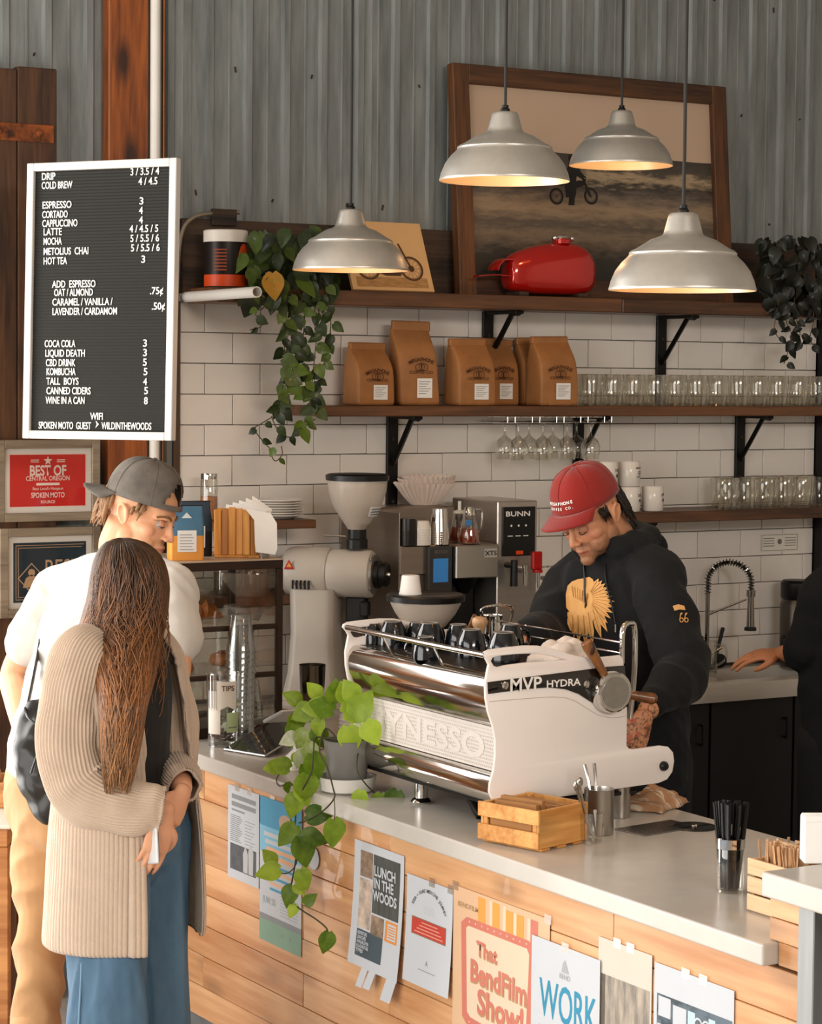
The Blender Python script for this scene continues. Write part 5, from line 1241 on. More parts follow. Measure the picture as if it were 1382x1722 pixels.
# ---------------------------------------------------------------- espresso grinder behind the machine
q = onz(720, 1268, BAR)
gx, gy = .115, -1.28
t = thing('espresso_grinder', 'espresso grinder with wide clear hopper just behind the espresso machine', 'coffee grinder', (gx, gy, BAR+.0005))
MB().box(-.09, .09, -.13, .12, 0, .03, .01).build('base', m_blk, t)
MB().loft([[(x, y, z) for x, y in rrect(a, b_, .04, 4)] for a, b_, z in ((.15, .2, .03), (.14, .17, .15), (.16, .18, .30), (.15, .16, .34))]).build('body', m_plas, t)
MB().lathe([(0, .34), (.05, .34), (.05, .37), (.045, .375), (0, .375)], 30).build('collar', m_blk, t)
MB().lathe([(.045, .372), (.06, .385), (.088, .42), (.104, .45), (.106, .462), (.105, .463)], 44).build('hopper', m_smoke, t, smooth=60)
MB().lathe([(.0, .40), (.07, .398), (.05, .376), (0, .376)], 30).build('beans', m_beans, t)
MB().lathe([(.106, .458), (.115, .459), (.117, .475), (.11, .480), (.10, .477), (0, .474)], 44).build('lid', m_blk, t)
MB().box(-.025, .025, -.20, -.08, .20, .24, .006).build('spout', m_blk, t)
t = thing('paper_cup', 'white paper cup upside down on the espresso grinder lid', 'cup', (gx-.035, gy+.03, BAR+.477))
MB().lathe([(.033, .0005), (.034, 0), (.034, .004), (.0325, .006), (.026, .055), (.0245, .057), (0, .056)], 28).build('cup', mat('white_paper_cup', 'e8e4de', .5), t)
q = ony(592, 1190, -.85)
for i in range(5):
    t = thing('paper_cup', '%s white paper cup from below in the stack left of the espresso machine' % ORD[i], 'cup', (q.x+.0, -.85, BAR+.0005+i*.012), 0, 'stack of paper cups left of the machine')
    MB().lathe([(.040, .0005), (.042, 0), (.042, .004), (.040, .006), (.030, .105), (.0285, .107), (0, .106)], 28).build('cup', mat('white_paper_cup'), t)
# dark grinder lid by the barista
t = thing('knock_box', 'black round knock box beside the barista behind the machine', 'knock box', (.215, -1.52, BAR+.0005))
MB().lathe([(0, 0), (.035, 0), (.04, .01), (.04, .40), (.038, .40), (.036, .02), (0, .02)], 36).build('bin', m_blk, t)
MB().tube([(-.038, 0, .37), (.038, 0, .37)], .008, 12).build('knock_bar', mat('dark_grey_rubber'), t)

# ---------------------------------------------------------------- sink faucet and sink things
m_dkst = mat('dark_chrome', '8f8a82', .15, metal=1)
fx, fy = ony(1188, 1100, -.075).x, -.075
t = thing('spring_faucet', 'tall spring neck kitchen faucet over the sink', 'faucet', (fx, fy, BW))
MB().lathe([(0, 0), (.026, 0), (.026, .006), (.017, .012), (.016, .06), (0, .06)], 24).build('base', m_dkst, t)
MB().tube([(0, 0, .05), (0, 0, .30)], .0085, 14).build('riser', m_dkst, t)
dv = Vector((.73, -.68, 0))*.165
arc = [Vector((0, 0, .29)), Vector((0, 0, .34))]+[Vector((dv.x*(1-math.cos(a))/2, dv.y*(1-math.cos(a))/2, .34+.075*math.sin(a))) for a in np.linspace(.2, pi-.25, 9)]+[Vector((dv.x, dv.y, .325)), Vector((dv.x, dv.y, .30))]
arc = [Vector(p) for p in spline(arc, 5)]
MB().tube(arc, .006, 10).build('hose', m_blk, t)
sp_ = []; acc = 0
for i in range(len(arc)-1):
    a, b = arc[i], arc[i+1]; tn = (b-a).normalized(); u = Vector((-dv.y, dv.x, 0)).normalized(); w = tn.cross(u)
    st = max(2, int((b-a).length/.0016))
    for j in range(st):
        acc += (b-a).length/st; ph = acc/.0115*2*pi; sp_.append(a.lerp(b, j/st)+(u*math.cos(ph)+w*math.sin(ph))*.0125)
MB().tube(sp_, .0021, 5).build('spring', m_dkst, t)
hd = MB().tube([(dv.x, dv.y, .31), (dv.x, dv.y, .285)], .017, 16).tube([(dv.x, dv.y, .285), (dv.x, dv.y, .165)], [.0115, .0155], 16).build('spray_head', m_dkst, t)
MB().lathe([(.0, 0), (.023, .0), (.023, .012), (.012, .016), (0, .016)], 20, (dv.x, dv.y, .155)).build('nozzle', m_blk, hd)
MB().tube([(0, 0, .21), (dv.x*.9, dv.y*.9, .275)], .004, 8).build('support_arm', m_dkst, t)
MB().tube([(.01, -.005, .055), (.05, -.03, .085)], .005, 8).build('lever', m_dkst, t)
gq = ony(1180, 1130, -.14)
t = thing('glass_pitcher', 'clear glass jug beside the faucet', 'jug', (gq.x, -.16, BW))
MB().lathe([(0, .004), (.042, .004), (.045, 0), (.046, .01), (.043, .08), (.045, .12), (.044, .121)], 26).build('jug', thin_glass('clear_glass'), t, smooth=60)
MB().tube(spline([(.043, 0, .1), (.085, -.01, .1), (.09, -.01, .05), (.046, 0, .02)], 5), .005, 8).build('handle', thin_glass('clear_glass'), t)
t = thing('dish_brush', 'black dish brush leaning on the tiles behind the faucet', 'brush', (ony(1207, 1100, -.07).x, -.08, BW))
MB().tube([(0, 0, .015), (.0, .02, .05), (.05, .045, .15)], [.006, .007, .008], 8).build('handle', m_blk, t)
MB().ball((0, 0, .03), (.03, .028, .028), 14, 8).build('bristle_head', mat('dark_bristles', '1d1a17', .9), t)
t = thing('black_cup', 'small black caddy of brushes left of the faucet', 'caddy', (ony(1172, 1095, -.10).x, -.07, BW))
MB().lathe([(0, 0), (.035, 0), (.042, .13), (.039, .13), (.033, .005), (0, .005)], 22).build('cup', m_blk, t)
t = thing('airpot', 'dark steel airpot with black lid beside the worker at the sink', 'airpot', (ony(1335, 1040, -.12).x, -.135, BW))
MB().lathe([(0, 0), (.062, 0), (.065, .01), (.065, .24), (.055, .26), (0, .26)], 30).build('body', mat('dark_brushed_steel', '5a544e', .35, metal=.9, var=.1), t)
MB().lathe([(0, .26), (.057, .26), (.064, .27), (.064, .325), (.055, .335), (0, .336)], 30).build('lid', m_blk, t)
MB().box(-.075, -.055, -.01, .01, .02, .12, .006).build('spigot_guard', m_blk, t)
# ================================================================== THINGS ON THE BAR
BT = BAR+.0006
# ---------------------------------------------------------------- pastry case
CX0, CX1, CY0, CY1 = -.445, -.062, -.712, -.36
ZC = 1.488
m_bron = mat('dark_bronze_frame', '3a2a20', .45, metal=.5, var=.15)
t = thing('pastry_case', 'glass pastry case with dark bronze frame at the far end of the bar', 'display case', (0, 0, BT))
h = ZC-BT
MB().box(CX0, CX1, CY0, CY1, 0, .032, .003).build('base', m_bron, t)
for xx, yy in ((CX0, CY0), (CX1-.02, CY0), (CX0, CY1-.02), (CX1-.02, CY1-.02)): MB().box(xx, xx+.02, yy, yy+.02, .032, h-.03, .002).build('post', m_bron, t)
for x0, x1, y0, y1 in ((CX0, CX1, CY0, CY0+.02), (CX0, CX1, CY1-.02, CY1), (CX0, CX0+.02, CY0+.02, CY1-.02), (CX1-.02, CX1, CY0+.02, CY1-.02)): MB().box(x0, x1, y0, y1, h-.03, h-.004, .002).build('top_rail', m_bron, t)
MB().box(CX0-.002, CX1+.002, CY0-.002, CY1+.002, h-.004, h, .001).build('roof', mat('beige_case_top', 'b7a28e', .35, var=.06), t)
m_pane = thin_glass('case_glass', 'f5f4f0', .02, .05, .6)
for zs in (.185, .335):
    sh = MB().box(CX0+.022, CX1-.022, CY0+.022, CY1-.02, zs, zs+.006, .001).build('shelf', mat('frosted_glass_shelf', 'cfc6ba', .3, alpha=.55), t)
    MB().box(CX0+.02, CX1-.02, CY0, CY0+.014, zs-.006, zs+.010, .002).build('shelf_lip', m_bron, sh)
for z0, z1 in ((.032, .178), (.197, .328), (.347, h-.03)):
    MB().box(CX0+.02, CX1-.02, CY0+.004, CY0+.008, z0, z1).build('front_pane', m_pane, t, smooth=0)
for xx in (CX0+.006, CX1-.010): MB().box(xx, xx+.004, CY0+.02, CY1-.02, .032, h-.03).build('side_pane', m_pane, t, smooth=0)
MB().box(CX0+.018, CX1-.018, CY1-.010, CY1-.006, .032, h-.03).build('rear_pane', m_pane, t, smooth=0)
# pastries and cup stacks, the inner stack built for a reflection
m_crust = mat('golden_pastry', 'b06a2c', .6, dark='7a3f14', scale=22, thr=(.3, .6), bump=.4, bscale=90)
def pastry(label, x, y, z, rz, k=1.0, kind='croissant'):
    t = thing('pastry', label, 'pastry', (x, y, z), rz)
    if kind == 'croissant':
        rings = []; n = 14
        for i in range(17):
            u = i/16*2-1; r = .030*(1-abs(u)**1.7)*(1+.12*math.cos(u*14))+.004
            cx, cy = .065*u, .03*u*u
            rings.append([(cx*k, (cy+r*math.cos(2*pi*j/n))*k, (r*.9*math.sin(2*pi*j/n)+r*.88)*k) for j in range(n)])
        MB().loft(rings).build('crust', m_crust, t, smooth=50)
    else:
        MB().lathe([(0, 0), (.042, .002), (.052, .014), (.046, .032), (.03, .04), (0, .042)], 22).build('crust', m_crust, t, smooth=60)
        MB().lathe([(0, .0405), (.03, .0405), (.034, .036), (.02, .046), (0, .047)], 18).build('filling', mat('jam_glaze', '8c3a10', .2), t)
pastry('croissant on the upper shelf of the pastry case', -.30, -.56, BT+.342, .4)
pastry('second croissant behind on the upper shelf of the case', -.21, -.47, BT+.342, -.3, .9)
pastry('round pastry on the middle shelf of the case beside the woman', -.37, -.60, BT+.192, 0, 1, 'bun')
pastry('round pastry at the right of the middle shelf in the case', -.15, -.48, BT+.192, 0, 1, 'bun')
pastry('flat bun on the case floor behind the tip jar', -.36, -.52, BT+.033, 0, 1, 'bun')
m_cupcl = thin_glass('clear_plastic_cup', 'eef0f0', .06, .10, .75)
def cup_nest(r0, r1, hh):
    b = MB().lathe([(r1, 0), (r1+.0025, .001), (r1+.0025, .004), (r1, .005), (r0, hh), (r0-.003, hh+.002), (0, hh+.0015)], 24); return mesh_of('clear_cup', b.v, b.f, m_cupcl, None, 50)
me_cc = cup_nest(.030, .047, .118)
def cupstack(lab, x, y, z, n, dz, group):
    for i in range(n):
        o = bpy.data.objects.new('plastic_cup', me_cc); COL.objects.link(o); o.location = (x, y, z+i*dz); props(o, lab % ORD[i], 'cup', group)
cupstack('%s clear plastic cup from below in the tall stack behind the tip jar', -.235, -.765, BT, 14, .0205, 'tall stack of clear cups behind the tip jar')
cupstack('%s clear plastic cup from below in the stack standing in for a reflection in the case glass', -.125, -.60, BT+.0335, 4, .010, 'cups standing in for a reflection in the case glass')  # solid cups in place of a reflection in the case glass
# things on the roof of the case
m_bagb = mat('blue_bag_paper', '3f6e8c', .5, var=.08); m_bago = mat('orange_bag_paper', 'e0973e', .5, var=.05)
def retail_bag(label, x, y, rz, w, d, hh, m_top, m_bot):
    t = thing('retail_bag', label, 'coffee bag', (x, y, ZC+.0008), rz)
    zs = hh*.46
    MB().loft([[(a, b, z) for a, b in rrect(w*kw, d*kd, .008, 3)] for z, kw, kd in ((0, .98, 1), (.01, 1, 1.02), (zs, 1, 1))]).build('lower_bag', m_bot, t)
    MB().loft([[(a, b, z) for a, b in rrect(w*kw, d*kd, min(.008, d*kd*.4), 3)] for z, kw, kd in ((zs, 1, 1), (hh*.68, 1, .9), (hh*.86, 1, .45), (hh, 1, .08))]).build('upper_bag', m_top, t)
    F = frame((0, -d*.515-.001, 0), (1, 0, 0), (0, 0, 1), (0, -1, 0))
    MB().prism(rect(-w*.30, hh*.16, w*.26, hh*.56), 0, .001, T=F).build('label', m_label, t, smooth=0)
    for k in range(6): MB().prism(rect(-w*.24, hh*(.20+.055*k), w*(.18-.05*(k % 2)), hh*(.21+.055*k)), .001, .0014, T=F).build('label_print', m_txt, t, smooth=0)
    MB().tube([(-w*.52, 0, hh+.001), (w*.52, 0, hh+.001)], .0022, 6).build('wire_tie', m_ink, t)
    return t
tb = retail_bag('blue and orange coffee bag with white label on the pastry case', -.36, -.63, -.25, .105, .07, .165, m_bagb, m_bago)
MB().prism([(-.03, .10), (.03, .10), (.022, .125), (0, .148), (-.022, .125)], 0, .001, T=frame((0, -.037, 0), (1, 0, 0), (0, .12, .99), (0, -1, 0))).build('mountain_print', mat('pale_mountain_print', 'cfd6d8', .6), tb, smooth=0)
retail_bag('dark blue coffee bag standing behind the blue and orange one', -.27, -.50, -.15, .105, .06, .17, mat('navy_bag_paper', '22384a', .5, var=.1), mat('dark_bag_paper', '1b1512', .5))
# napkin holder of folded wood slats with white napkins
t = thing('napkin_holder', 'wooden slatted holder stuffed with white napkins on the pastry case', 'napkin holder', (-.165, -.585, ZC+.0008), -.5)
m_ply = wood('amber_ply_slats', 'a55f1e', 'd89a4c', 2, 3, .4, .15, 14, .15)
MB().box(-.065, .075, -.05, .05, 0, .008, .001).build('base', m_ply, t)
for k in range(6):
    a = MB().box(-.011, .011, -.004, .004, .0, .150-.004*abs(k-2), .002).build('slat', m_ply, t); a.location = (-.055+k*.0225, -.045+.006*(k % 2), .008); a.rotation_euler = (.0, .0, .25*(k % 2)-.1)
for k in range(5):
    a = MB().box(-.011, .011, -.004, .004, .0, .142, .002).build('slat', m_ply, t); a.location = (-.052+k*.024, .046, .008)
m_nap = mat('white_tissue', 'eceae6', .8, var=.02, bump=.2, bscale=30)
for k in range(5):
    n = 8; rows = []
    for i in range(n+1):
        u = i/n; yy = -.026+.012*k+.03*u*u*(1 if k > 2 else .3); rows.append([(-.05+.02*k+.02*u, yy, .02+.145*u+.006*k), (.075+.004*k+.02*u, yy, .012+.135*u), (.075+.004*k+.02*u, yy+.003, .012+.135*u), (-.05+.02*k+.02*u, yy+.003, .02+.145*u+.006*k)])
    MB().loft(rows).build('napkin', m_nap, t, smooth=60)
MB().loft([[(.03, -.06, .155), (.11, -.055, .14), (.11, -.052, .14), (.03, -.057, .155)], [(.06, -.075, .12), (.13, -.065, .11), (.13, -.062, .11), (.06, -.072, .12)], [(.062, -.08, .05), (.132, -.07, .03), (.132, -.067, .03), (.062, -.077, .05)], [(.065, -.078, .02), (.125, -.068, .012), (.125, -.065, .012), (.065, -.075, .02)]]).build('napkin', m_nap, t, smooth=60)
# plates, shaker and jars on the short shelves
m_por = mat('white_porcelain', 'e4ddd4', .2)
pq = ony(467, 860, -.14)
pl = MB().lathe([(0, 0), (.05, 0), (.055, .004), (.085, .012), (.084, .014), (.055, .007), (0, .005)], 36); me_pl = mesh_of('plate', pl.v, pl.f, m_por, None, 50)
for i in range(7):
    o = bpy.data.objects.new('plate', me_pl); COL.objects.link(o); o.location = (pq.x+R_.uniform(-.002, .002), -.145, 1.5745+i*.0085)
    props(o, '%s white plate from below in the stack on the short shelf' % ORD[i], 'plate', 'plates on the short upper shelf')
def jar(label, px, Y, z, r, hh, cm, fill, capm, hfill=.6, name='glass_jar'):
    q = ony(px, 900, Y); t = thing(name, label, 'jar', (q.x, Y, z))
    MB().lathe([(0, .003), (r*.9, .003), (r*.95, 0), (r, .005), (r, hh*.84), (r*.86, hh*.9), (r*.86, hh*.92)], 26).build('jar', thin_glass('clear_glass'), t, smooth=60)
    if fill: MB().lathe([(0, .005), (r*.93, .005), (r*.94, .01), (r*.94, hh*hfill), (0, hh*hfill+.003)], 24).build('contents', fill, t)
    MB().lathe([(0, hh), (r*.9, hh), (r*.93, hh-.004), (r*.93, hh*.88), (0, hh*.88)], 26).build('lid', capm, t)
    return t
t = jar('tall shaker with steel cap and brown sugar above the coffee bags', 351, -.13, 1.5745, .030, .155, None, mat('brown_sugar', 'b4774a', .8, var=.15, scale=60), m_chrome, .5)
jar('lidded glass jar of green tea on the short lower shelf', 497, -.07, 1.3245, .035, .105, None, mat('green_tea_leaves', '98992f', .8, var=.25, scale=60), m_blk, .62)
jar('wide glass jar with pale script, left of the green tea jar', 430, -.15, 1.3245, .045, .12, None, mat('dark_tea_leaves', '4c3a28', .8, var=.3, scale=60), m_bron, .55)
jar('wide glass jar at the left on the short lower shelf behind the case', 382, -.15, 1.3245, .047, .12, None, mat('dark_tea_leaves'), m_bron, .6)
jar('small grey enamel canister under the short upper shelf beside the napkins', 445, -.67, ZC+.0008, .016, .06, None, mat('grey_canister_fill', '8a8178', .5), mat('dull_zinc_conduit'), .7)

# ---------------------------------------------------------------- tip jar, tablets
t = thing('tip_jar', 'clear tip jar with paper notes and coins on the bar', 'jar', (-.335, -.845, BT), .15)
MB().lathe([(0, .004), (.042, .004), (.044, 0), (.045, .006), (.0505, .215), (.0525, .219), (.0505, .222)], 32).build('jar', m_cupcl, t, smooth=60)
cb = MB(); rd = random.Random(2)
for k in range(46):
    a, r = rd.uniform(0, 6.3), rd.uniform(0, .03); cb.lathe([(0, 0), (.010, 0), (.010, .0016), (0, .0016)], 10, T=Matrix.Translation((r*math.cos(a), r*math.sin(a), .012+rd.random()*.035)) @ Matrix.Rotation(rd.uniform(-.7, .7), 4, 'X') @ Matrix.Rotation(rd.uniform(-.7, .7), 4, 'Y'))
o = cb.build('coins', mat('old_coins', '8a7460', .35, metal=.8, var=.3, scale=50), t); o['kind'] = 'stuff'
for k in range(6):
    b = MB(); rows = []; a0 = k*1.05; 
    for i in range(6):
        u = i/5; rr_ = .012+.02*math.sin(u*4+k); rows.append([(rr_*math.cos(a0+u), rr_*math.sin(a0+u), .04+.05*u+.01*k), (rr_*math.cos(a0+u)+.03*math.cos(a0+1.6), rr_*math.sin(a0+u)+.03*math.sin(a0+1.6), .05+.05*u+.008*k)])
    b.loft(rows, caps=False, closed=False); b.build('banknote', mat('pale_banknote', 'b9b9a4', .8, var=.15, scale=20), t, recalc=False)
def wrapnote(nm, r0, r1, a0, a1, z0, z1, m, cut=0):
    b = MB(); n = 9; A = np.linspace(a0, a1, n); b.loft([[(r0*math.sin(a), -r0*math.cos(a), z0+cut*abs(i-4)) for i, a in enumerate(A)], [(r1*math.sin(a), -r1*math.cos(a), z1) for a in A]], caps=False, closed=False); return b.build(nm, m, t, smooth=60, recalc=False)
wrapnote('tips_card', .0485, .0510, -.95, .35, .125, .20, m_paper, -.004)
wrapnote('paper_strip', .0475, .0480, -1.7, -.75, .04, .17, m_paper)
wrapnote('green_note', .0468, .0490, -.35, .75, .045, .105, mat('pale_green_note', 'b9cc9a', .7))
text('lettering', 'TIPS', .022, 0, 0, mat('brown_marker', '6b4a30', .7), t, 0, .02, 'CENTER', T=frame((-.0155, -.0500, .172), (.954, -.3, 0), (0, -.01, 1), (-.3, -.954, 0)))
for k in range(4): wrapnote('handwriting', .0482-.0003*k, .0483-.0003*k, -.25, .6-.1*(k % 2), .094-.012*k, .097-.012*k, m_g2)
# flat tablet on a black wedge
a, b, c = onz(375, 1259, BT+.006), onz(447, 1271, BT+.006), onz(484, 1240, BT+.045)
ux = (b-a).normalized(); vv = c-b; vv = (vv-ux*vv.dot(ux)); LV = .245; vv.normalize(); nn = ux.cross(vv); LU = .178
t = thing('tablet', 'tablet lying face up on a black wedge stand on the bar', 'tablet', M=frame(a, ux, vv, nn))
MB().box(0, LU, 0, LV, -.006, 0, .0025).build('case', mat('silver_tablet', 'b9b8b6', .35, metal=.6), t)
MB().box(.004, LU-.004, .004, LV-.004, 0, .0006).build('screen', mat('dark_screen', '1d1b1a', .08, coat=.5), t, smooth=0)
MB().prism([(.02, -.006), (LV-.02, -.006), (LV-.02, -.030), (LV-.04, -.030)], .02, LU-.02, T=frame((0, 0, 0), (0, 1, 0), (0, 0, 1), (1, 0, 0))).build('wedge_stand', m_blk, t, smooth=0)
MB().cyl((LU*.35, LV-.006, .002), (LU*.85, LV-.006, .002), .004).build('stylus', m_chrome, t)
# point of sale screen seen from behind
q = ony(515, 1143, -1.30)
t = thing('checkout_screen', 'tilted checkout tablet on a white stand behind the potted vine', 'tablet', (q.x, -1.30, BT), -.12)
o = MB().box(-.105, .105, -.005, .005, -.08, .08, .004).build('tablet', mat('silver_tablet'), t); o.location = (0, 0, .15); o.rotation_euler = (1.25, .0, 0)
MB().box(-.098, .098, .0052, .006, -.072, .072).build('screen', mat('dark_screen'), o, smooth=0)
MB().loft([[(x, y, z) for x, y in rrect(a_, b_, .015, 3)] for a_, b_, z in ((.13, .12, 0), (.125, .115, .012), (.07, .05, .05), (.05, .03, .13))]).build('stand', mat('white_paint'), t)
# steel tumbler
q = ony(525, 1150, -.56)
t = thing('steel_tumbler', 'dark steel mixing tumbler in front of the white grinder', 'tumbler', (q.x, -.56, BT))
MB().lathe([(0, 0), (.032, 0), (.034, .004), (.043, .185), (.0445, .188), (.042, .187), (.033, .006), (0, .004)], 30).build('cup', mat('dark_chrome'), t)

# ---------------------------------------------------------------- crate of paper sleeves
m_crate = wood('honey_pine_crate', 'b6732c', 'dfa55c', 0, 3, .45, .12, 14, .2, knots=.3)
A, B_, C_ = onz(840, 1405, BT), onz(900, 1432, BT), onz(978, 1415, BT)
t = thing('slatted_crate', 'small slatted pine crate holding brown paper sleeves on the bar', 'crate', (B_.x, B_.y-.014, BT), math.atan2(C_.y-B_.y, C_.x-B_.x))
lx, ly, hz = .170, .185, .098                  # local x: front board direction, local y: towards the back
for yy in (0, ly-.009):
    MB().box(.0, lx, yy, yy+.009, .006, hz, .0015).build('end_board', m_crate, t)
for z0, z1 in ((.008, .046), (.064, .099)):
    MB().box(-.007, 0, -.004, ly+.004, z0, z1, .001).build('slat', m_crate, t); MB().box(lx, lx+.007, -.004, ly+.004, z0, z1, .001).build('slat', m_crate, t)
for xx in (.01, .07, .13): MB().box(xx, xx+.03, -.002, ly+.002, 0, .006, .001).build('base_slat', m_crate, t)
for yy in (.0095, ly-.022):
    for xx in (.0005, lx-.0135): MB().box(xx, xx+.013, yy, yy+.012, .007, hz-.002, .001).build('corner_post', m_crate, t)
m_slv = mat('brown_card_sleeves', 'a3713f', .75, var=.12, scale=12)
rd = random.Random(8)
for k in range(8):
    x0 = .006+k*.0195
    o = MB().box(0, .014, -.066, .066, 0, .09+rd.uniform(-.012, .014), .001).build('card_sleeve', m_slv, t); o.location = (x0, ly/2+.002, .0075); o.rotation_euler = (rd.uniform(-.03, .03), rd.uniform(-.02, .02), 0)
# ---------------------------------------------------------------- steel pots, spoon glass, towel, rinser
def pot(label, px, py, r, hh, m, lip=True, name='steel_pitcher', rz=0, handle=True):
    q = onz(px, py, BT); t = thing(name, label, 'pitcher', (q.x, q.y+r*.8, BT), rz)
    MB().lathe([(0, 0), (r*.97, 0), (r, .004), (r, hh-.003), (r+.0015, hh), (r-.001, hh), (r-.002, hh-.004), (r-.002, .004), (0, .003)], 32).build('pot', m, t)
    if handle: MB().tube(spline([(r-.001, 0, hh*.85), (r+.03, 0, hh*.8), (r+.03, 0, hh*.3), (r-.001, 0, hh*.25)], 5), (.0025, .006), 8).build('handle', m, t)
    return t
m_bsteel = mat('satin_steel', 'b5b0a9', .3, metal=1, var=.05, stretch=(8, 8, .3))
tp = pot('large satin steel pitcher holding tools beside the crate', 1018, 1405, .037, .112, m_bsteel, rz=.9)
for k, (a, r_) in enumerate(((.4, .02), (1.3, .022))):
    MB().tube([(.01*math.cos(a), .01*math.sin(a), .01), (.028*math.cos(a), .028*math.sin(a), .13), (.05*math.cos(a*.8), .04*math.sin(a), .165)], [.003, .004, .0045], 8).build('tool_handle', m_steel, tp)
pot('slim steel pitcher behind the large one near the folded towel', 1050, 1376, .028, .088, m_bsteel, rz=.6)
q = onz(1004, 1420, BT); t = thing('spoon_glass', 'faceted glass holding spoons in front of the steel pitcher', 'glass', (q.x, q.y+.028, BT))
MB().lathe([(0, .006), (.024, .006), (.026, 0), (.028, .004), (.033, .074), (.032, .075)], 12).build('glass', thin_glass('clear_glass'), t, smooth=20)
for k in range(4):
    a = 2.3+.35*k; e = Vector((.038*math.cos(a), .03*math.sin(a), .125+.006*k))
    sp = MB().tube([(-.01*math.cos(a), -.01*math.sin(a), .01), e*.6, e], [.002, .0025, .003], 6).build('spoon', m_steel, t)
    MB().ball(e+Vector((0, 0, .008)), (.009, .004, .012), 10, 6).build('spoon_bowl', m_steel, sp)
q = onz(1100, 1358, BT); m_towel = mat('striped_tea_towel', 'e0cdb9', .95, dark='b98a64', scale=16, stretch=(6, .2, 1), thr=(.52, .58), bump=.5, bscale=240)
cloth('crumpled tan striped tea towel behind the steel pitchers', (q.x+.01, q.y+.02, BT), .5, .19, .13, .045, 9, m_towel, 2, 'tea_towel')
a, b = onz(1050, 1402, BT), onz(1140, 1386, BT)
t = thing('drip_tray', 'perforated steel drip tray set into the worktop by the pitchers', 'drip tray', ((a.x+b.x)/2+.02, (a.y+b.y)/2, BT), .15)
MB().box(-.10, .10, -.055, .055, 0, .002, .0008).build('plate', m_bsteel, t)
pb = MB()
for r in range(12):
    for c in range(24): pb.prism(circ(-.094+.008*c+.004*(r % 2), -.048+.0087*r, .0026, 6), .0021, .0023)
o = pb.build('holes', m_blk, t, smooth=0); o['kind'] = 'stuff'
q = onz(1167, 1391, BT)
t = thing('pitcher_rinser', 'round black pitcher rinser set into the worktop', 'pitcher rinser', (q.x, q.y, BT))
MB().lathe([(.058, 0), (.058, .0025), (.053, .004), (.050, .002), (0, .001)], 40).build('rim', mat('dark_steel_rim', '3a3836', .3, metal=.8), t)
MB().prism(circ(0, 0, .05, 36), .0015, .0022).build('basin', m_blk, t, smooth=0)
for k in range(6): MB().box(.008, .047, -.0015, .0015, .0025, .0045).build('spoke', mat('dark_steel_rim'), t, smooth=0).rotation_euler = (0, 0, k*pi/3)
MB().lathe([(0, .002), (.009, .002), (.007, .007), (0, .008)], 16).build('nozzle', m_chrome, t)

# ---------------------------------------------------------------- straws, stir sticks, napkins
q = onz(1241, 1503, BT)
t = thing('straw_jar', 'steel rimmed glass jar packed with black straws', 'straw jar', (q.x, q.y+.03, BT))
MB().lathe([(0, .005), (.027, .005), (.029, 0), (.031, .004), (.031, .112), (.029, .118), (.0285, .119)], 28).build('jar', thin_glass('clear_glass'), t, smooth=60)
MB().lathe([(.0312, .096), (.0325, .097), (.0325, .118), (.0295, .1185)], 28).build('steel_collar', m_chrome, t)
rd = random.Random(4); m_str = mat('black_straw', '0d0d0d', .35)
sm = MB().lathe([(.0025, 0), (.003, 0), (.003, .19), (.0022, .19), (.0022, .17)], 7); me_st = mesh_of('straw', sm.v, sm.f, m_str, None, 50)
for k in range(46):
    a, r = rd.uniform(0, 2*pi), .024*math.sqrt(rd.random()); o = bpy.data.objects.new('straw', me_st); COL.objects.link(o); o.parent = t
    o.location = (r*.75*math.cos(a), r*.75*math.sin(a), .007); d = Vector((r*.85*math.cos(a)/.19*1.0, r*.85*math.sin(a)/.19*1.0, 1)); o.rotation_euler = d.to_track_quat('Z', 'Y').to_euler()
m_pine = wood('pale_pine_caddy', 'c99f72', 'ecc9a0', 0, 3, .5, .06, 14, .15)
A, B_ = onz(1255, 1531, BT), onz(1303, 1547, BT)
t = thing('stir_stick_caddy', 'pale slatted wooden caddy full of stir sticks beside the straws', 'caddy', (A.x, A.y, BT), -pi/2)
lx, ly = .150, .105                            # local x runs towards the camera, local y away from the customer side
for k in range(3):
    z0 = .003+k*.038
    for yy in (0, ly-.007): MB().box(0, lx, yy, yy+.007, z0, z0+.034, .001).build('slat', m_pine, t)
    for xx in (.007, lx-.014): MB().box(xx, xx+.007, .0075, ly-.0075, z0, z0+.034, .001).build('slat', m_pine, t)
MB().box(.007, lx-.007, .0075, ly-.0075, 0, .006).build('floor_board', m_pine, t)
hl = [(.0, 0), (lx-.03, 0), (lx-.03, .10), (lx-.05, .145), (.02, .145), (.0, .10)]; hh = [(.035+.022*math.cos(a), .12+.012*math.sin(a)) for a in np.linspace(0, 2*pi, 18)[:-1]]
hh = [((lx-.03)/2+.03*math.cos(a), .118+.013*math.sin(a)) for a in np.linspace(0, 2*pi, 18)[:-1]]
shape([hl, hh], -.004, .004, 'handle_board', m_pine, t, frame((.015, ly*.5, .0065), (1, 0, 0), (0, 0, 1), (0, -1, 0)))
sk = MB().box(-.003, .003, -.0007, .0007, 0, .145, .0006); me_sk = mesh_of('stir_stick', sk.v, sk.f, mat('birch_stick', 'd2a77c', .7, rand=.12), None, 30)
for k in range(70):
    o = bpy.data.objects.new('stir_stick', me_sk); COL.objects.link(o); o.parent = t; u = rd.random(); sd = rd.choice((0, 0, 1))
    o.location = (.02+u*(lx-.04), (.018+rd.random()*.022) if sd == 0 else (ly-.04+rd.random()*.02), .008); o.rotation_euler = (rd.uniform(-.12, .06), rd.uniform(-.14, .06), rd.uniform(0, 3))
q = onz(1352, 1453, 1.0865)
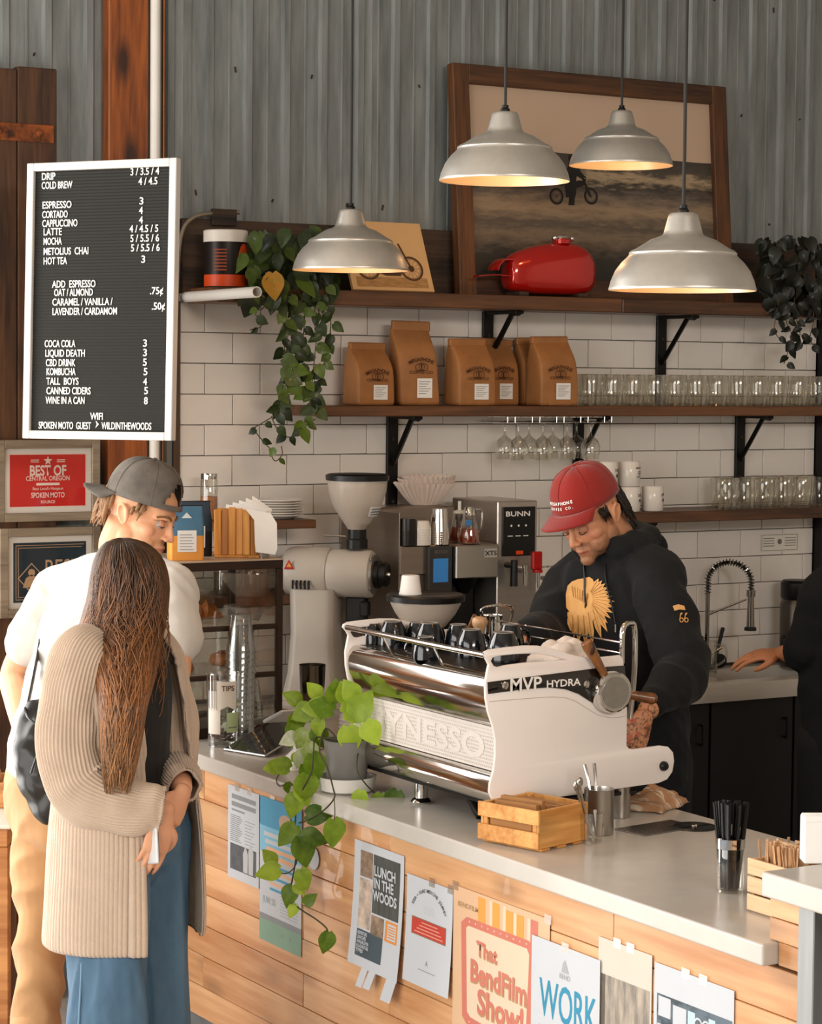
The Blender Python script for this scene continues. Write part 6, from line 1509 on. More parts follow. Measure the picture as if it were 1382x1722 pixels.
t = thing('napkin_stack', 'stack of white napkins standing on the raised ledge', 'napkins', (q.x, q.y, 1.0868), -.5)
for k in range(7):
    o = MB().box(.0, .12, 0, .006, 0, .085+.004*((k*3) % 4), .002).build('napkin', m_nap, t); o.location = (0, .007*k, 0)
# ================================================================== PLANTS
def leafmat(name, c0, c1, trans=.25):
    m, nt, b = _nt(name); N = nt.nodes; L = nt.links
    tc = N.new('ShaderNodeTexCoord'); n = N.new('ShaderNodeTexNoise'); n.inputs['Scale'].default_value = 3.5; n.inputs['Detail'].default_value = 3
    oi = N.new('ShaderNodeObjectInfo'); ad = N.new('ShaderNodeVectorMath'); L.new(tc.outputs['Object'], ad.inputs[0]); L.new(oi.outputs['Random'], ad.inputs[1]); L.new(ad.outputs[0], n.inputs['Vector'])
    mr = N.new('ShaderNodeMath'); mr.operation = 'MULTIPLY_ADD'; mr.inputs[1].default_value = .55; L.new(oi.outputs['Random'], mr.inputs[0]); 
    m2 = N.new('ShaderNodeMath'); m2.operation = 'MULTIPLY'; m2.inputs[1].default_value = .5; L.new(n.outputs['Fac'], m2.inputs[0]); L.new(m2.outputs[0], mr.inputs[2])
    cr = N.new('ShaderNodeValToRGB'); cr.color_ramp.elements[0].position = .25; cr.color_ramp.elements[1].position = .8; cr.color_ramp.elements[0].color = lin(c0); cr.color_ramp.elements[1].color = lin(c1)
    L.new(mr.outputs[0], cr.inputs[0]); L.new(cr.outputs[0], b.inputs['Base Color']); b.inputs['Roughness'].default_value = .45
    b.inputs['Subsurface Weight'].default_value = 0; b.inputs['Coat Weight'].default_value = .06; b.inputs['Specular IOR Level'].default_value = .35
    tl = N.new('ShaderNodeBsdfTranslucent'); L.new(cr.outputs[0], tl.inputs[0]); mx = N.new('ShaderNodeMixShader'); mx.inputs[0].default_value = trans
    L.new(b.outputs[0], mx.inputs[1]); L.new(tl.outputs[0], mx.inputs[2]); L.new(mx.outputs[0], N['Material Output'].inputs[0])
    MATS[name] = m; return m
def leafmesh(m, fold=.25, curl=.25, wide=.42):
    """heart shaped leaf of unit length along +Y, base at the origin, folded along the midrib"""
    n = 9; vs = []; fs = []
    for i in range(n+1):
        u = i/n; y = u
        w = wide*(math.sin(pi*min(1, u**.62))**.75)*(1-.35*u**3) if 0 < u < 1 else 0.0
        if i == 0: w = wide*.30
        back = -.10*math.exp(-((u)/.12)**2)
        z = -curl*u*u
        for s_ in (-1, -.55, 0, .55, 1):
            vs.append((s_*w, y+(back*abs(s_) if s_ else 0), z+fold*w*abs(s_)-.05*w*s_*s_))
    for i in range(n):
        for j in range(4): a = i*5+j; fs.append((a, a+1, a+6, a+5))
    me = mesh_of('leaf', vs, fs, m, None, 180, False); return me
def put_leaf(me, par, pos, tip, normal, size):
    """tip: direction of the leaf, normal: rough facing"""
    y = Vector(tip).normalized(); n = Vector(normal); n = (n-y*n.dot(y)); n = n.normalized() if n.length > 1e-4 else y.orthogonal()
    x = y.cross(n)
    o = bpy.data.objects.new('leaf', me); COL.objects.link(o); o.parent = par
    o.matrix_local = frame(pos, x*size, y*size, n*size); return o
def screen_dir(a): return _r*math.cos(a)-_d*(-math.sin(a))     # a: angle clockwise on the picture from right
TOC = (-_f)
m_stem = mat('brown_green_stem', '4a4228', .6, var=.2); m_stem_l = mat('dark_olive_stem', '3a3620', .6)
# ---------------------------------------------------------------- vine in the grey pot on the bar
ml = [leafmesh(leafmat('lime_leaf', '5f7d12', 'a9c23a', .35), .22, .25), leafmesh(MATS['lime_leaf'], .12, .1, .47), leafmesh(MATS['lime_leaf'], .4, .35, .38)]
mvar = leafmesh(leafmat('variegated_leaf', '8aa040', 'e6e6d4', .3), .2, .2)
mgr = leafmesh(leafmat('mid_green_leaf', '3c5a12', '86a22c', .3), .25, .3)
PC = onz(567, 1326, BT); PC = Vector((-.376, -1.69, BT))
t = thing('potted_vine', 'bright green trailing vine in a grey ceramic pot on a white saucer', 'potted plant', PC)
MB().lathe([(0, 0), (.062, 0), (.072, .006), (.080, .036), (.082, .042), (.076, .042), (.070, .014), (0, .012)], 40).build('saucer', mat('white_saucer_glaze', 'dad6d0', .3), t)
MB().lathe([(0, .014), (.050, .014), (.053, .018), (.062, .135), (.0635, .14), (.059, .14), (.054, .12), (0, .12)], 40).build('pot', mat('matte_grey_ceramic', '77746f', .55, var=.06), t)
MB().lathe([(0, .125), (.056, .122), (0, .118)], 24).build('soil', mat('dark_soil', '1f160f', .95, var=.3, scale=60), t)
def vine(par, O_, pts, r, m, k=6):
    P = [Vector(p) for p in spline([tuple(q) for q in pts], k)]
    MB().tube([p-O_ for p in P], r, 7).build('stem', m, par); return P
def at(px, py, X): return onx(px, py, X)
top = PC+Vector((0, 0, .135))
v1 = vine(t, PC, [top+Vector((-.02, 0, 0)), at(533, 1240, -.44), at(527, 1262, -.485), at(523, 1300, -.495), at(500, 1345, -.500), at(497, 1375, -.500), at(496, 1395, -.500), at(500, 1420, -.498), at(495, 1460, -.498), at(488, 1505, -.497), at(500, 1525, -.497), at(530, 1545, -.495), at(548, 1560, -.495), at(552, 1572, -.494)], .0022, m_stem_l)
v2 = vine(t, PC, [top+Vector((-.03, -.02, 0)), at(548, 1225, -.43), at(537, 1262, -.475), at(550, 1290, -.49), at(560, 1325, -.497), at(562, 1342, -.5), at(545, 1362, -.50), at(520, 1378, -.5), at(503, 1384, -.5)], .0022, m_stem_l)
v3 = vine(t, PC, [at(500, 1420, -.498), at(498, 1452, -.498), at(484, 1468, -.498), at(466, 1467, -.5)], .0018, m_stem_l)
v4 = vine(t, PC, [at(562, 1342, -.5), at(563, 1365, -.5), at(562, 1380, -.5)], .0015, m_stem)
v5 = vine(t, PC, [at(500, 1340, -.5), at(485, 1350, -.5), at(488, 1375, -.5), at(493, 1390, -.5)], .0018, m_stem_l)
v6 = vine(t, PC, [top, at(500, 1275, -.44), at(480, 1290, -.46), at(465, 1310, -.47), at(470, 1322, -.47), at(485, 1315, -.47)], .0015, m_stem)
v7 = vine(t, PC, [top+Vector((.03, -.02, 0)), at(600, 1290, -.40), at(612, 1315, -.39), at(640, 1340, -.33), at(668, 1335, -.30)], .002, m_stem_l)
LV_ = [  # px, py (base), tip angle clockwise from right, size px, plane x, kind
 (585, 1222, 80, 46, -.40, 0), (578, 1200, -20, 46, -.40, 1), (596, 1208, -60, 50, -.39, 0), (560, 1195, 200, 40, -.40, 1), (548, 1190, 180, 40, -.40, 0), (524, 1190, 150, 36, -.42, 1), (505, 1200, 120, 36, -.43, 0), (498, 1215, 100, 40, -.44, 0),
 (515, 1228, 120, 34, -.44, 3), (500, 1238, 160, 30, -.45, 3), (530, 1225, 60, 36, -.42, 0), (540, 1210, 110, 36, -.41, 2), (560, 1180, -80, 36, -.40, 0), (598, 1176, -120, 36, -.38, 1), (520, 1250, 80, 34, -.46, 3), (511, 1262, 110, 32, -.47, 3), (538, 1172, 230, 30, -.40, 0),
 (525, 1268, 75, 44, -.485, 0), (512, 1285, 60, 38, -.49, 0), (518, 1302, 100, 46, -.49, 0), (505, 1315, 70, 40, -.493, 1), (487, 1292, 200, 32, -.47, 1), (470, 1288, 170, 26, -.475, 1), (494, 1282, -40, 26, -.475, 1), (484, 1316, 80, 22, -.475, 2), (500, 1335, 110, 40, -.5, 0),
 (497, 1388, 130, 40, -.505, 4), (505, 1408, 75, 48, -.505, 4), (508, 1405, 10, 40, -.505, 4), (560, 1378, 85, 46, -.5, 4), (515, 1370, 0, 40, -.502, 4), (470, 1462, 170, 38, -.503, 0), (462, 1452, 230, 28, -.503, 0), (505, 1462, 70, 34, -.503, 0), (492, 1490, 110, 34, -.503, 4), (495, 1488, 40, 22, -.503, 0),
 (512, 1520, -40, 24, -.5, 4), (497, 1522, 120, 22, -.5, 0), (552, 1568, 100, 34, -.498, 4), (608, 1330, 95, 40, -.40, 2), (640, 1335, 100, 36, -.34, 4), (668, 1330, 110, 40, -.30, 4), (615, 1215, 60, 40, -.385, 1), (580, 1180, -100, 32, -.39, 0), (505, 1180, 210, 30, -.42, 0)]
rl = random.Random(12)
for px, py, a, sz, X, k in LV_:
    p = at(px, py, X); dep = (p-CAM).dot(_f); L_ = sz*dep/FPX*1.12
    td = screen_dir(math.radians(a))+TOC*rl.uniform(-.15, .35)
    nn = TOC+Vector((rl.uniform(-.45, .45), rl.uniform(-.45, .45), rl.uniform(.0, .6)))
    me = ml[k] if k < 3 else (mvar if k == 3 else mgr)
    put_leaf(me, t, p-PC, td, nn, L_)

# ---------------------------------------------------------------- trailing plants on the top shelf
def trailing(label, O_, crown, strands, mes, stemm, seed, ncrown, szr, potr=.07, Yc=-.2, group=None):
    rd = random.Random(seed)
    t = thing('trailing_plant', label, 'potted plant', O_)
    MB().lathe([(0, 0), (potr*.8, 0), (potr, .10), (potr*.92, .10), (potr*.75, .01), (0, .01)], 26).build('pot', mat('dark_clay_pot', '2b211b', .7, var=.2), t)
    x0, x1, y0, y1 = crown
    for i in range(ncrown):
        px, py = rd.uniform(x0, x1), rd.uniform(y0, y1)
        Y = Yc-.02-.13*rd.random()*(1-abs((px-(x0+x1)/2)/(x1-x0)))
        if py > 488: Y = min(Y, -.29)
        p = ony(px, py, Y); L_ = rd.uniform(*szr)
        put_leaf(rd.choice(mes), t, p-O_, screen_dir(math.radians(rd.uniform(40, 140)))+TOC*rd.uniform(-.2, .5), TOC+Vector((rd.uniform(-.7, .7), rd.uniform(-.4, .4), rd.uniform(-.1, .7))), L_)
    for st, dens, sz in strands:
        P = vine(t, O_, [ony(px, py, Y) for px, py, Y in st], .0018, stemm, 8)
        acc = 0; side = 1
        for a, b in zip(P[:-1], P[1:]):
            acc += (b-a).length
            if acc > dens:
                acc = 0; side = -side
                ang = math.radians(90+side*rd.uniform(15, 70)); put_leaf(rd.choice(mes), t, b-O_+Vector((rd.uniform(-.008, .008), -rd.uniform(0, .02), 0)), screen_dir(ang)+TOC*rd.uniform(-.1, .3), TOC+Vector((rd.uniform(-.7, .7), rd.uniform(-.3, .3), rd.uniform(-.2, .5))), sz*rd.uniform(.75, 1.2))
    return t
dk = leafmat('dark_green_leaf', '141d09', '36471a', .15); dm = [leafmesh(dk, .25, .25, .42), leafmesh(dk, .1, .2, .46), leafmesh(dk, .4, .4, .36)]
md_ = leafmat('olive_leaf', '2c3a10', '5d7422', .2); mm_ = [leafmesh(md_, .25, .25, .42), leafmesh(md_, .12, .15, .45)]
O1 = Vector((ony(470, 480, -.19).x, -.17, US+.0006))
Yf = -.305
st1 = [([(470, 480, -.28), (474, 520, Yf), (478, 580, Yf), (476, 640, Yf), (468, 690, Yf)], .02, .055), ([(488, 480, -.28), (492, 540, Yf), (497, 600, Yf-.01), (480, 650, Yf), (462, 700, Yf)], .022, .055), ([(500, 480, -.28), (512, 530, Yf), (508, 590, Yf), (515, 650, Yf), (528, 690, Yf)], .022, .05),
       ([(525, 470, -.28), (536, 520, Yf-.01), (530, 590, Yf), (524, 650, Yf), (522, 690, Yf), (500, 725, Yf)], .024, .045), ([(545, 470, -.27), (552, 510, Yf), (556, 550, Yf), (545, 610, Yf), (530, 660, Yf)], .026, .042), ([(460, 490, -.28), (440, 520, Yf), (424, 518, Yf), (430, 530, Yf), (440, 548, Yf), (420, 555, Yf)], .05, .035),
       ([(460, 700, Yf), (440, 712, Yf), (428, 722, Yf), (445, 745, Yf), (455, 755, Yf)], .04, .03), ([(456, 700, Yf), (470, 728, Yf), (490, 735, Yf), (505, 722, Yf), (530, 705, Yf)], .035, .035), ([(452, 755, Yf), (462, 775, Yf), (474, 765, Yf), (473, 750, Yf)], .06, .025)]
tp1 = trailing('long trailing heart leaf plant hanging from the top shelf beside the tin', O1, (408, 560, 382, 500), st1, dm+mm_, m_stem, 5, 85, (.05, .085))
p = ony(458, 460, -.33); 
yl = leafmesh(leafmat('yellowing_leaf', '6b7a1c', 'd08a22', .25), .15, .15, .42); put_leaf(yl, tp1, p-O1, screen_dir(math.radians(85)), TOC+Vector((-.1, 0, .2)), .09)
O2 = Vector((ony(1330, 480, -.17).x, -.17, US+.0006))
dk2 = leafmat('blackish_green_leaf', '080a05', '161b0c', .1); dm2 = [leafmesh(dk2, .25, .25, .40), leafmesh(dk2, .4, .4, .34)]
st2 = [([(1320, 500, -.29), (1322, 540, Yf), (1330, 560, Yf), (1325, 590, Yf), (1318, 612, Yf)], .026, .045), ([(1335, 500, -.29), (1340, 540, Yf), (1345, 560, Yf), (1342, 580, Yf)], .026, .042), ([(1310, 500, -.29), (1305, 530, Yf), (1302, 555, Yf), (1312, 572, Yf)], .03, .036), ([(1365, 500, -.29), (1368, 540, Yf), (1362, 570, Yf), (1376, 590, Yf)], .032, .042)]
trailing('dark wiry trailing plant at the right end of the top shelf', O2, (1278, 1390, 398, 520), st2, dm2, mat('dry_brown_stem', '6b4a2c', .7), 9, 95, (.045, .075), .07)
# ================================================================== PEOPLE
from mathutils import noise as mnoise
from mathutils.bvhtree import BVHTree
RR = Vector((_r.x, _r.y, 0)).normalized(); AW = Vector((_f.x, _f.y, 0)).normalized(); TW_ = -AW; UP = Vector((0, 0, 1))
def fuse(mb, voxel, it=6, fac=.5):
    """join closed shapes into one continuous skin"""
    me = bpy.data.meshes.new('tmp'); me.from_pydata(mb.v, [], mb.f)
    bm = bmesh.new(); bm.from_mesh(me); bmesh.ops.recalc_face_normals(bm, faces=bm.faces); bm.to_mesh(me); bm.free()
    ob = bpy.data.objects.new('tmp', me); COL.objects.link(ob)
    m1 = ob.modifiers.new('r', 'REMESH'); m1.mode = 'VOXEL'; m1.voxel_size = voxel; m1.use_smooth_shade = True
    if it: m2 = ob.modifiers.new('s', 'SMOOTH'); m2.factor = fac; m2.iterations = it
    dg = bpy.context.evaluated_depsgraph_get(); out = bpy.data.meshes.new_from_object(ob.evaluated_get(dg))
    bpy.data.objects.remove(ob); bpy.data.meshes.remove(me)
    return out
def finish(me, name, m, par, disp=None, col=None):
    if disp:
        n = len(me.vertices); co = [v.co.copy() for v in me.vertices]; no = [v.normal.copy() for v in me.vertices]
        for i in range(n): me.vertices[i].co = co[i]+no[i]*disp(co[i], no[i])
    if col:
        at_ = me.color_attributes.new('Col', 'FLOAT_COLOR', 'POINT'); buf = np.ones((len(me.vertices), 4), np.float32)
        for i, v in enumerate(me.vertices): buf[i, :3] = col(v.co, v.normal)
        at_.data.foreach_set('color', buf.ravel())
    me.materials.clear(); me.materials.append(m); me.polygons.foreach_set('use_smooth', [True]*len(me.polygons)); me.update(); me.name = name
    o = bpy.data.objects.new(name, me); COL.objects.link(o); o.parent = par
    if par: o.matrix_parent_inverse = par.matrix_world.inverted() if False else Matrix.Translation(-par.location)
    return o
def wparent(o, par): o.parent = par; o.matrix_parent_inverse = Matrix.Translation(-par.location); return o
def limb(mb, pts, rad, n=16, up=None, k=5):
    """round ended tapering tube through points; radii may be (a, b) pairs"""
    rad = [r if isinstance(r, tuple) else (r, r) for r in rad]
    P = spline([tuple(p)+r for p, r in zip(pts, rad)], k)
    pos = [Vector(q[:3]) for q in P]; rr = [(max(.002, q[3]), max(.002, q[4])) for q in P]
    t0 = (pos[0]-pos[1]).normalized(); t1 = (pos[-1]-pos[-2]).normalized()
    for s_ in (.45, .8, .98):
        c = math.sqrt(1-s_*s_); m0 = min(rr[0] if s_ == .45 else R0); 
        if s_ == .45: R0, R1, P0, P1 = rr[0], rr[-1], pos[0].copy(), pos[-1].copy()
        pos.insert(0, P0+t0*min(R0)*s_); rr.insert(0, (R0[0]*c, R0[1]*c)); pos.append(P1+t1*min(R1)*s_); rr.append((R1[0]*c, R1[1]*c))
    mb.tube(pos, rr, n, up=up)
def ell(mb, c, r, M_=None, n=20, m=14): mb.ball((0, 0, 0), r, n, m, T=(M_ or Matrix.Identity(4)) @ Matrix.Translation(c))
def facing(c, F, roll=0.0, scale=1.0):
    """head frame: y = facing, x = the person's right, z = up"""
    y = Vector(F).normalized(); x = y.cross(UP).normalized(); z = x.cross(y)
    Mx = frame(c, x, y, z) @ Matrix.Rotation(roll, 4, 'Y') @ Matrix.Scale(scale, 4); return Mx
def head(mb, M_, fem=False, jaw=1.0):
    E = lambda c, r: ell(mb, c, r, M_)
    E((0, -.014, .036), (.077, .097, .082)); E((0, .030, .040), (.064, .058, .050)); E((0, .030, -.028), (.062, .056, .058)); E((0, .016, -.066), (.056*jaw, .062, .046)); E((0, .052, -.072), (.037, .036, .036)); E((0, .074, -.098), (.022*jaw, .020, .018))
    for s_ in (-1, 1):
        E((s_*.045, .046, -.026), (.020, .025, .020)); E((s_*.036, .040, -.060), (.026, .034, .030)); E((s_*.050*jaw, .0, -.062), (.014, .026, .028))
        E((s_*.011, .095, -.038), (.0085, .009, .0075))
        mb.tube([M_ @ Vector((s_*.079, -.004, -.028)), M_ @ Vector((s_*.083, -.002, -.012)), M_ @ Vector((s_*.086, -.010, .010)), M_ @ Vector((s_*.087, -.024, .022)), M_ @ Vector((s_*.086, -.034, .010)), M_ @ Vector((s_*.083, -.030, -.010)), M_ @ Vector((s_*.080, -.014, -.028)), M_ @ Vector((s_*.079, -.004, -.030))], .0052, 8)
        E((s_*.079, -.015, -.002), (.006, .017, .022))
        limb(mb, [M_ @ Vector(p) for p in ((s_*.052, .062, .012), (s_*.030, .081, .018), (s_*.008, .085, .012))], [.006, .008, .007], 8)
    limb(mb, [M_ @ Vector(p) for p in ((0, .084, .012), (0, .092, -.010), (0, .100, -.027), (0, .1035, -.035))], [.0075, .0082, .0100, .0100], 10)
    limb(mb, [M_ @ Vector(p) for p in ((-.024, .076, -.0675), (-.010, .087, -.064), (0, .0885, -.0655), (.010, .087, -.064), (.024, .076, -.0675))], [.0035, .0055, .0052, .0055, .0035], 8)
    limb(mb, [M_ @ Vector(p) for p in ((-.021, .076, -.0705), (0, .0865, -.0750), (.021, .076, -.0705))], [.0035, .0066, .0035], 8)
def hand(mb, W, D, N_, th, curl=.35, spread=.06, k=1.0, thumb=.5):
    """palm, four unequal fingers bent at the knuckles, thumb from the side of the palm. D: pointing, N_: back of the hand, th: +1 thumb on D x N_ side"""
    D = Vector(D).normalized(); N_ = Vector(N_); N_ = (N_-D*N_.dot(D)).normalized(); S_ = D.cross(N_)*th
    W = Vector(W)
    limb(mb, [W, W+D*.03*k, W+D*.062*k, W+D*.088*k], [(.030*k, .020*k), (.038*k, .016*k), (.042*k, .015*k), (.040*k, .012*k)], 14, up=S_, k=3)
    for i, (o, L, r) in enumerate(((.030, .92, .0085), (.010, 1.02, .0088), (-.010, .96, .0084), (-.029, .76, .0075))):
        p = W+D*(.084-.006*abs(i-1.2))*k+S_*o*k; a = .12+curl*.5; pts = [p-D*.012*k, p]; d = D
        dirv = (D+S_*spread*(1.3-i)).normalized()
        for L_ in (.045, .028, .022):
            dv_ = dirv*math.cos(a)-N_*math.sin(a); p = p+dv_*L_*L*k; pts.append(p); a += curl
        limb(mb, pts, [r*k*1.08, r*k*1.05, r*k, r*k*.9, r*k*.75], 9, k=3)
    p = W+D*.02*k+S_*.028*k
    limb(mb, [p-S_*.01*k, p+D*.022*k+S_*.018*k-N_*.006*k, p+D*.05*k+S_*.030*k*(1-thumb*.3)-N_*.016*k*(1+thumb), p+D*.075*k+S_*.026*k*(1-thumb)-N_*.026*k*(1+thumb)], [.013*k, .0125*k, .0105*k, .0075*k], 10, k=3)
def skincol(base, M_, stub=None, lips='b06a5c', tattoo=None):
    b0 = np.array(lin(base)[:3]); lp = np.array(lin(lips)[:3]); sb = np.array(lin(stub)[:3]) if stub else None; Mi = M_.inverted(); red = np.array(lin('c4705c')[:3])
    def f(co, no):
        q = Mi @ co; c = b0.copy()
        c = c*(1+.06*mnoise.noise(co*45))
        if q.z < .12 and q.length < .2:
            ck = math.exp(-(((abs(q.x)-.045)/.02)**2+((q.z+.03)/.02)**2+((q.y-.065)/.03)**2)); c = c*(1-.45*ck)+red*.45*ck
            ns = math.exp(-((q.x/.016)**2+((q.z+.034)/.014)**2+((q.y-.108)/.016)**2)); c = c*(1-.4*ns)+red*.4*ns
            if sb is not None and q.z < -.035 and q.y > -.03:
                w = min(1, max(0, (-.035-q.z)/.02))*min(1, max(0, (q.y+.03)/.02))*(.55+.25*mnoise.noise(co*260)); w *= 1-.8*math.exp(-((q.z+.07)/.012)**2)*math.exp(-(q.x/.026)**2)*(1 if q.y > .075 else 0)
                c = c*(1-w)+sb*w
            li = math.exp(-((q.z+.0695)/.0075)**4)*math.exp(-(q.x/.025)**4)*(1 if q.y > .074 else 0); c = c*(1-.75*li)+lp*.75*li
            ln = math.exp(-((q.z+.0692)/.0016)**2)*math.exp(-(q.x/.024)**4)*(1 if q.y > .074 else 0); c = c*(1-.6*ln)
        if tattoo: c = tattoo(co, c)
        return c
    return f
def eyes(par, M_, gaze, brow, closed=False, lashc='2a1a12', lid=None):
    for s_ in (-1, 1):
        c = Vector((s_*.0315, .0722, -.003))
        if closed:
            e = MB(); ell(e, c, (.0145, .0125, .0125), M_); o = wparent(e.build('eyelid', lid, None, smooth=180), par)
            b = MB(); b.tube([M_ @ Vector(p) for p in spline([(c.x-.0135, .0795, -.009), (c.x-.005, .0865, -.0125), (c.x+.005, .0865, -.0125), (c.x+.0135, .0795, -.009)], 4)], .0013, 6); wparent(b.build('eyelash', mat('lash_'+lashc, lashc, .8), None), par)
        else:
            e = MB(); ell(e, c, .0122, M_); wparent(e.build('eyeball', mat('eye_white', 'a3968b', .25), None, smooth=180), par)
            g = Vector(gaze).normalized(); e = MB(); ell(e, c+g*.0060, (.0075, .0075, .0075), M_); wparent(e.build('iris', mat('brown_iris', '3d2a1a', .15), None, smooth=180), par)
            e = MB(); lr = []
            for i in range(6):
                a = math.radians(-14+i*21); lr.append([M_ @ (c+Vector((.0138*math.sin(t_)*1.05, .0138*math.cos(t_)*math.cos(a), .0138*math.sin(a)))) for t_ in np.linspace(-1.4, 1.4, 12)])
            e.loft(lr, caps=False, closed=False); wparent(e.build('eyelid', lid, None, smooth=180, recalc=False), par)
            b = MB(); b.tube([M_ @ (c+Vector((.0142*math.sin(t_)*1.05, .0142*math.cos(t_)*.99, -.0034))) for t_ in np.linspace(-1.3, 1.3, 8)], .0010, 6); wparent(b.build('eyelash', mat('lash_'+lashc, lashc, .8), None), par)
        b = MB(); b.tube([M_ @ Vector(p) for p in spline([(s_*.014, .0925, .0155), (s_*.030, .0885, .0225), (s_*.046, .0745, .0200), (s_*.053, .0655, .0150)], 5)], [(.0035, .0028)]*8+[(.003, .0022)]*8, 8); wparent(b.build('eyebrow', brow, None), par)
def locks(name, m, par, paths, r=.004, n=6):
    b = MB()
    for P in paths:
        k = len(P); b.tube(P, [r*(.55+.45*math.sin(pi*min(1, (i+.6)/k)))*(1 if i < k-2 else .45) for i in range(k)], n)
    o = b.build(name, m, None, smooth=180, recalc=False); o['kind'] = 'stuff'; return wparent(o, par)
def ground(p): return Vector((p[0], p[1], 0))

def folds(amp, sc, sh=(0, 0, 0), fine=.35):
    """cloth folds: soft ridges, sheared so that they run across the limb"""
    def f(co, no):
        q = Vector((co.x*sc[0]+co.z*sh[0], co.y*sc[1]+co.z*sh[1], co.z*sc[2]+(co.x+co.y)*sh[2]))
        return amp*((.45-abs(mnoise.noise(q))*1.6)+fine*(.4-abs(mnoise.noise(q*2.3))))
    return f
# ------------------------------------------------------------------ the man
m_skin = vcol('skin_tone', .48, .35, .12, 350, 0, .12)
m_white_t = mat('white_cotton_jersey', 'cbc5bd', .85, var=.02, sheen=.25, bump=.12, bscale=500)
m_chino = mat('tan_chino_cotton', 'b88a5c', .8, var=.06, sheen=.2, bump=.15, bscale=420)
Nk = ond(203, 948, 6.60); SL, SRr = ond(98, 992, 6.74), ond(284, 990, 6.50)
axm = (SRr-SL).normalized(); Pc = ond(103, 1300, 6.44)
man = thing('person', 'man in white t-shirt, backward grey cap and tan trousers leaning over the counter', 'person', ground(Pc))
Mh = facing(ond(238, 864, 6.56), RR*.93+TW_*.30-UP*.34, -.05, 1.06)
b = MB(); head(b, Mh, jaw=1.03)
limb(b, [Mh @ Vector((0, -.028, -.045)), Mh @ Vector((0, -.035, -.10)), Nk+UP*.02, Nk-UP*.06], [.060, .056, .062, .075], 18)
limb(b, [Nk-UP*.06, ond(165, 1060, 6.55), ond(125, 1180, 6.48), Pc], [(.13, .08), (.15, .10), (.12, .09), (.13, .09)], 18, up=axm)
eL, wL = ond(24, 1132, 6.72), ond(40, 1232, 6.58)
limb(b, [SL+UP*.0, SL.lerp(eL, .5), eL, eL.lerp(wL, .4), wL], [.052, .048, .041, .043, .029], 16)
hand(b, wL, Vector((-.0, -.1, -1)), -RR*.9+AW*.3, -1, .45)
eR, wR = ond(296, 1130, 6.36), ond(235, 1205, 6.24)
limb(b, [SRr, SRr.lerp(eR, .5), eR, eR.lerp(wR, .4), wR], [.052, .048, .041, .043, .029], 16)
hand(b, wR, -RR-UP*.2, UP, 1, .5)
finish(fuse(b, .0038, 5), 'body', m_skin, man, None, skincol('dfa680', Mh, 'b98a62', 'b5665a'))
eyes(man, Mh, (.2, 1, -.35), mat('light_brown_brow', '7a5636', .8), False, '4a3020', mat('man_eyelid', 'c98f70', .5))
def wrinkle(amp, sc, dr=(1, 1, 1)):
    def f(co, no):
        q = Vector((co.x*sc*dr[0], co.y*sc*dr[1], co.z*sc*dr[2])); return amp*(mnoise.noise(q)+.5*mnoise.noise(q*2.1))
    return f
b = MB()
limb(b, [Nk-UP*.015, ond(192, 985, 6.585), ond(168, 1060, 6.55), ond(130, 1180, 6.48), ond(112, 1262, 6.45), ond(106, 1300, 6.44)], [(.075, .075), (.175, .108), (.190, .132), (.172, .128), (.178, .135), (.176, .134)], 26, up=axm)
limb(b, [Nk-UP*.01, SL-axm*-.02, SL.lerp(eL, .12), SL.lerp(eL, .5), SL.lerp(eL, .60)], [.055, .072, .078, .080, .082], 18)
limb(b, [Nk-UP*.01, SRr, SRr.lerp(eR, .12), SRr.lerp(eR, .5), SRr.lerp(eR, .60)], [.055, .072, .078, .080, .082], 18)
finish(fuse(b, .0065, 5), 't_shirt', m_white_t, man, folds(.016, (7, 7, 4), (2, 2, 4)))
b = MB(); b.tube([Nk+Vector((math.cos(a)*.062, math.sin(a)*.062, .012+.018*math.sin(a+2.2))) for a in np.linspace(0, 2*pi, 25)], .006, 8); wparent(b.build('collar', m_white_t, None), man)
b = MB()
kL, aL = ond(72, 1535, 6.42), ond(60, 1735, 6.46); kR, aR = ond(178, 1535, 6.28), ond(188, 1745, 6.30)
limb(b, [ond(106, 1290, 6.44), ond(103, 1330, 6.44), ond(103, 1370, 6.44)], [(.165, .125), (.172, .130), (.165, .125)], 24, up=axm)
limb(b, [ond(78, 1345, 6.49), ond(76, 1430, 6.45), kL, kL.lerp(aL, .5), aL], [.092, .092, .074, .068, .064], 20)
limb(b, [ond(140, 1345, 6.38), ond(155, 1430, 6.33), kR, kR.lerp(aR, .5), aR], [.092, .092, .074, .068, .064], 20)
finish(fuse(b, .007, 5), 'trousers', m_chino, man, folds(.020, (4.5, 4.5, 6.5), (0, 0, 5)))
for a_, k_ in ((aL, kL), (aR, kR)):
    ax_ = (k_-a_).normalized(); b = MB(); limb(b, [a_-ax_*.018, a_+ax_*.03], [.070, .071], 22, k=2); wparent(b.build('turned_up_cuff', m_chino, None, smooth=180), man)
    lo = Vector((a_.x, a_.y, .10)); b = MB(); limb(b, [a_, lo, lo-UP*.03], [.036, .034, .034], 14, k=3); wparent(b.build('ankle', mat('plain_skin', 'c98f6d', .5), None, smooth=180), man)
    b = MB(); fd = (RR*.75+AW*.65); limb(b, [Vector((a_.x, a_.y, .045))-fd*.05, Vector((a_.x, a_.y, .05))+fd*.05, Vector((a_.x, a_.y, .038))+fd*.17], [(.042, .042), (.044, .044), (.040, .034)], 16, up=fd.cross(UP)); wparent(b.build('shoe', mat('dark_leather_shoe', '2a201a', .5), None, smooth=180), man)
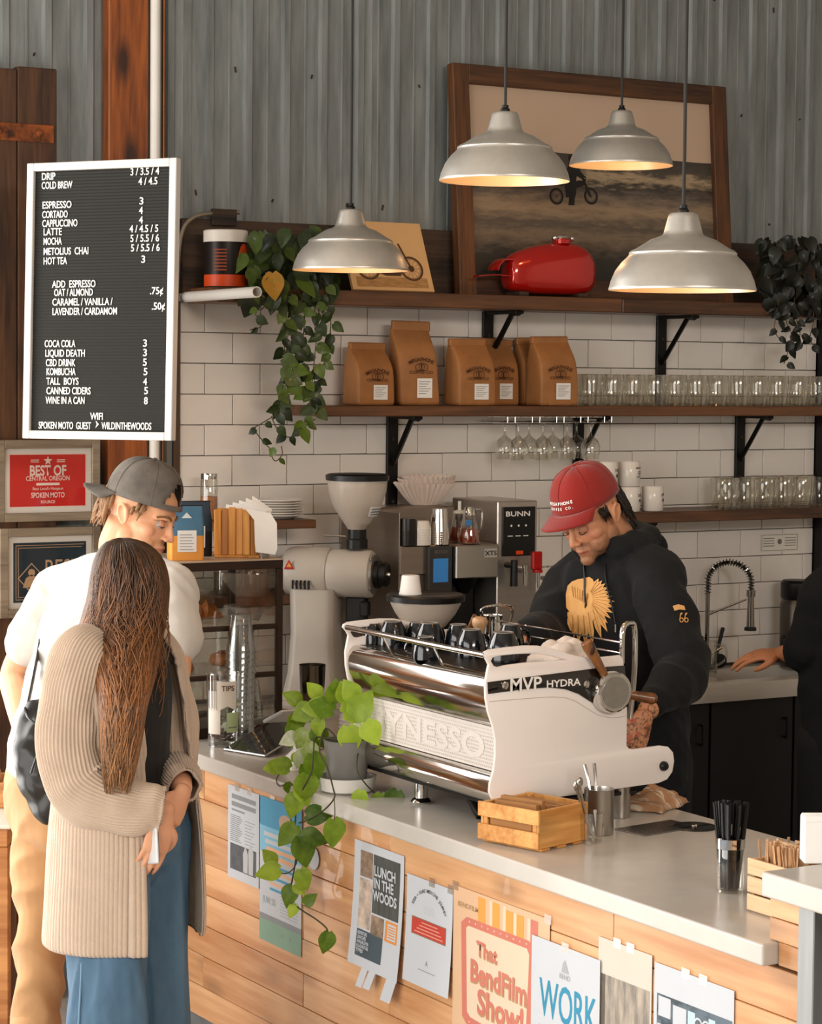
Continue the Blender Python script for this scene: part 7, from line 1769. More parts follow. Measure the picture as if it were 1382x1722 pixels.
# cap worn backwards
m_cap = mat('washed_grey_canvas', '6b645c', .85, dark='4a433c', scale=9, thr=(.3, .6), bump=.25, bscale=120)
def cap_shell(par, M_, m, brim_dir=1, tilt=0.0, hgt=.118, name='cap', rad=(.086, .106), open_=None, c0=(0, -.010, .030)):
    Q = M_ @ Matrix.Translation(c0) @ Matrix.Rotation(tilt, 4, 'X')
    n = 48; rings = []
    for i in range(13):
        a = pi/2*i/12; k = math.cos(a)**.72; z = hgt*math.sin(a)**.92
        rings.append([Q @ Vector((rad[0]*k*math.cos(2*pi*j/n), rad[1]*k*math.sin(2*pi*j/n), z+(.0015*math.cos(6*2*pi*j/n) if i > 1 else 0))) for j in range(n)])
    b = MB(); vs = [p for r in rings for p in r]; fs = []
    for i in range(12):
        for j in range(n):
            if open_ and i < open_[1]:
                ang = (2*pi*(j+.5)/n - open_[0]+pi) % (2*pi)-pi
                if abs(ang) < open_[2]*math.sqrt(max(0, 1-((i+.5)/open_[1])**2)): continue
            fs.append((i*n+j, i*n+(j+1) % n, (i+1)*n+(j+1) % n, (i+1)*n+j))
    b.add(vs, fs); o = b.build(name, m, None, smooth=60, recalc=False); md = o.modifiers.new('s', 'SOLIDIFY'); md.thickness = .0025; md.offset = 0
    wparent(o, par)
    e = MB(); ell(e, Q @ Vector((0, 0, hgt+.002)), (.007, .007, .005)); e.v = e.v; e.build('cap_button', m, o, smooth=180).matrix_parent_inverse = Matrix.Identity(4)
    for k in range(6):
        a = k*pi/3+pi/6; s_ = MB(); s_.tube([Q @ Vector(((rad[0]+.0012)*math.cos(t_)**.72*math.cos(a), (rad[1]+.0012)*math.cos(t_)**.72*math.sin(a), (hgt+.0012)*math.sin(t_)**.92)) for t_ in np.linspace(.02, pi/2-.03, 14)], .0011, 5); wparent(s_.build('cap_seam', m, None), par)
    # brim
    br = MB(); top = []; R0 = []
    for i in range(9):
        u = i/8; row_ = []
        for j in range(17):
            a = (j/16-.5)*2*1.12; rx = rad[0]*1.0; ry = rad[1]*1.0
            x = rx*math.sin(a)*(1+.06*u); y = ry*math.cos(a)+u*.068*max(0.0, math.cos(a*1.05))**.6
            z = .006-.016*(x/rad[0])**2*u-.012*u
            row_.append(Q @ Vector((x, brim_dir*y, z)))
        R0.append(row_)
    br.loft(R0, caps=False, closed=False); o2 = br.build('cap_brim', m, None, smooth=180, recalc=False); md = o2.modifiers.new('s', 'SOLIDIFY'); md.thickness = .004; md.offset = 0
    wparent(o2, par); return o, Q
cap_shell(man, Mh, m_cap, -1, .06, .112, open_=(pi/2, 5, .62), c0=(0, -.008, .036))
b = MB(); Q = Mh @ Matrix.Translation((0, -.008, .036)) @ Matrix.Rotation(.06, 4, 'X'); b.tube([Q @ Vector((.088*math.cos(a), .108*math.sin(a), .007)) for a in np.linspace(pi/2-.75, pi/2+.75, 14)], [(.008, .002)]*14, 8, up=UP); wparent(b.build('cap_strap', m_cap, None), man)
rd = random.Random(21); paths = []
for i in range(90):
    a = rd.uniform(pi*1.17, pi*1.83) if i % 4 else rd.choice((rd.uniform(.12, .45), rd.uniform(pi-.45, pi-.12)))
    x, y = .079*math.cos(a), -.012+.100*math.sin(a); z0 = rd.uniform(.02, .04); L_ = rd.uniform(.05, .10) if math.sin(a) < -.2 else rd.uniform(.016, .03); P = []
    ph = rd.uniform(0, 6)
    for k in range(7):
        u = k/6; q = Vector((x*(1+.10*u+.05*math.sin(ph+u*7)), y*(1+.12*u+.05*math.cos(ph+u*7)), z0-L_*u+.006*math.sin(ph+u*9))); P.append(Mh @ q)
    paths.append(P)
locks('hair', mat('light_brown_curls', '8a6544', .6, var=.3, scale=30), man, paths, .0062)
# slouchy leather bag
cb_ = ond(72, 1285, 6.27)
t = thing('leather_bag', 'slouchy black leather bag hanging behind the woman in front of the man', 'bag', ground(cb_))
b = MB(); limb(b, [ond(66, 1188, 6.32), ond(66, 1215, 6.30), ond(66, 1265, 6.27), ond(72, 1320, 6.26), ond(84, 1365, 6.26), ond(92, 1378, 6.27)], [(.045, .022), (.062, .035), (.068, .045), (.060, .050), (.040, .040), (.022, .03)], 26, up=RR)
finish(fuse(b, .005, 3), 'pouch', mat('worn_black_leather', '1a1614', .38, var=.25, scale=14, coat=.1), t, wrinkle(.012, 14))
b = MB(); b.tube([Vector(p) for p in spline([ond(42, 1190, 6.30), ond(46, 1205, 6.235), ond(70, 1235, 6.205), ond(52, 1300, 6.20)], 6)], .003, 6); wparent(b.build('seam', mat('worn_black_leather'), None), t)
b = MB(); b.tube([Vector(p) for p in spline([ond(45, 1195, 6.33), ond(60, 1120, 6.42), ond(70, 1060, 6.60)], 6)], (.012, .003), 6); wparent(b.build('strap', mat('worn_black_leather'), None), t)

# ------------------------------------------------------------------ the woman
Dw = 5.95
Fw = (RR*.87+TW_*.5).normalized(); Rw = Fw.cross(UP).normalized()         # facing and right hand side
C0 = ond(213, 1381, Dw); C0.z = 0
woman = thing('person', 'woman with long brown hair in a beige ribbed cardigan and blue jeans', 'person', C0)
def wp(f_, r_, z): return C0+Fw*f_+Rw*r_+UP*z
Hc = ond(221, 990, 5.95)
Mw = facing(Hc, RR*.55+AW*.83-UP*.05, 0, .90)
b = MB(); head(b, Mw, jaw=.9)
limb(b, [Mw @ Vector((0, -.03, -.05)), wp(-.02, 0, 1.44), wp(-.02, 0, 1.38)], [.05, .05, .06], 16)
limb(b, [wp(-.01, 0, 1.34), wp(0, 0, 1.2), wp(0, 0, 1.02), wp(0, 0, .92)], [(.11, .07), (.12, .085), (.105, .08), (.12, .09)], 20, up=Rw)
sR, eRw, wRw = ond(143, 1112, 5.83), ond(134, 1318, 5.80), ond(278, 1362, 5.77)
sL, eLw, wLw = ond(262, 1112, 6.08), ond(290, 1290, 6.03), ond(308, 1325, 5.86)
limb(b, [sR, sR.lerp(eRw, .5), eRw, eRw.lerp(wRw, .5), wRw], [.045, .042, .038, .036, .024], 14)
limb(b, [sL, sL.lerp(eLw, .5), eLw, eLw.lerp(wLw, .5), wLw], [.045, .042, .038, .036, .024], 14)
hand(b, ond(277, 1376, 5.765), -UP*.92-RR*.28+TW_*.1, TW_*.8+RR*.5, -1, .22, .02, .92, .3)
hand(b, ond(308, 1330, 5.83), -UP*.8-RR*.30+TW_*.5, TW_*.55+RR*.8, 1, .62, .02, .9, .6)
finish(fuse(b, .0036, 4), 'body', m_skin, woman, None, skincol('d39a78', Mw, None))
eyes(woman, Mw, (0, 1, 0), mat('brown_brow', '4a3020', .8), False, '2a1a12', mat('woman_eyelid', 'c08a6c', .5))
b = MB(); limb(b, [wp(-.005, 0, 1.36), wp(.0, 0, 1.26), wp(.005, 0, 1.12), wp(.005, 0, 1.01)], [(.115, .075), (.138, .102), (.124, .098), (.120, .095)], 24, up=Rw); finish(fuse(b, .006, 3), 'black_top', mat('black_jersey', '14110f', .8, sheen=.1), woman, wrinkle(.003, 14))
# jeans
m_den = mat('mid_blue_denim', '5c7c94', .8, dark='38536a', scale=5, stretch=(1, 1, .35), thr=(.3, .7), bump=.25, bscale=500)
b = MB()
limb(b, [wp(.0, 0, .95), wp(0, 0, .92), wp(0, 0, .86)], [(.140, .108), (.160, .122), (.168, .128)], 26, up=Rw)
for s_ in (1, -1):
    limb(b, [wp(.0, s_*.085, .88), wp(.015*s_+.01, s_*.105, .62), wp(.03*s_+.01, s_*.122, .35), wp(.04*s_, s_*.135, .06)], [(.098, .115), (.090, .104), (.098, .112), (.112, .130)], 24, up=Rw)
finish(fuse(b, .007, 5), 'jeans', m_den, woman, folds(.020, (11, 11, 1.6), (1, 1, 1)))
for s_ in (1, -1):
    b = MB(); b.tube([Vector(p) for p in spline([wp(.0, s_*.186, .85), wp(.012, s_*.200, .62), wp(.012, s_*.222, .35), wp(0, s_*.242, .08)], 5)], .0028, 6); wparent(b.build('side_seam', mat('pale_denim_seam', '6f8ea6', .8), None), woman)
    b = MB(); limb(b, [wp(-.06, s_*.11, .045), wp(.05, s_*.11, .05), wp(.15, s_*.11, .035)], [(.038, .04), (.04, .042), (.036, .03)], 14, up=Rw); wparent(b.build('shoe', mat('white_sneaker', 'd8d4cc', .6), None, smooth=180), woman)
b = MB(); b.tube([wp(.128*math.cos(a), .166*math.sin(a), .985) for a in np.linspace(0, 2*pi, 33)], [(.016, .003)]*33, 8, up=UP); wparent(b.build('belt', mat('black_belt_leather', '17110d', .4), None), woman)
b = MB(); b.tube([wp(.134, .02+.022*math.cos(a), .985+.017*math.sin(a)) for a in np.linspace(0, 2*pi, 17)], .003, 6); wparent(b.build('belt_buckle', m_chrome, None), woman)
# cardigan: open ribbed body and ribbed sleeves, real ribs
m_knit = mat('oatmeal_rib_knit', 'bfa893', .95, var=.05, scale=30, sheen=.35, bump=.5, bscale=420)
secs = [(.615, .175, .215, .0), (.63, .180, .220, .0), (.75, .178, .216, .0), (.90, .170, .205, .0), (1.05, .155, .190, -.005), (1.18, .142, .184, -.01), (1.28, .130, .182, -.015), (1.345, .112, .168, -.02), (1.385, .092, .128, -.025), (1.41, .075, .085, -.03)]
S2 = spline(secs, 7); nr = 640; rows = []
for q in S2:
    z, d_, w_, of = q; k = (z-.615)/(1.41-.615); th0 = .62-.16*max(0, min(1, (z-.95)/.3))+.25*max(0, (z-1.3)/.1); ring = []
    for j in range(nr+1):
        a = th0+(2*pi-2*th0)*j/nr
        e = .0028*math.cos(a*104) + .006*mnoise.noise(Vector((math.cos(a)*2, math.sin(a)*2, z*5))) + .010*math.sin(3*a+1.0)*max(0, 1-k*1.6)
        flare = 1.0+(.10 if abs(j-nr/2) > nr*.46 else 0)*(1-k)
        ring.append(wp((d_+e)*math.cos(a)*flare+of, (w_+e)*math.sin(a), z))
    rows.append(ring)
b = MB(); b.loft(rows, caps=False, closed=False); o = b.build('cardigan', m_knit, None, smooth=180, recalc=False); md = o.modifiers.new('s', 'SOLIDIFY'); md.thickness = .007; md.offset = -1; wparent(o, woman)
def ribbed_sleeve(pts, rad, nribs=54):
    P = spline([tuple(p)+(r,) for p, r in zip(pts, rad)], 10); n = nribs*6; pos = [Vector(q[:3]) for q in P]; rings = []; u = Vector((.3, .2, 1))
    for i, q in enumerate(P):
        tn = (pos[min(i+1, len(pos)-1)]-pos[max(i-1, 0)]).normalized(); u = (u-tn*u.dot(tn)).normalized(); w = tn.cross(u)
        rings.append([pos[i]+(u*math.cos(2*pi*j/n)+w*math.sin(2*pi*j/n))*(q[3]+.0021*math.cos(nribs*2*pi*j/n)+.010*mnoise.noise(Vector((math.cos(2*pi*j/n)*1.4, math.sin(2*pi*j/n)*1.4, i*.16)))) for j in range(n)])
    b = MB(); b.loft(rings, caps=False); o = b.build('sleeve', m_knit, None, smooth=180, recalc=False); md = o.modifiers.new('s', 'SOLIDIFY'); md.thickness = .006; md.offset = -1; return wparent(o, woman)
ribbed_sleeve([wp(-.02, .09, 1.385), sR+UP*.015, ond(124, 1180, 5.82), ond(122, 1270, 5.80), ond(140, 1325, 5.79), ond(195, 1352, 5.775), ond(255, 1360, 5.77), ond(274, 1363, 5.77)], [.055, .078, .084, .088, .088, .076, .062, .058])
ribbed_sleeve([wp(-.02, -.09, 1.385), sL, ond(285, 1200, 6.06), eLw, ond(302, 1308, 5.93), ond(310, 1322, 5.87)], [.055, .072, .070, .062, .054, .046], 42)
# phone in her hand
p = ond(255, 1405, 5.755); t = thing('mobile_phone', 'pale phone with clear case held low in the hand of the woman', 'phone', M=frame(p, (RR*.35+TW_*.75).normalized(), (UP*.97-RR*.2).normalized(), (RR*.9-TW_*.3).normalized()))
MB().box(-.034, .034, -.07, .07, -.004, .004, .003).build('case', mat('pale_phone_case', 'c9cbcc', .3, var=.1, scale=20), t)
MB().box(-.031, .031, -.066, .066, .0042, .005).build('screen', mat('dark_screen'), t, smooth=0)
MB().box(-.03, -.012, .04, .062, -.006, -.004, .001).build('camera_bump', m_blk, t)
# long hair
m_hair = None
m, nt, bb = _nt('long_brown_ginger_hair'); N = nt.nodes; L = nt.links; m_hair = m
ge = N.new('ShaderNodeNewGeometry'); sp = N.new('ShaderNodeSeparateXYZ'); L.new(ge.outputs['Position'], sp.inputs[0])
no = N.new('ShaderNodeTexNoise'); no.inputs['Scale'].default_value = 16; mp = N.new('ShaderNodeMapping'); mp.inputs['Scale'].default_value = (1, 1, .15); L.new(ge.outputs['Position'], mp.inputs[0]); L.new(mp.outputs[0], no.inputs['Vector'])
ma = N.new('ShaderNodeMath'); ma.operation = 'MULTIPLY_ADD'; ma.inputs[1].default_value = .22; L.new(no.outputs['Fac'], ma.inputs[0]); L.new(sp.outputs['Z'], ma.inputs[2])
mr = N.new('ShaderNodeMapRange'); mr.inputs['From Min'].default_value = 1.12; mr.inputs['From Max'].default_value = 1.75; L.new(ma.outputs[0], mr.inputs['Value'])
cr = N.new('ShaderNodeValToRGB'); L.new(mr.outputs[0], cr.inputs[0]); cr.color_ramp.elements[0].color = lin('8c6441'); cr.color_ramp.elements[1].color = lin('3b2718')
e = cr.color_ramp.elements.new(.45); e.color = lin('7d5130')
oi = N.new('ShaderNodeObjectInfo'); mu = N.new('ShaderNodeMixRGB'); mu.blend_type = 'MULTIPLY'; mu.inputs[0].default_value = 1; L.new(cr.outputs[0], mu.inputs[1]); L.new(oi.outputs['Color'], mu.inputs[2])
L.new(mu.outputs[0], bb.inputs['Base Color']); bb.inputs['Roughness'].default_value = .42; bb.inputs['Specular IOR Level'].default_value = .45
# outline of the hair: y -> left, right, depth radius
HO = [(905, 193, 222, .03), (912, 178, 243, .065), (925, 166, 262, .09), (945, 157, 276, .105), (975, 151, 284, .112), (1005, 147, 284, .112), (1035, 138, 281, .108), (1060, 133, 276, .10), (1085, 142, 272, .095), (1115, 152, 266, .09), (1150, 160, 258, .08), (1190, 166, 247, .07), (1230, 167, 241, .06), (1270, 169, 234, .05), (1305, 172, 226, .04), (1335, 176, 218, .03)]
HS = spline(HO, 4)
def hairpt(i, s_, dd):
    y, xl, xr, dr_ = HS[min(i, len(HS)-1)]; cx, hw = (xl+xr)/2, (xr-xl)/2
    k = max(0.0, (y-1050)/280); dep = 5.93-.21*min(1, k*2.0)
    c = math.cos(s_*pi/2); return ond(cx+hw*math.sin(s_*pi/2), y, dep-dr_*c*dd)
b = MB(); rings = []
for i in range(1, len(HS)-14, 2): rings.append([hairpt(i, s_, .86) for s_ in np.linspace(-.97, .97, 15)]+[hairpt(i, s_, -.8 if HS[i][0] < 1040 else .1) for s_ in np.linspace(.97, -.97, 9)])
b.loft(rings); hb_ = wparent(b.build('hair', m_hair, None, smooth=180), woman)
rd = random.Random(33); paths = []
for n_ in range(1250):
    s0 = rd.uniform(-1, 1); i0 = 0 if rd.random() < .75 else rd.randint(4, 16); end = len(HS)-1-min(30, int(abs(rd.gauss(0, 11)))) if abs(s0) < .8 else rd.randint(28, 56); ph = rd.uniform(0, 6.3); am = rd.uniform(.02, .10); fr_ = rd.uniform(.24, .40); P = []; lift = rd.uniform(.90, 1.05)
    for i in range(i0, end+1, 2):
        u = i/len(HS); s_ = s0*(1 if i > 3 else .4+.15*i)+am*math.sin(ph+i*fr_)*min(1, max(0, (i-8)/18))*2.2
        P.append(hairpt(i, max(-1.15, min(1.15, s_)), lift+.10*math.sin(ph*2+i*fr_*.8)*min(1, i/30)))
    if len(P) > 3: paths.append(P)
for k_, c_ in enumerate((.5, .75, 1.0, 1.4, 1.8)): locks('hair_locks', m_hair, woman, paths[k_::5], .0019, 4).color = (c_, c_*.98, c_*.94, 1)
paths = []
for n_ in range(16):
    x0, y0 = rd.uniform(262, 276), rd.uniform(1000, 1050); P = []; ph = rd.uniform(0, 6); L_ = rd.uniform(120, 230)
    for k in range(14): u = k/13; P.append(ond(x0+16*u*rd.choice((1, .9))+9*math.sin(ph+u*6)-22*u*u, y0+L_*u, 5.86+.02*math.sin(ph+u*5)))
    paths.append(P)
locks('loose_locks', m_hair, woman, paths, .0017, 5)
# ------------------------------------------------------------------ the barista
def decal(name, polys, bvh, m, par, off=.002, sub=None):
    """flat prints laid on a garment: outline points thrown onto the cloth and lifted a little"""
    b = MB()
    for poly in polys:
        c = np.mean(np.array(poly, float), 0); pts = []
        n = len(poly)
        def hit(x, y):
            h, no, ix, d = bvh.ray_cast(CAM, ray(x, y).normalized())
            return (h+no*off-ray(x, y).normalized()*.0005) if h else None
        ring = [poly]+[[(c[0]+(x-c[0])*k, c[1]+(y-c[1])*k) for x, y in poly] for k in (.85, .7, .55, .4, .25, .1)]
        vs = []; ok = True
        for rg in ring+[[tuple(c)]]:
            for x, y in rg:
                h = hit(x, y)
                if h is None: ok = False
                vs.append(h)
        if not ok: continue
        fs = []
        for q in range(6):
            for i in range(n): fs.append((q*n+i, q*n+(i+1) % n, (q+1)*n+(i+1) % n, (q+1)*n+i))
        for i in range(n): fs.append((6*n+i, 6*n+(i+1) % n, 7*n))
        b.add(vs, fs)
    o = b.build(name, m, None, smooth=180, recalc=False); return wparent(o, par)
def bvh_of(o): me = o.data; return BVHTree.FromPolygons([v.co.copy() for v in me.vertices], [tuple(p.vertices) for p in me.polygons])
Nb = ond(1032, 925, 6.68); Pb = ond(1062, 1330, 6.72)
bar = thing('person', 'barista in black hoodie and red cap looking down behind the espresso machine', 'person', ground(Pb))
Fb = (-RR*.55+TW_*.83).normalized(); axb = Fb.cross(UP).normalized()      # his right hand side
Mb = facing(ond(992, 866, 6.60), -RR*.62+TW_*.62-UP*.48, .10, 1.03)
sLb, eLb, wLb = ond(1106, 972, 6.57), ond(1150, 1128, 6.42), ond(1088, 1196, 6.20)
sRb, eRb, wRb = ond(966, 980, 6.80), ond(920, 1068, 6.66), ond(890, 1070, 6.44)
b = MB(); head(b, Mb, jaw=1.02)
limb(b, [Mb @ Vector((0, -.03, -.045)), Mb @ Vector((0, -.045, -.09)), Nb+UP*.03, Nb-UP*.06], [.060, .057, .062, .075], 18)
limb(b, [Nb-UP*.06, ond(1045, 1060, 6.69), ond(1060, 1200, 6.71)], [(.13, .08), (.15, .10), (.13, .09)], 18, up=axb)
limb(b, [sLb, sLb.lerp(eLb, .5), eLb, eLb.lerp(wLb, .5), wLb], [.050, .046, .040, .038, .028], 14)
limb(b, [sRb, sRb.lerp(eRb, .5), eRb, eRb.lerp(wRb, .5), wRb], [.050, .046, .040, .038, .028], 14)
hand(b, ond(1082, 1205, 6.17), -UP*.85-RR*.35+TW_*.35, RR*.45+TW_*.85, 1, .45, .03, 1.0)
hand(b, wRb, -RR+TW_*.5-UP*.2, UP, -1, .5)
tk1, tk2 = np.array(lin('2a2622')[:3]), np.array(lin('b5322a')[:3]); Hd = ond(1072, 1228, 6.15)
def tattoo(co, c):
    if (co-Hd).length < .085:
        n1 = mnoise.noise(co*75); n2 = mnoise.noise(co*42+Vector((5, 2, 1)))
        if abs(n1) < .10: c = c*.25+tk1*.75
        elif n2 > .28: c = c*.45+tk2*.55
    return c
finish(fuse(b, .0036, 4), 'body', m_skin, bar, None, skincol('c98d68', Mb, '56402f', 'a85c50', tattoo))
eyes(bar, Mb, (0, 1, -.8), mat('dark_brow', '2b1d14', .8), True, '1a110c', mat('barista_eyelid', 'b57a5a', .5))
# hoodie
m_hood = mat('black_fleece', '090a0c', .9, sheen=.04, var=.12, scale=12, bump=.25, bscale=300)
b = MB()
limb(b, [Nb-UP*.01, ond(1034, 962, 6.68), ond(1042, 1050, 6.69), ond(1052, 1160, 6.70), ond(1060, 1280, 6.71), ond(1062, 1330, 6.72)], [(.078, .078), (.170, .110), (.192, .140), (.180, .140), (.178, .142), (.170, .135)], 28, up=axb)
limb(b, [Nb-UP*.015, sLb, sLb.lerp(eLb, .15), sLb.lerp(eLb, .6), eLb, eLb.lerp(wLb, .45), eLb.lerp(wLb, .72), eLb.lerp(wLb, .82)], [.060, .078, .080, .076, .072, .062, .048, .044], 20)
limb(b, [Nb-UP*.015, sRb, sRb.lerp(eRb, .15), sRb.lerp(eRb, .6), eRb, eRb.lerp(wRb, .45), eRb.lerp(wRb, .9)], [.060, .078, .080, .076, .070, .062, .050], 20)
# hood lying round the neck
hp_ = []
for a in np.linspace(-2.5, 2.5, 11):
    bk = .5+.5*math.cos(a); hp_.append((Nb+(-Fb*math.cos(a)*.098)+axb*(math.sin(a)*.088)+UP*(.012+.020*bk), .030+.022*bk))
limb(b, [q for q, r in hp_], [r for q, r in hp_], 14, k=4)
ell(b, Nb-Fb*.135+UP*.0+axb*-.02, (.075, .055, .05))
hood = finish(fuse(b, .0062, 4), 'hoodie', m_hood, bar, folds(.018, (6, 6, 6), (2, -2, 4)))
bv = bvh_of(hood)
b = MB(); b.tube([Nb+Vector((math.cos(a)*.066, math.sin(a)*.066, .030+.016*math.sin(a-.9))) for a in np.linspace(0, 2*pi, 25)], .005, 8); wparent(b.build('shirt_collar', m_white_t, None), bar)
# feather head-dress print on the chest
m_gold = mat('gold_feather_print', 'dca562', .75, var=.08, scale=40); m_gold2 = mat('dark_gold_print', 'b57a36', .75)
body_ = [(952, 1000), (955, 985), (962, 978), (972, 974), (984, 972), (992, 970), (998, 974), (1002, 985), (1004, 1000), (1004, 1020), (1000, 1040), (990, 1055), (975, 1060), (962, 1052), (955, 1040), (957, 1030), (951, 1022)]
fe = []
for k, a in enumerate(np.linspace(-1.15, .75, 11)):
    bx_, by_ = 992+6*math.cos(a), 1008+14*math.sin(a); L_ = 26+10*k/10+(4 if k > 5 else 0); da = a+.12
    ex, ey = bx_+L_*math.cos(da), by_+L_*math.sin(da); px_, py_ = -math.sin(da), math.cos(da); w_ = 5.2
    fe.append([(bx_-px_*w_, by_-py_*w_), (bx_+.55*(ex-bx_)-px_*w_, by_+.55*(ey-by_)-py_*w_), (ex, ey), (bx_+.55*(ex-bx_)+px_*w_, by_+.55*(ey-by_)+py_*w_), (bx_+px_*w_, by_+py_*w_)])
for k, (x0, y0, x1, y1) in enumerate(((958, 1030, 958, 1062), (964, 1035, 966, 1072), (973, 1035, 974, 1082), (982, 1035, 986, 1086), (990, 1030, 998, 1084), (998, 1025, 1012, 1074), (1000, 1020, 1022, 1062))):
    d_ = math.atan2(y1-y0, x1-x0); px_, py_ = -math.sin(d_)*5, math.cos(d_)*5
    fe.append([(x0-px_, y0-py_), (x0+.6*(x1-x0)-px_, y0+.6*(y1-y0)-py_), (x1, y1), (x0+.6*(x1-x0)+px_, y0+.6*(y1-y0)+py_), (x0+px_, y0+py_)])
decal('chest_print', [body_]+fe, bv, m_gold, bar, .0030)
qs = []
for f_ in fe: a_, e_ = ((f_[0][0]+f_[4][0])/2, (f_[0][1]+f_[4][1])/2), f_[2]; d_ = math.atan2(e_[1]-a_[1], e_[0]-a_[0]); px_, py_ = -math.sin(d_)*.6, math.cos(d_)*.6; qs.append([(a_[0]-px_, a_[1]-py_), (a_[0]+.8*(e_[0]-a_[0])-px_, a_[1]+.8*(e_[1]-a_[1])-py_), (a_[0]+.8*(e_[0]-a_[0])+px_, a_[1]+.8*(e_[1]-a_[1])+py_), (a_[0]+px_, a_[1]+py_)])
for k in range(7): qs.append([(962+k*4.5, 985+2*k), (963.2+k*4.5, 985+2*k), (966+k*3.5, 1004+2*k), (964.8+k*3.5, 1004+2*k)])
decal('chest_print_lines', qs, bv, m_gold2, bar, .0042)
# sleeve patch and number
decal('sleeve_patch', [[(1131, 1019), (1140, 1016), (1150, 1019), (1152, 1026), (1142, 1025), (1134, 1027)]], bv, m_gold, bar, .0016)
def ringpoly(cx, cy, rx, ry, w): 
    out_ = []
    for i in range(10):
        a, c = 2*pi*i/10, 2*pi*(i+1)/10; out_.append([(cx+rx*math.cos(a), cy+ry*math.sin(a)), (cx+rx*math.cos(c), cy+ry*math.sin(c)), (cx+(rx-w)*math.cos(c), cy+(ry-w)*math.sin(c)), (cx+(rx-w)*math.cos(a), cy+(ry-w)*math.sin(a))])
    return out_
six = []
for cx in (1145.5, 1153.5): six += ringpoly(cx, 1043, 3.7, 4.4, 1.5)+[[(cx-3.7, 1042), (cx-2.2, 1042), (cx-1.0, 1034), (cx+2, 1032), (cx+1, 1030), (cx-2, 1031.5)]]
decal('sleeve_number', six, bv, m_gold, bar, .0016)
# drawstrings
def onbody(x, y, off=.004):
    h, no, ix, d = bv.ray_cast(CAM, ray(x, y).normalized()); return (h+no*off) if h else ond(x, y, 6.55)
for pts, tip in (([(983, 946), (985, 970), (985, 1000), (987, 1018)], None), ([(1018, 950), (1022, 985), (1030, 1020), (1036, 1050)], 1)):
    b = MB(); P = [Vector(q) for q in spline([onbody(*q, off=.006) for q in pts], 5)]; b.tube(P, .0028, 8); o = wparent(b.build('drawstring', m_blk, None), bar)
    e = MB(); e.tube([P[-1], P[-1]-UP*.022], .0036, 8); e.build('drawstring_tip', m_blk if tip is None else m_steel, o)
# red cap
m_rcap = mat('red_cotton_twill', '8a170c', .85, var=.10, scale=10, sheen=.25, bump=.2, bscale=350)
cs, Qc = cap_shell(bar, Mb, m_rcap, 1, .07, .108, c0=(0, -.008, .038), rad=(.087, .106))
TQ = Qc.to_3x3().to_4x4()
for i, (s_, zz, sz, kk) in enumerate((('MEGAPHONE', .040, .0125, .115), ('COFFEE CO.', .026, .0105, .10))):
    for j, ch in enumerate(s_):
        if ch == ' ': continue
        a = pi/2+.02+(j-(len(s_)-1)/2)*kk; k = math.cos(math.asin(min(1, (zz/.108))**(1/.92)))**.72
        P_ = Qc @ Vector(((.0875*k+.0035)*math.cos(a), (.1065*k+.0035)*math.sin(a), zz)); nn = (Qc.to_3x3() @ Vector((math.cos(a)/.087, math.sin(a)/.106, 4.0))).normalized()
        xx_ = (Qc.to_3x3() @ Vector((-math.sin(a), math.cos(a), 0))).normalized(); yy_ = nn.cross(xx_)
        o = text('cap_lettering', ch, sz, 0, 0, m_wl, None, 0, .03, 'CENTER', T=frame(P_, xx_, yy_, nn)); wparent(o, bar)
rd = random.Random(14); paths = []
for i in range(120):
    a = rd.uniform(pi*1.12, pi*1.88); x, y = .080*math.cos(a), -.012+.100*math.sin(a); L_ = rd.uniform(.05, .11); ph = rd.uniform(0, 6); z0 = rd.uniform(.015, .045)
    paths.append([Mb @ Vector((x*(1+.06*k/5+.05*math.sin(ph+k)), y*(1+.16*k/5+.04*math.cos(ph+k*1.4)), z0-L_*k/5)) for k in range(6)])
locks('hair', mat('dark_brown_hair', '1c130d', .5, var=.3, scale=30), bar, paths, .0055)
paths = []
for sgn in (-1, 1):
    for i in range(40):
        yy = rd.uniform(-.002, .034); z0 = rd.uniform(.012, .034); paths.append([Mb @ Vector((sgn*(.0735-.0012*q_), yy-.0025*q_+rd.uniform(-.001, .001), z0-.0075*q_)) for q_ in range(5)])
locks('sideburns', mat('dark_brown_hair'), bar, paths, .0022)
b = MB()
for sgn in (-1, 1):
    limb(b, [Pb+axb*(sgn*.09)+UP*.02, Pb+axb*(sgn*.10)-UP*.45, Vector((Pb.x, Pb.y, .085))+axb*(sgn*.11)], [.095, .075, .06], 16)
limb(b, [Pb+UP*.06, Pb-UP*.06], [(.168, .13), (.165, .13)], 20, up=axb)
finish(fuse(b, .01, 3), 'trousers', mat('black_denim', '0d0d0f', .85), bar)
for sgn in (-1, 1):
    b = MB(); q = Vector((Pb.x, Pb.y, .065))+axb*(sgn*.11); limb(b, [q-Fb*.06, q+Fb*.05, q+Fb*.16-UP*.012], [(.04, .042), (.042, .045), (.038, .034)], 14, up=axb); wparent(b.build('shoe', mat('dark_leather_shoe'), None, smooth=180), bar)

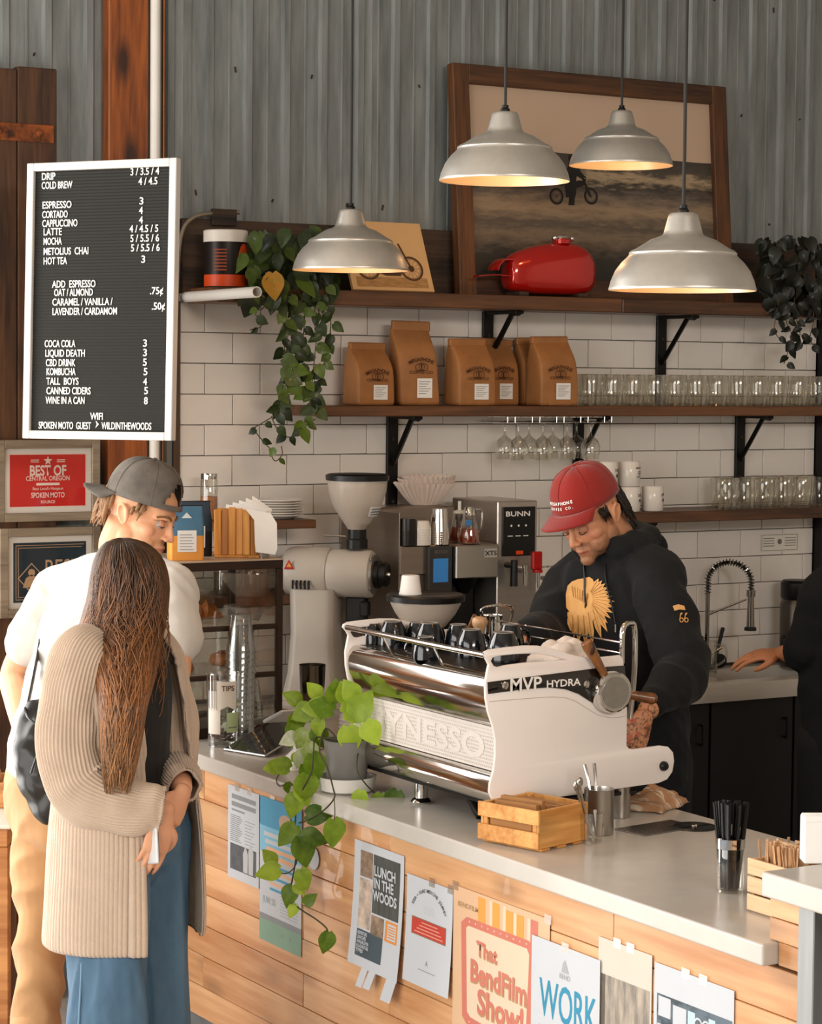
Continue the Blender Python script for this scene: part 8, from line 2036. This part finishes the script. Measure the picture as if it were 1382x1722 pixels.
# ------------------------------------------------------------------ worker at the sink, mostly outside the frame
Pw = Vector((2.33, -.80, 0)); Pw = Vector((ond(1432, 1250, 7.55).x, ond(1432, 1250, 7.55).y, 0))
wk = thing('person', 'worker in black t-shirt at the right edge reaching into the sink', 'person', Pw)
Fk = (AW*.9-RR*.3).normalized(); axk = Fk.cross(UP).normalized()
sk_ = ond(1392, 990, 7.45); ek_ = ond(1352, 1098, 7.50); wk_ = ond(1316, 1099, 7.62)
b = MB(); Mk = facing(Pw+UP*1.60, Fk, 0, 1.0); head(b, Mk)
limb(b, [Mk @ Vector((0, -.03, -.05)), Pw+UP*1.42, Pw+UP*1.36], [.055, .056, .07], 14)
limb(b, [sk_, sk_.lerp(ek_, .5), ek_, ek_.lerp(wk_, .5), wk_], [.045, .042, .038, .036, .027], 14)
hand(b, wk_, -RR*.98+AW*.1-UP*.08, UP*.9-AW*.25, -1, .25, .06, 1.0, .3)
limb(b, [Pw+UP*1.36, Pw+UP*1.1, Pw+UP*.95], [(.13, .08), (.14, .09), (.13, .09)], 16, up=axk)
finish(fuse(b, .004, 4), 'body', m_skin, wk, None, skincol('bf7f58', Mk))
eyes(wk, Mk, (0, 1, -.3), mat('dark_brow'), False, '1a110c', mat('barista_eyelid'))
b = MB(); limb(b, [Pw+UP*1.40, Pw+UP*1.34, Pw+UP*1.2, Pw+UP*1.0, Pw+UP*.86], [(.08, .08), (.17, .10), (.19, .13), (.18, .13), (.18, .13)], 24, up=axk)
limb(b, [Pw+UP*1.37, sk_, sk_.lerp(ek_, .4), sk_.lerp(ek_, .92)], [.06, .075, .078, .082], 18)
finish(fuse(b, .0075, 4), 't_shirt', mat('black_cotton', '070708', .9, sheen=.0), wk, wrinkle(.012, 9))
b = MB()
for sgn in (-1, 1): limb(b, [Pw+UP*.88+axk*(sgn*.09), Pw+UP*.45+axk*(sgn*.10), Pw+UP*.09+axk*(sgn*.10)], [.10, .08, .065], 16)
finish(fuse(b, .01, 3), 'trousers', mat('black_denim'), wk)
for sgn in (-1, 1):
    b = MB(); q = Pw+UP*.06+axk*(sgn*.10); limb(b, [q-Fk*.06, q+Fk*.05, q+Fk*.16-UP*.012], [(.04, .042), (.042, .045), (.038, .034)], 14, up=axk); wparent(b.build('shoe', mat('dark_leather_shoe'), None, smooth=180), wk)
rd = random.Random(3); paths = []
for _ in range(260):
    a = rd.uniform(0, 2*pi); pm = (1.05 if math.sin(a) > .35 else 2.05)*rd.uniform(.9, 1.05)
    paths.append([Mk @ Vector((.083*math.sin(f_)*math.cos(a), -.014+.103*math.sin(f_)*math.sin(a), .036+.088*math.cos(f_))) for f_ in np.linspace(.03, pm, 8)])
locks('hair', mat('dark_brown_hair'), wk, paths, .0085)

# ------------------------------------------------------------------ side table at the left edge
q = ond(22, 1345, 6.95)
t = thing('side_table', 'wooden side table with pale top at the left edge behind the man', 'table', (q.x-.28, q.y, 0), -.53)
m_tw = wood('warm_table_wood', '9a5f2c', 'c98f55', 0, 3, .5, .06, 12, .2)
zt = q.z
MB().box(-.30, .30, -.25, .25, zt-.012, zt, .003).build('top', mat('pale_table_top', 'ded6cb', .3), t)
MB().box(-.29, .29, -.24, .24, zt-.065, zt-.0125, .003).build('apron', m_tw, t)
for sx in (-1, 1):
    for sy in (-1, 1): MB().box(sx*.27-.022, sx*.27+.022, sy*.22-.022, sy*.22+.022, 0, zt-.0655, .003).build('leg', m_tw, t)
t = thing('wooden_box', 'open wooden box of jars on the side table at the left edge', 'box', (q.x-.13, q.y+.02, zt+.0006), -.53)
MB().box(-.12, .12, -.09, .09, 0, .012, .002).box(-.12, .12, -.09, -.08, .012, .075, .002).box(-.12, .12, .08, .09, .012, .075, .002).box(-.12, -.11, -.08, .08, .012, .075, .002).box(.11, .12, -.08, .08, .012, .075, .002).build('box', m_tw, t)
for k in range(3):
    j_ = MB().lathe([(0, .0125), (.03, .0125), (.03, .10), (.024, .11), (0, .11)], 18, (-.07+.07*k, -.03, 0)).build('jar', mat('coloured_jar_%d' % k, ('b4552a', '7f8f4a', 'c9a36a')[k], .3, var=.3, scale=40), t)
    MB().lathe([(0, .11), (.026, .11), (.026, .125), (0, .125)], 18, (-.07+.07*k, -.03, 0)).build('jar_lid', m_steel, j_)
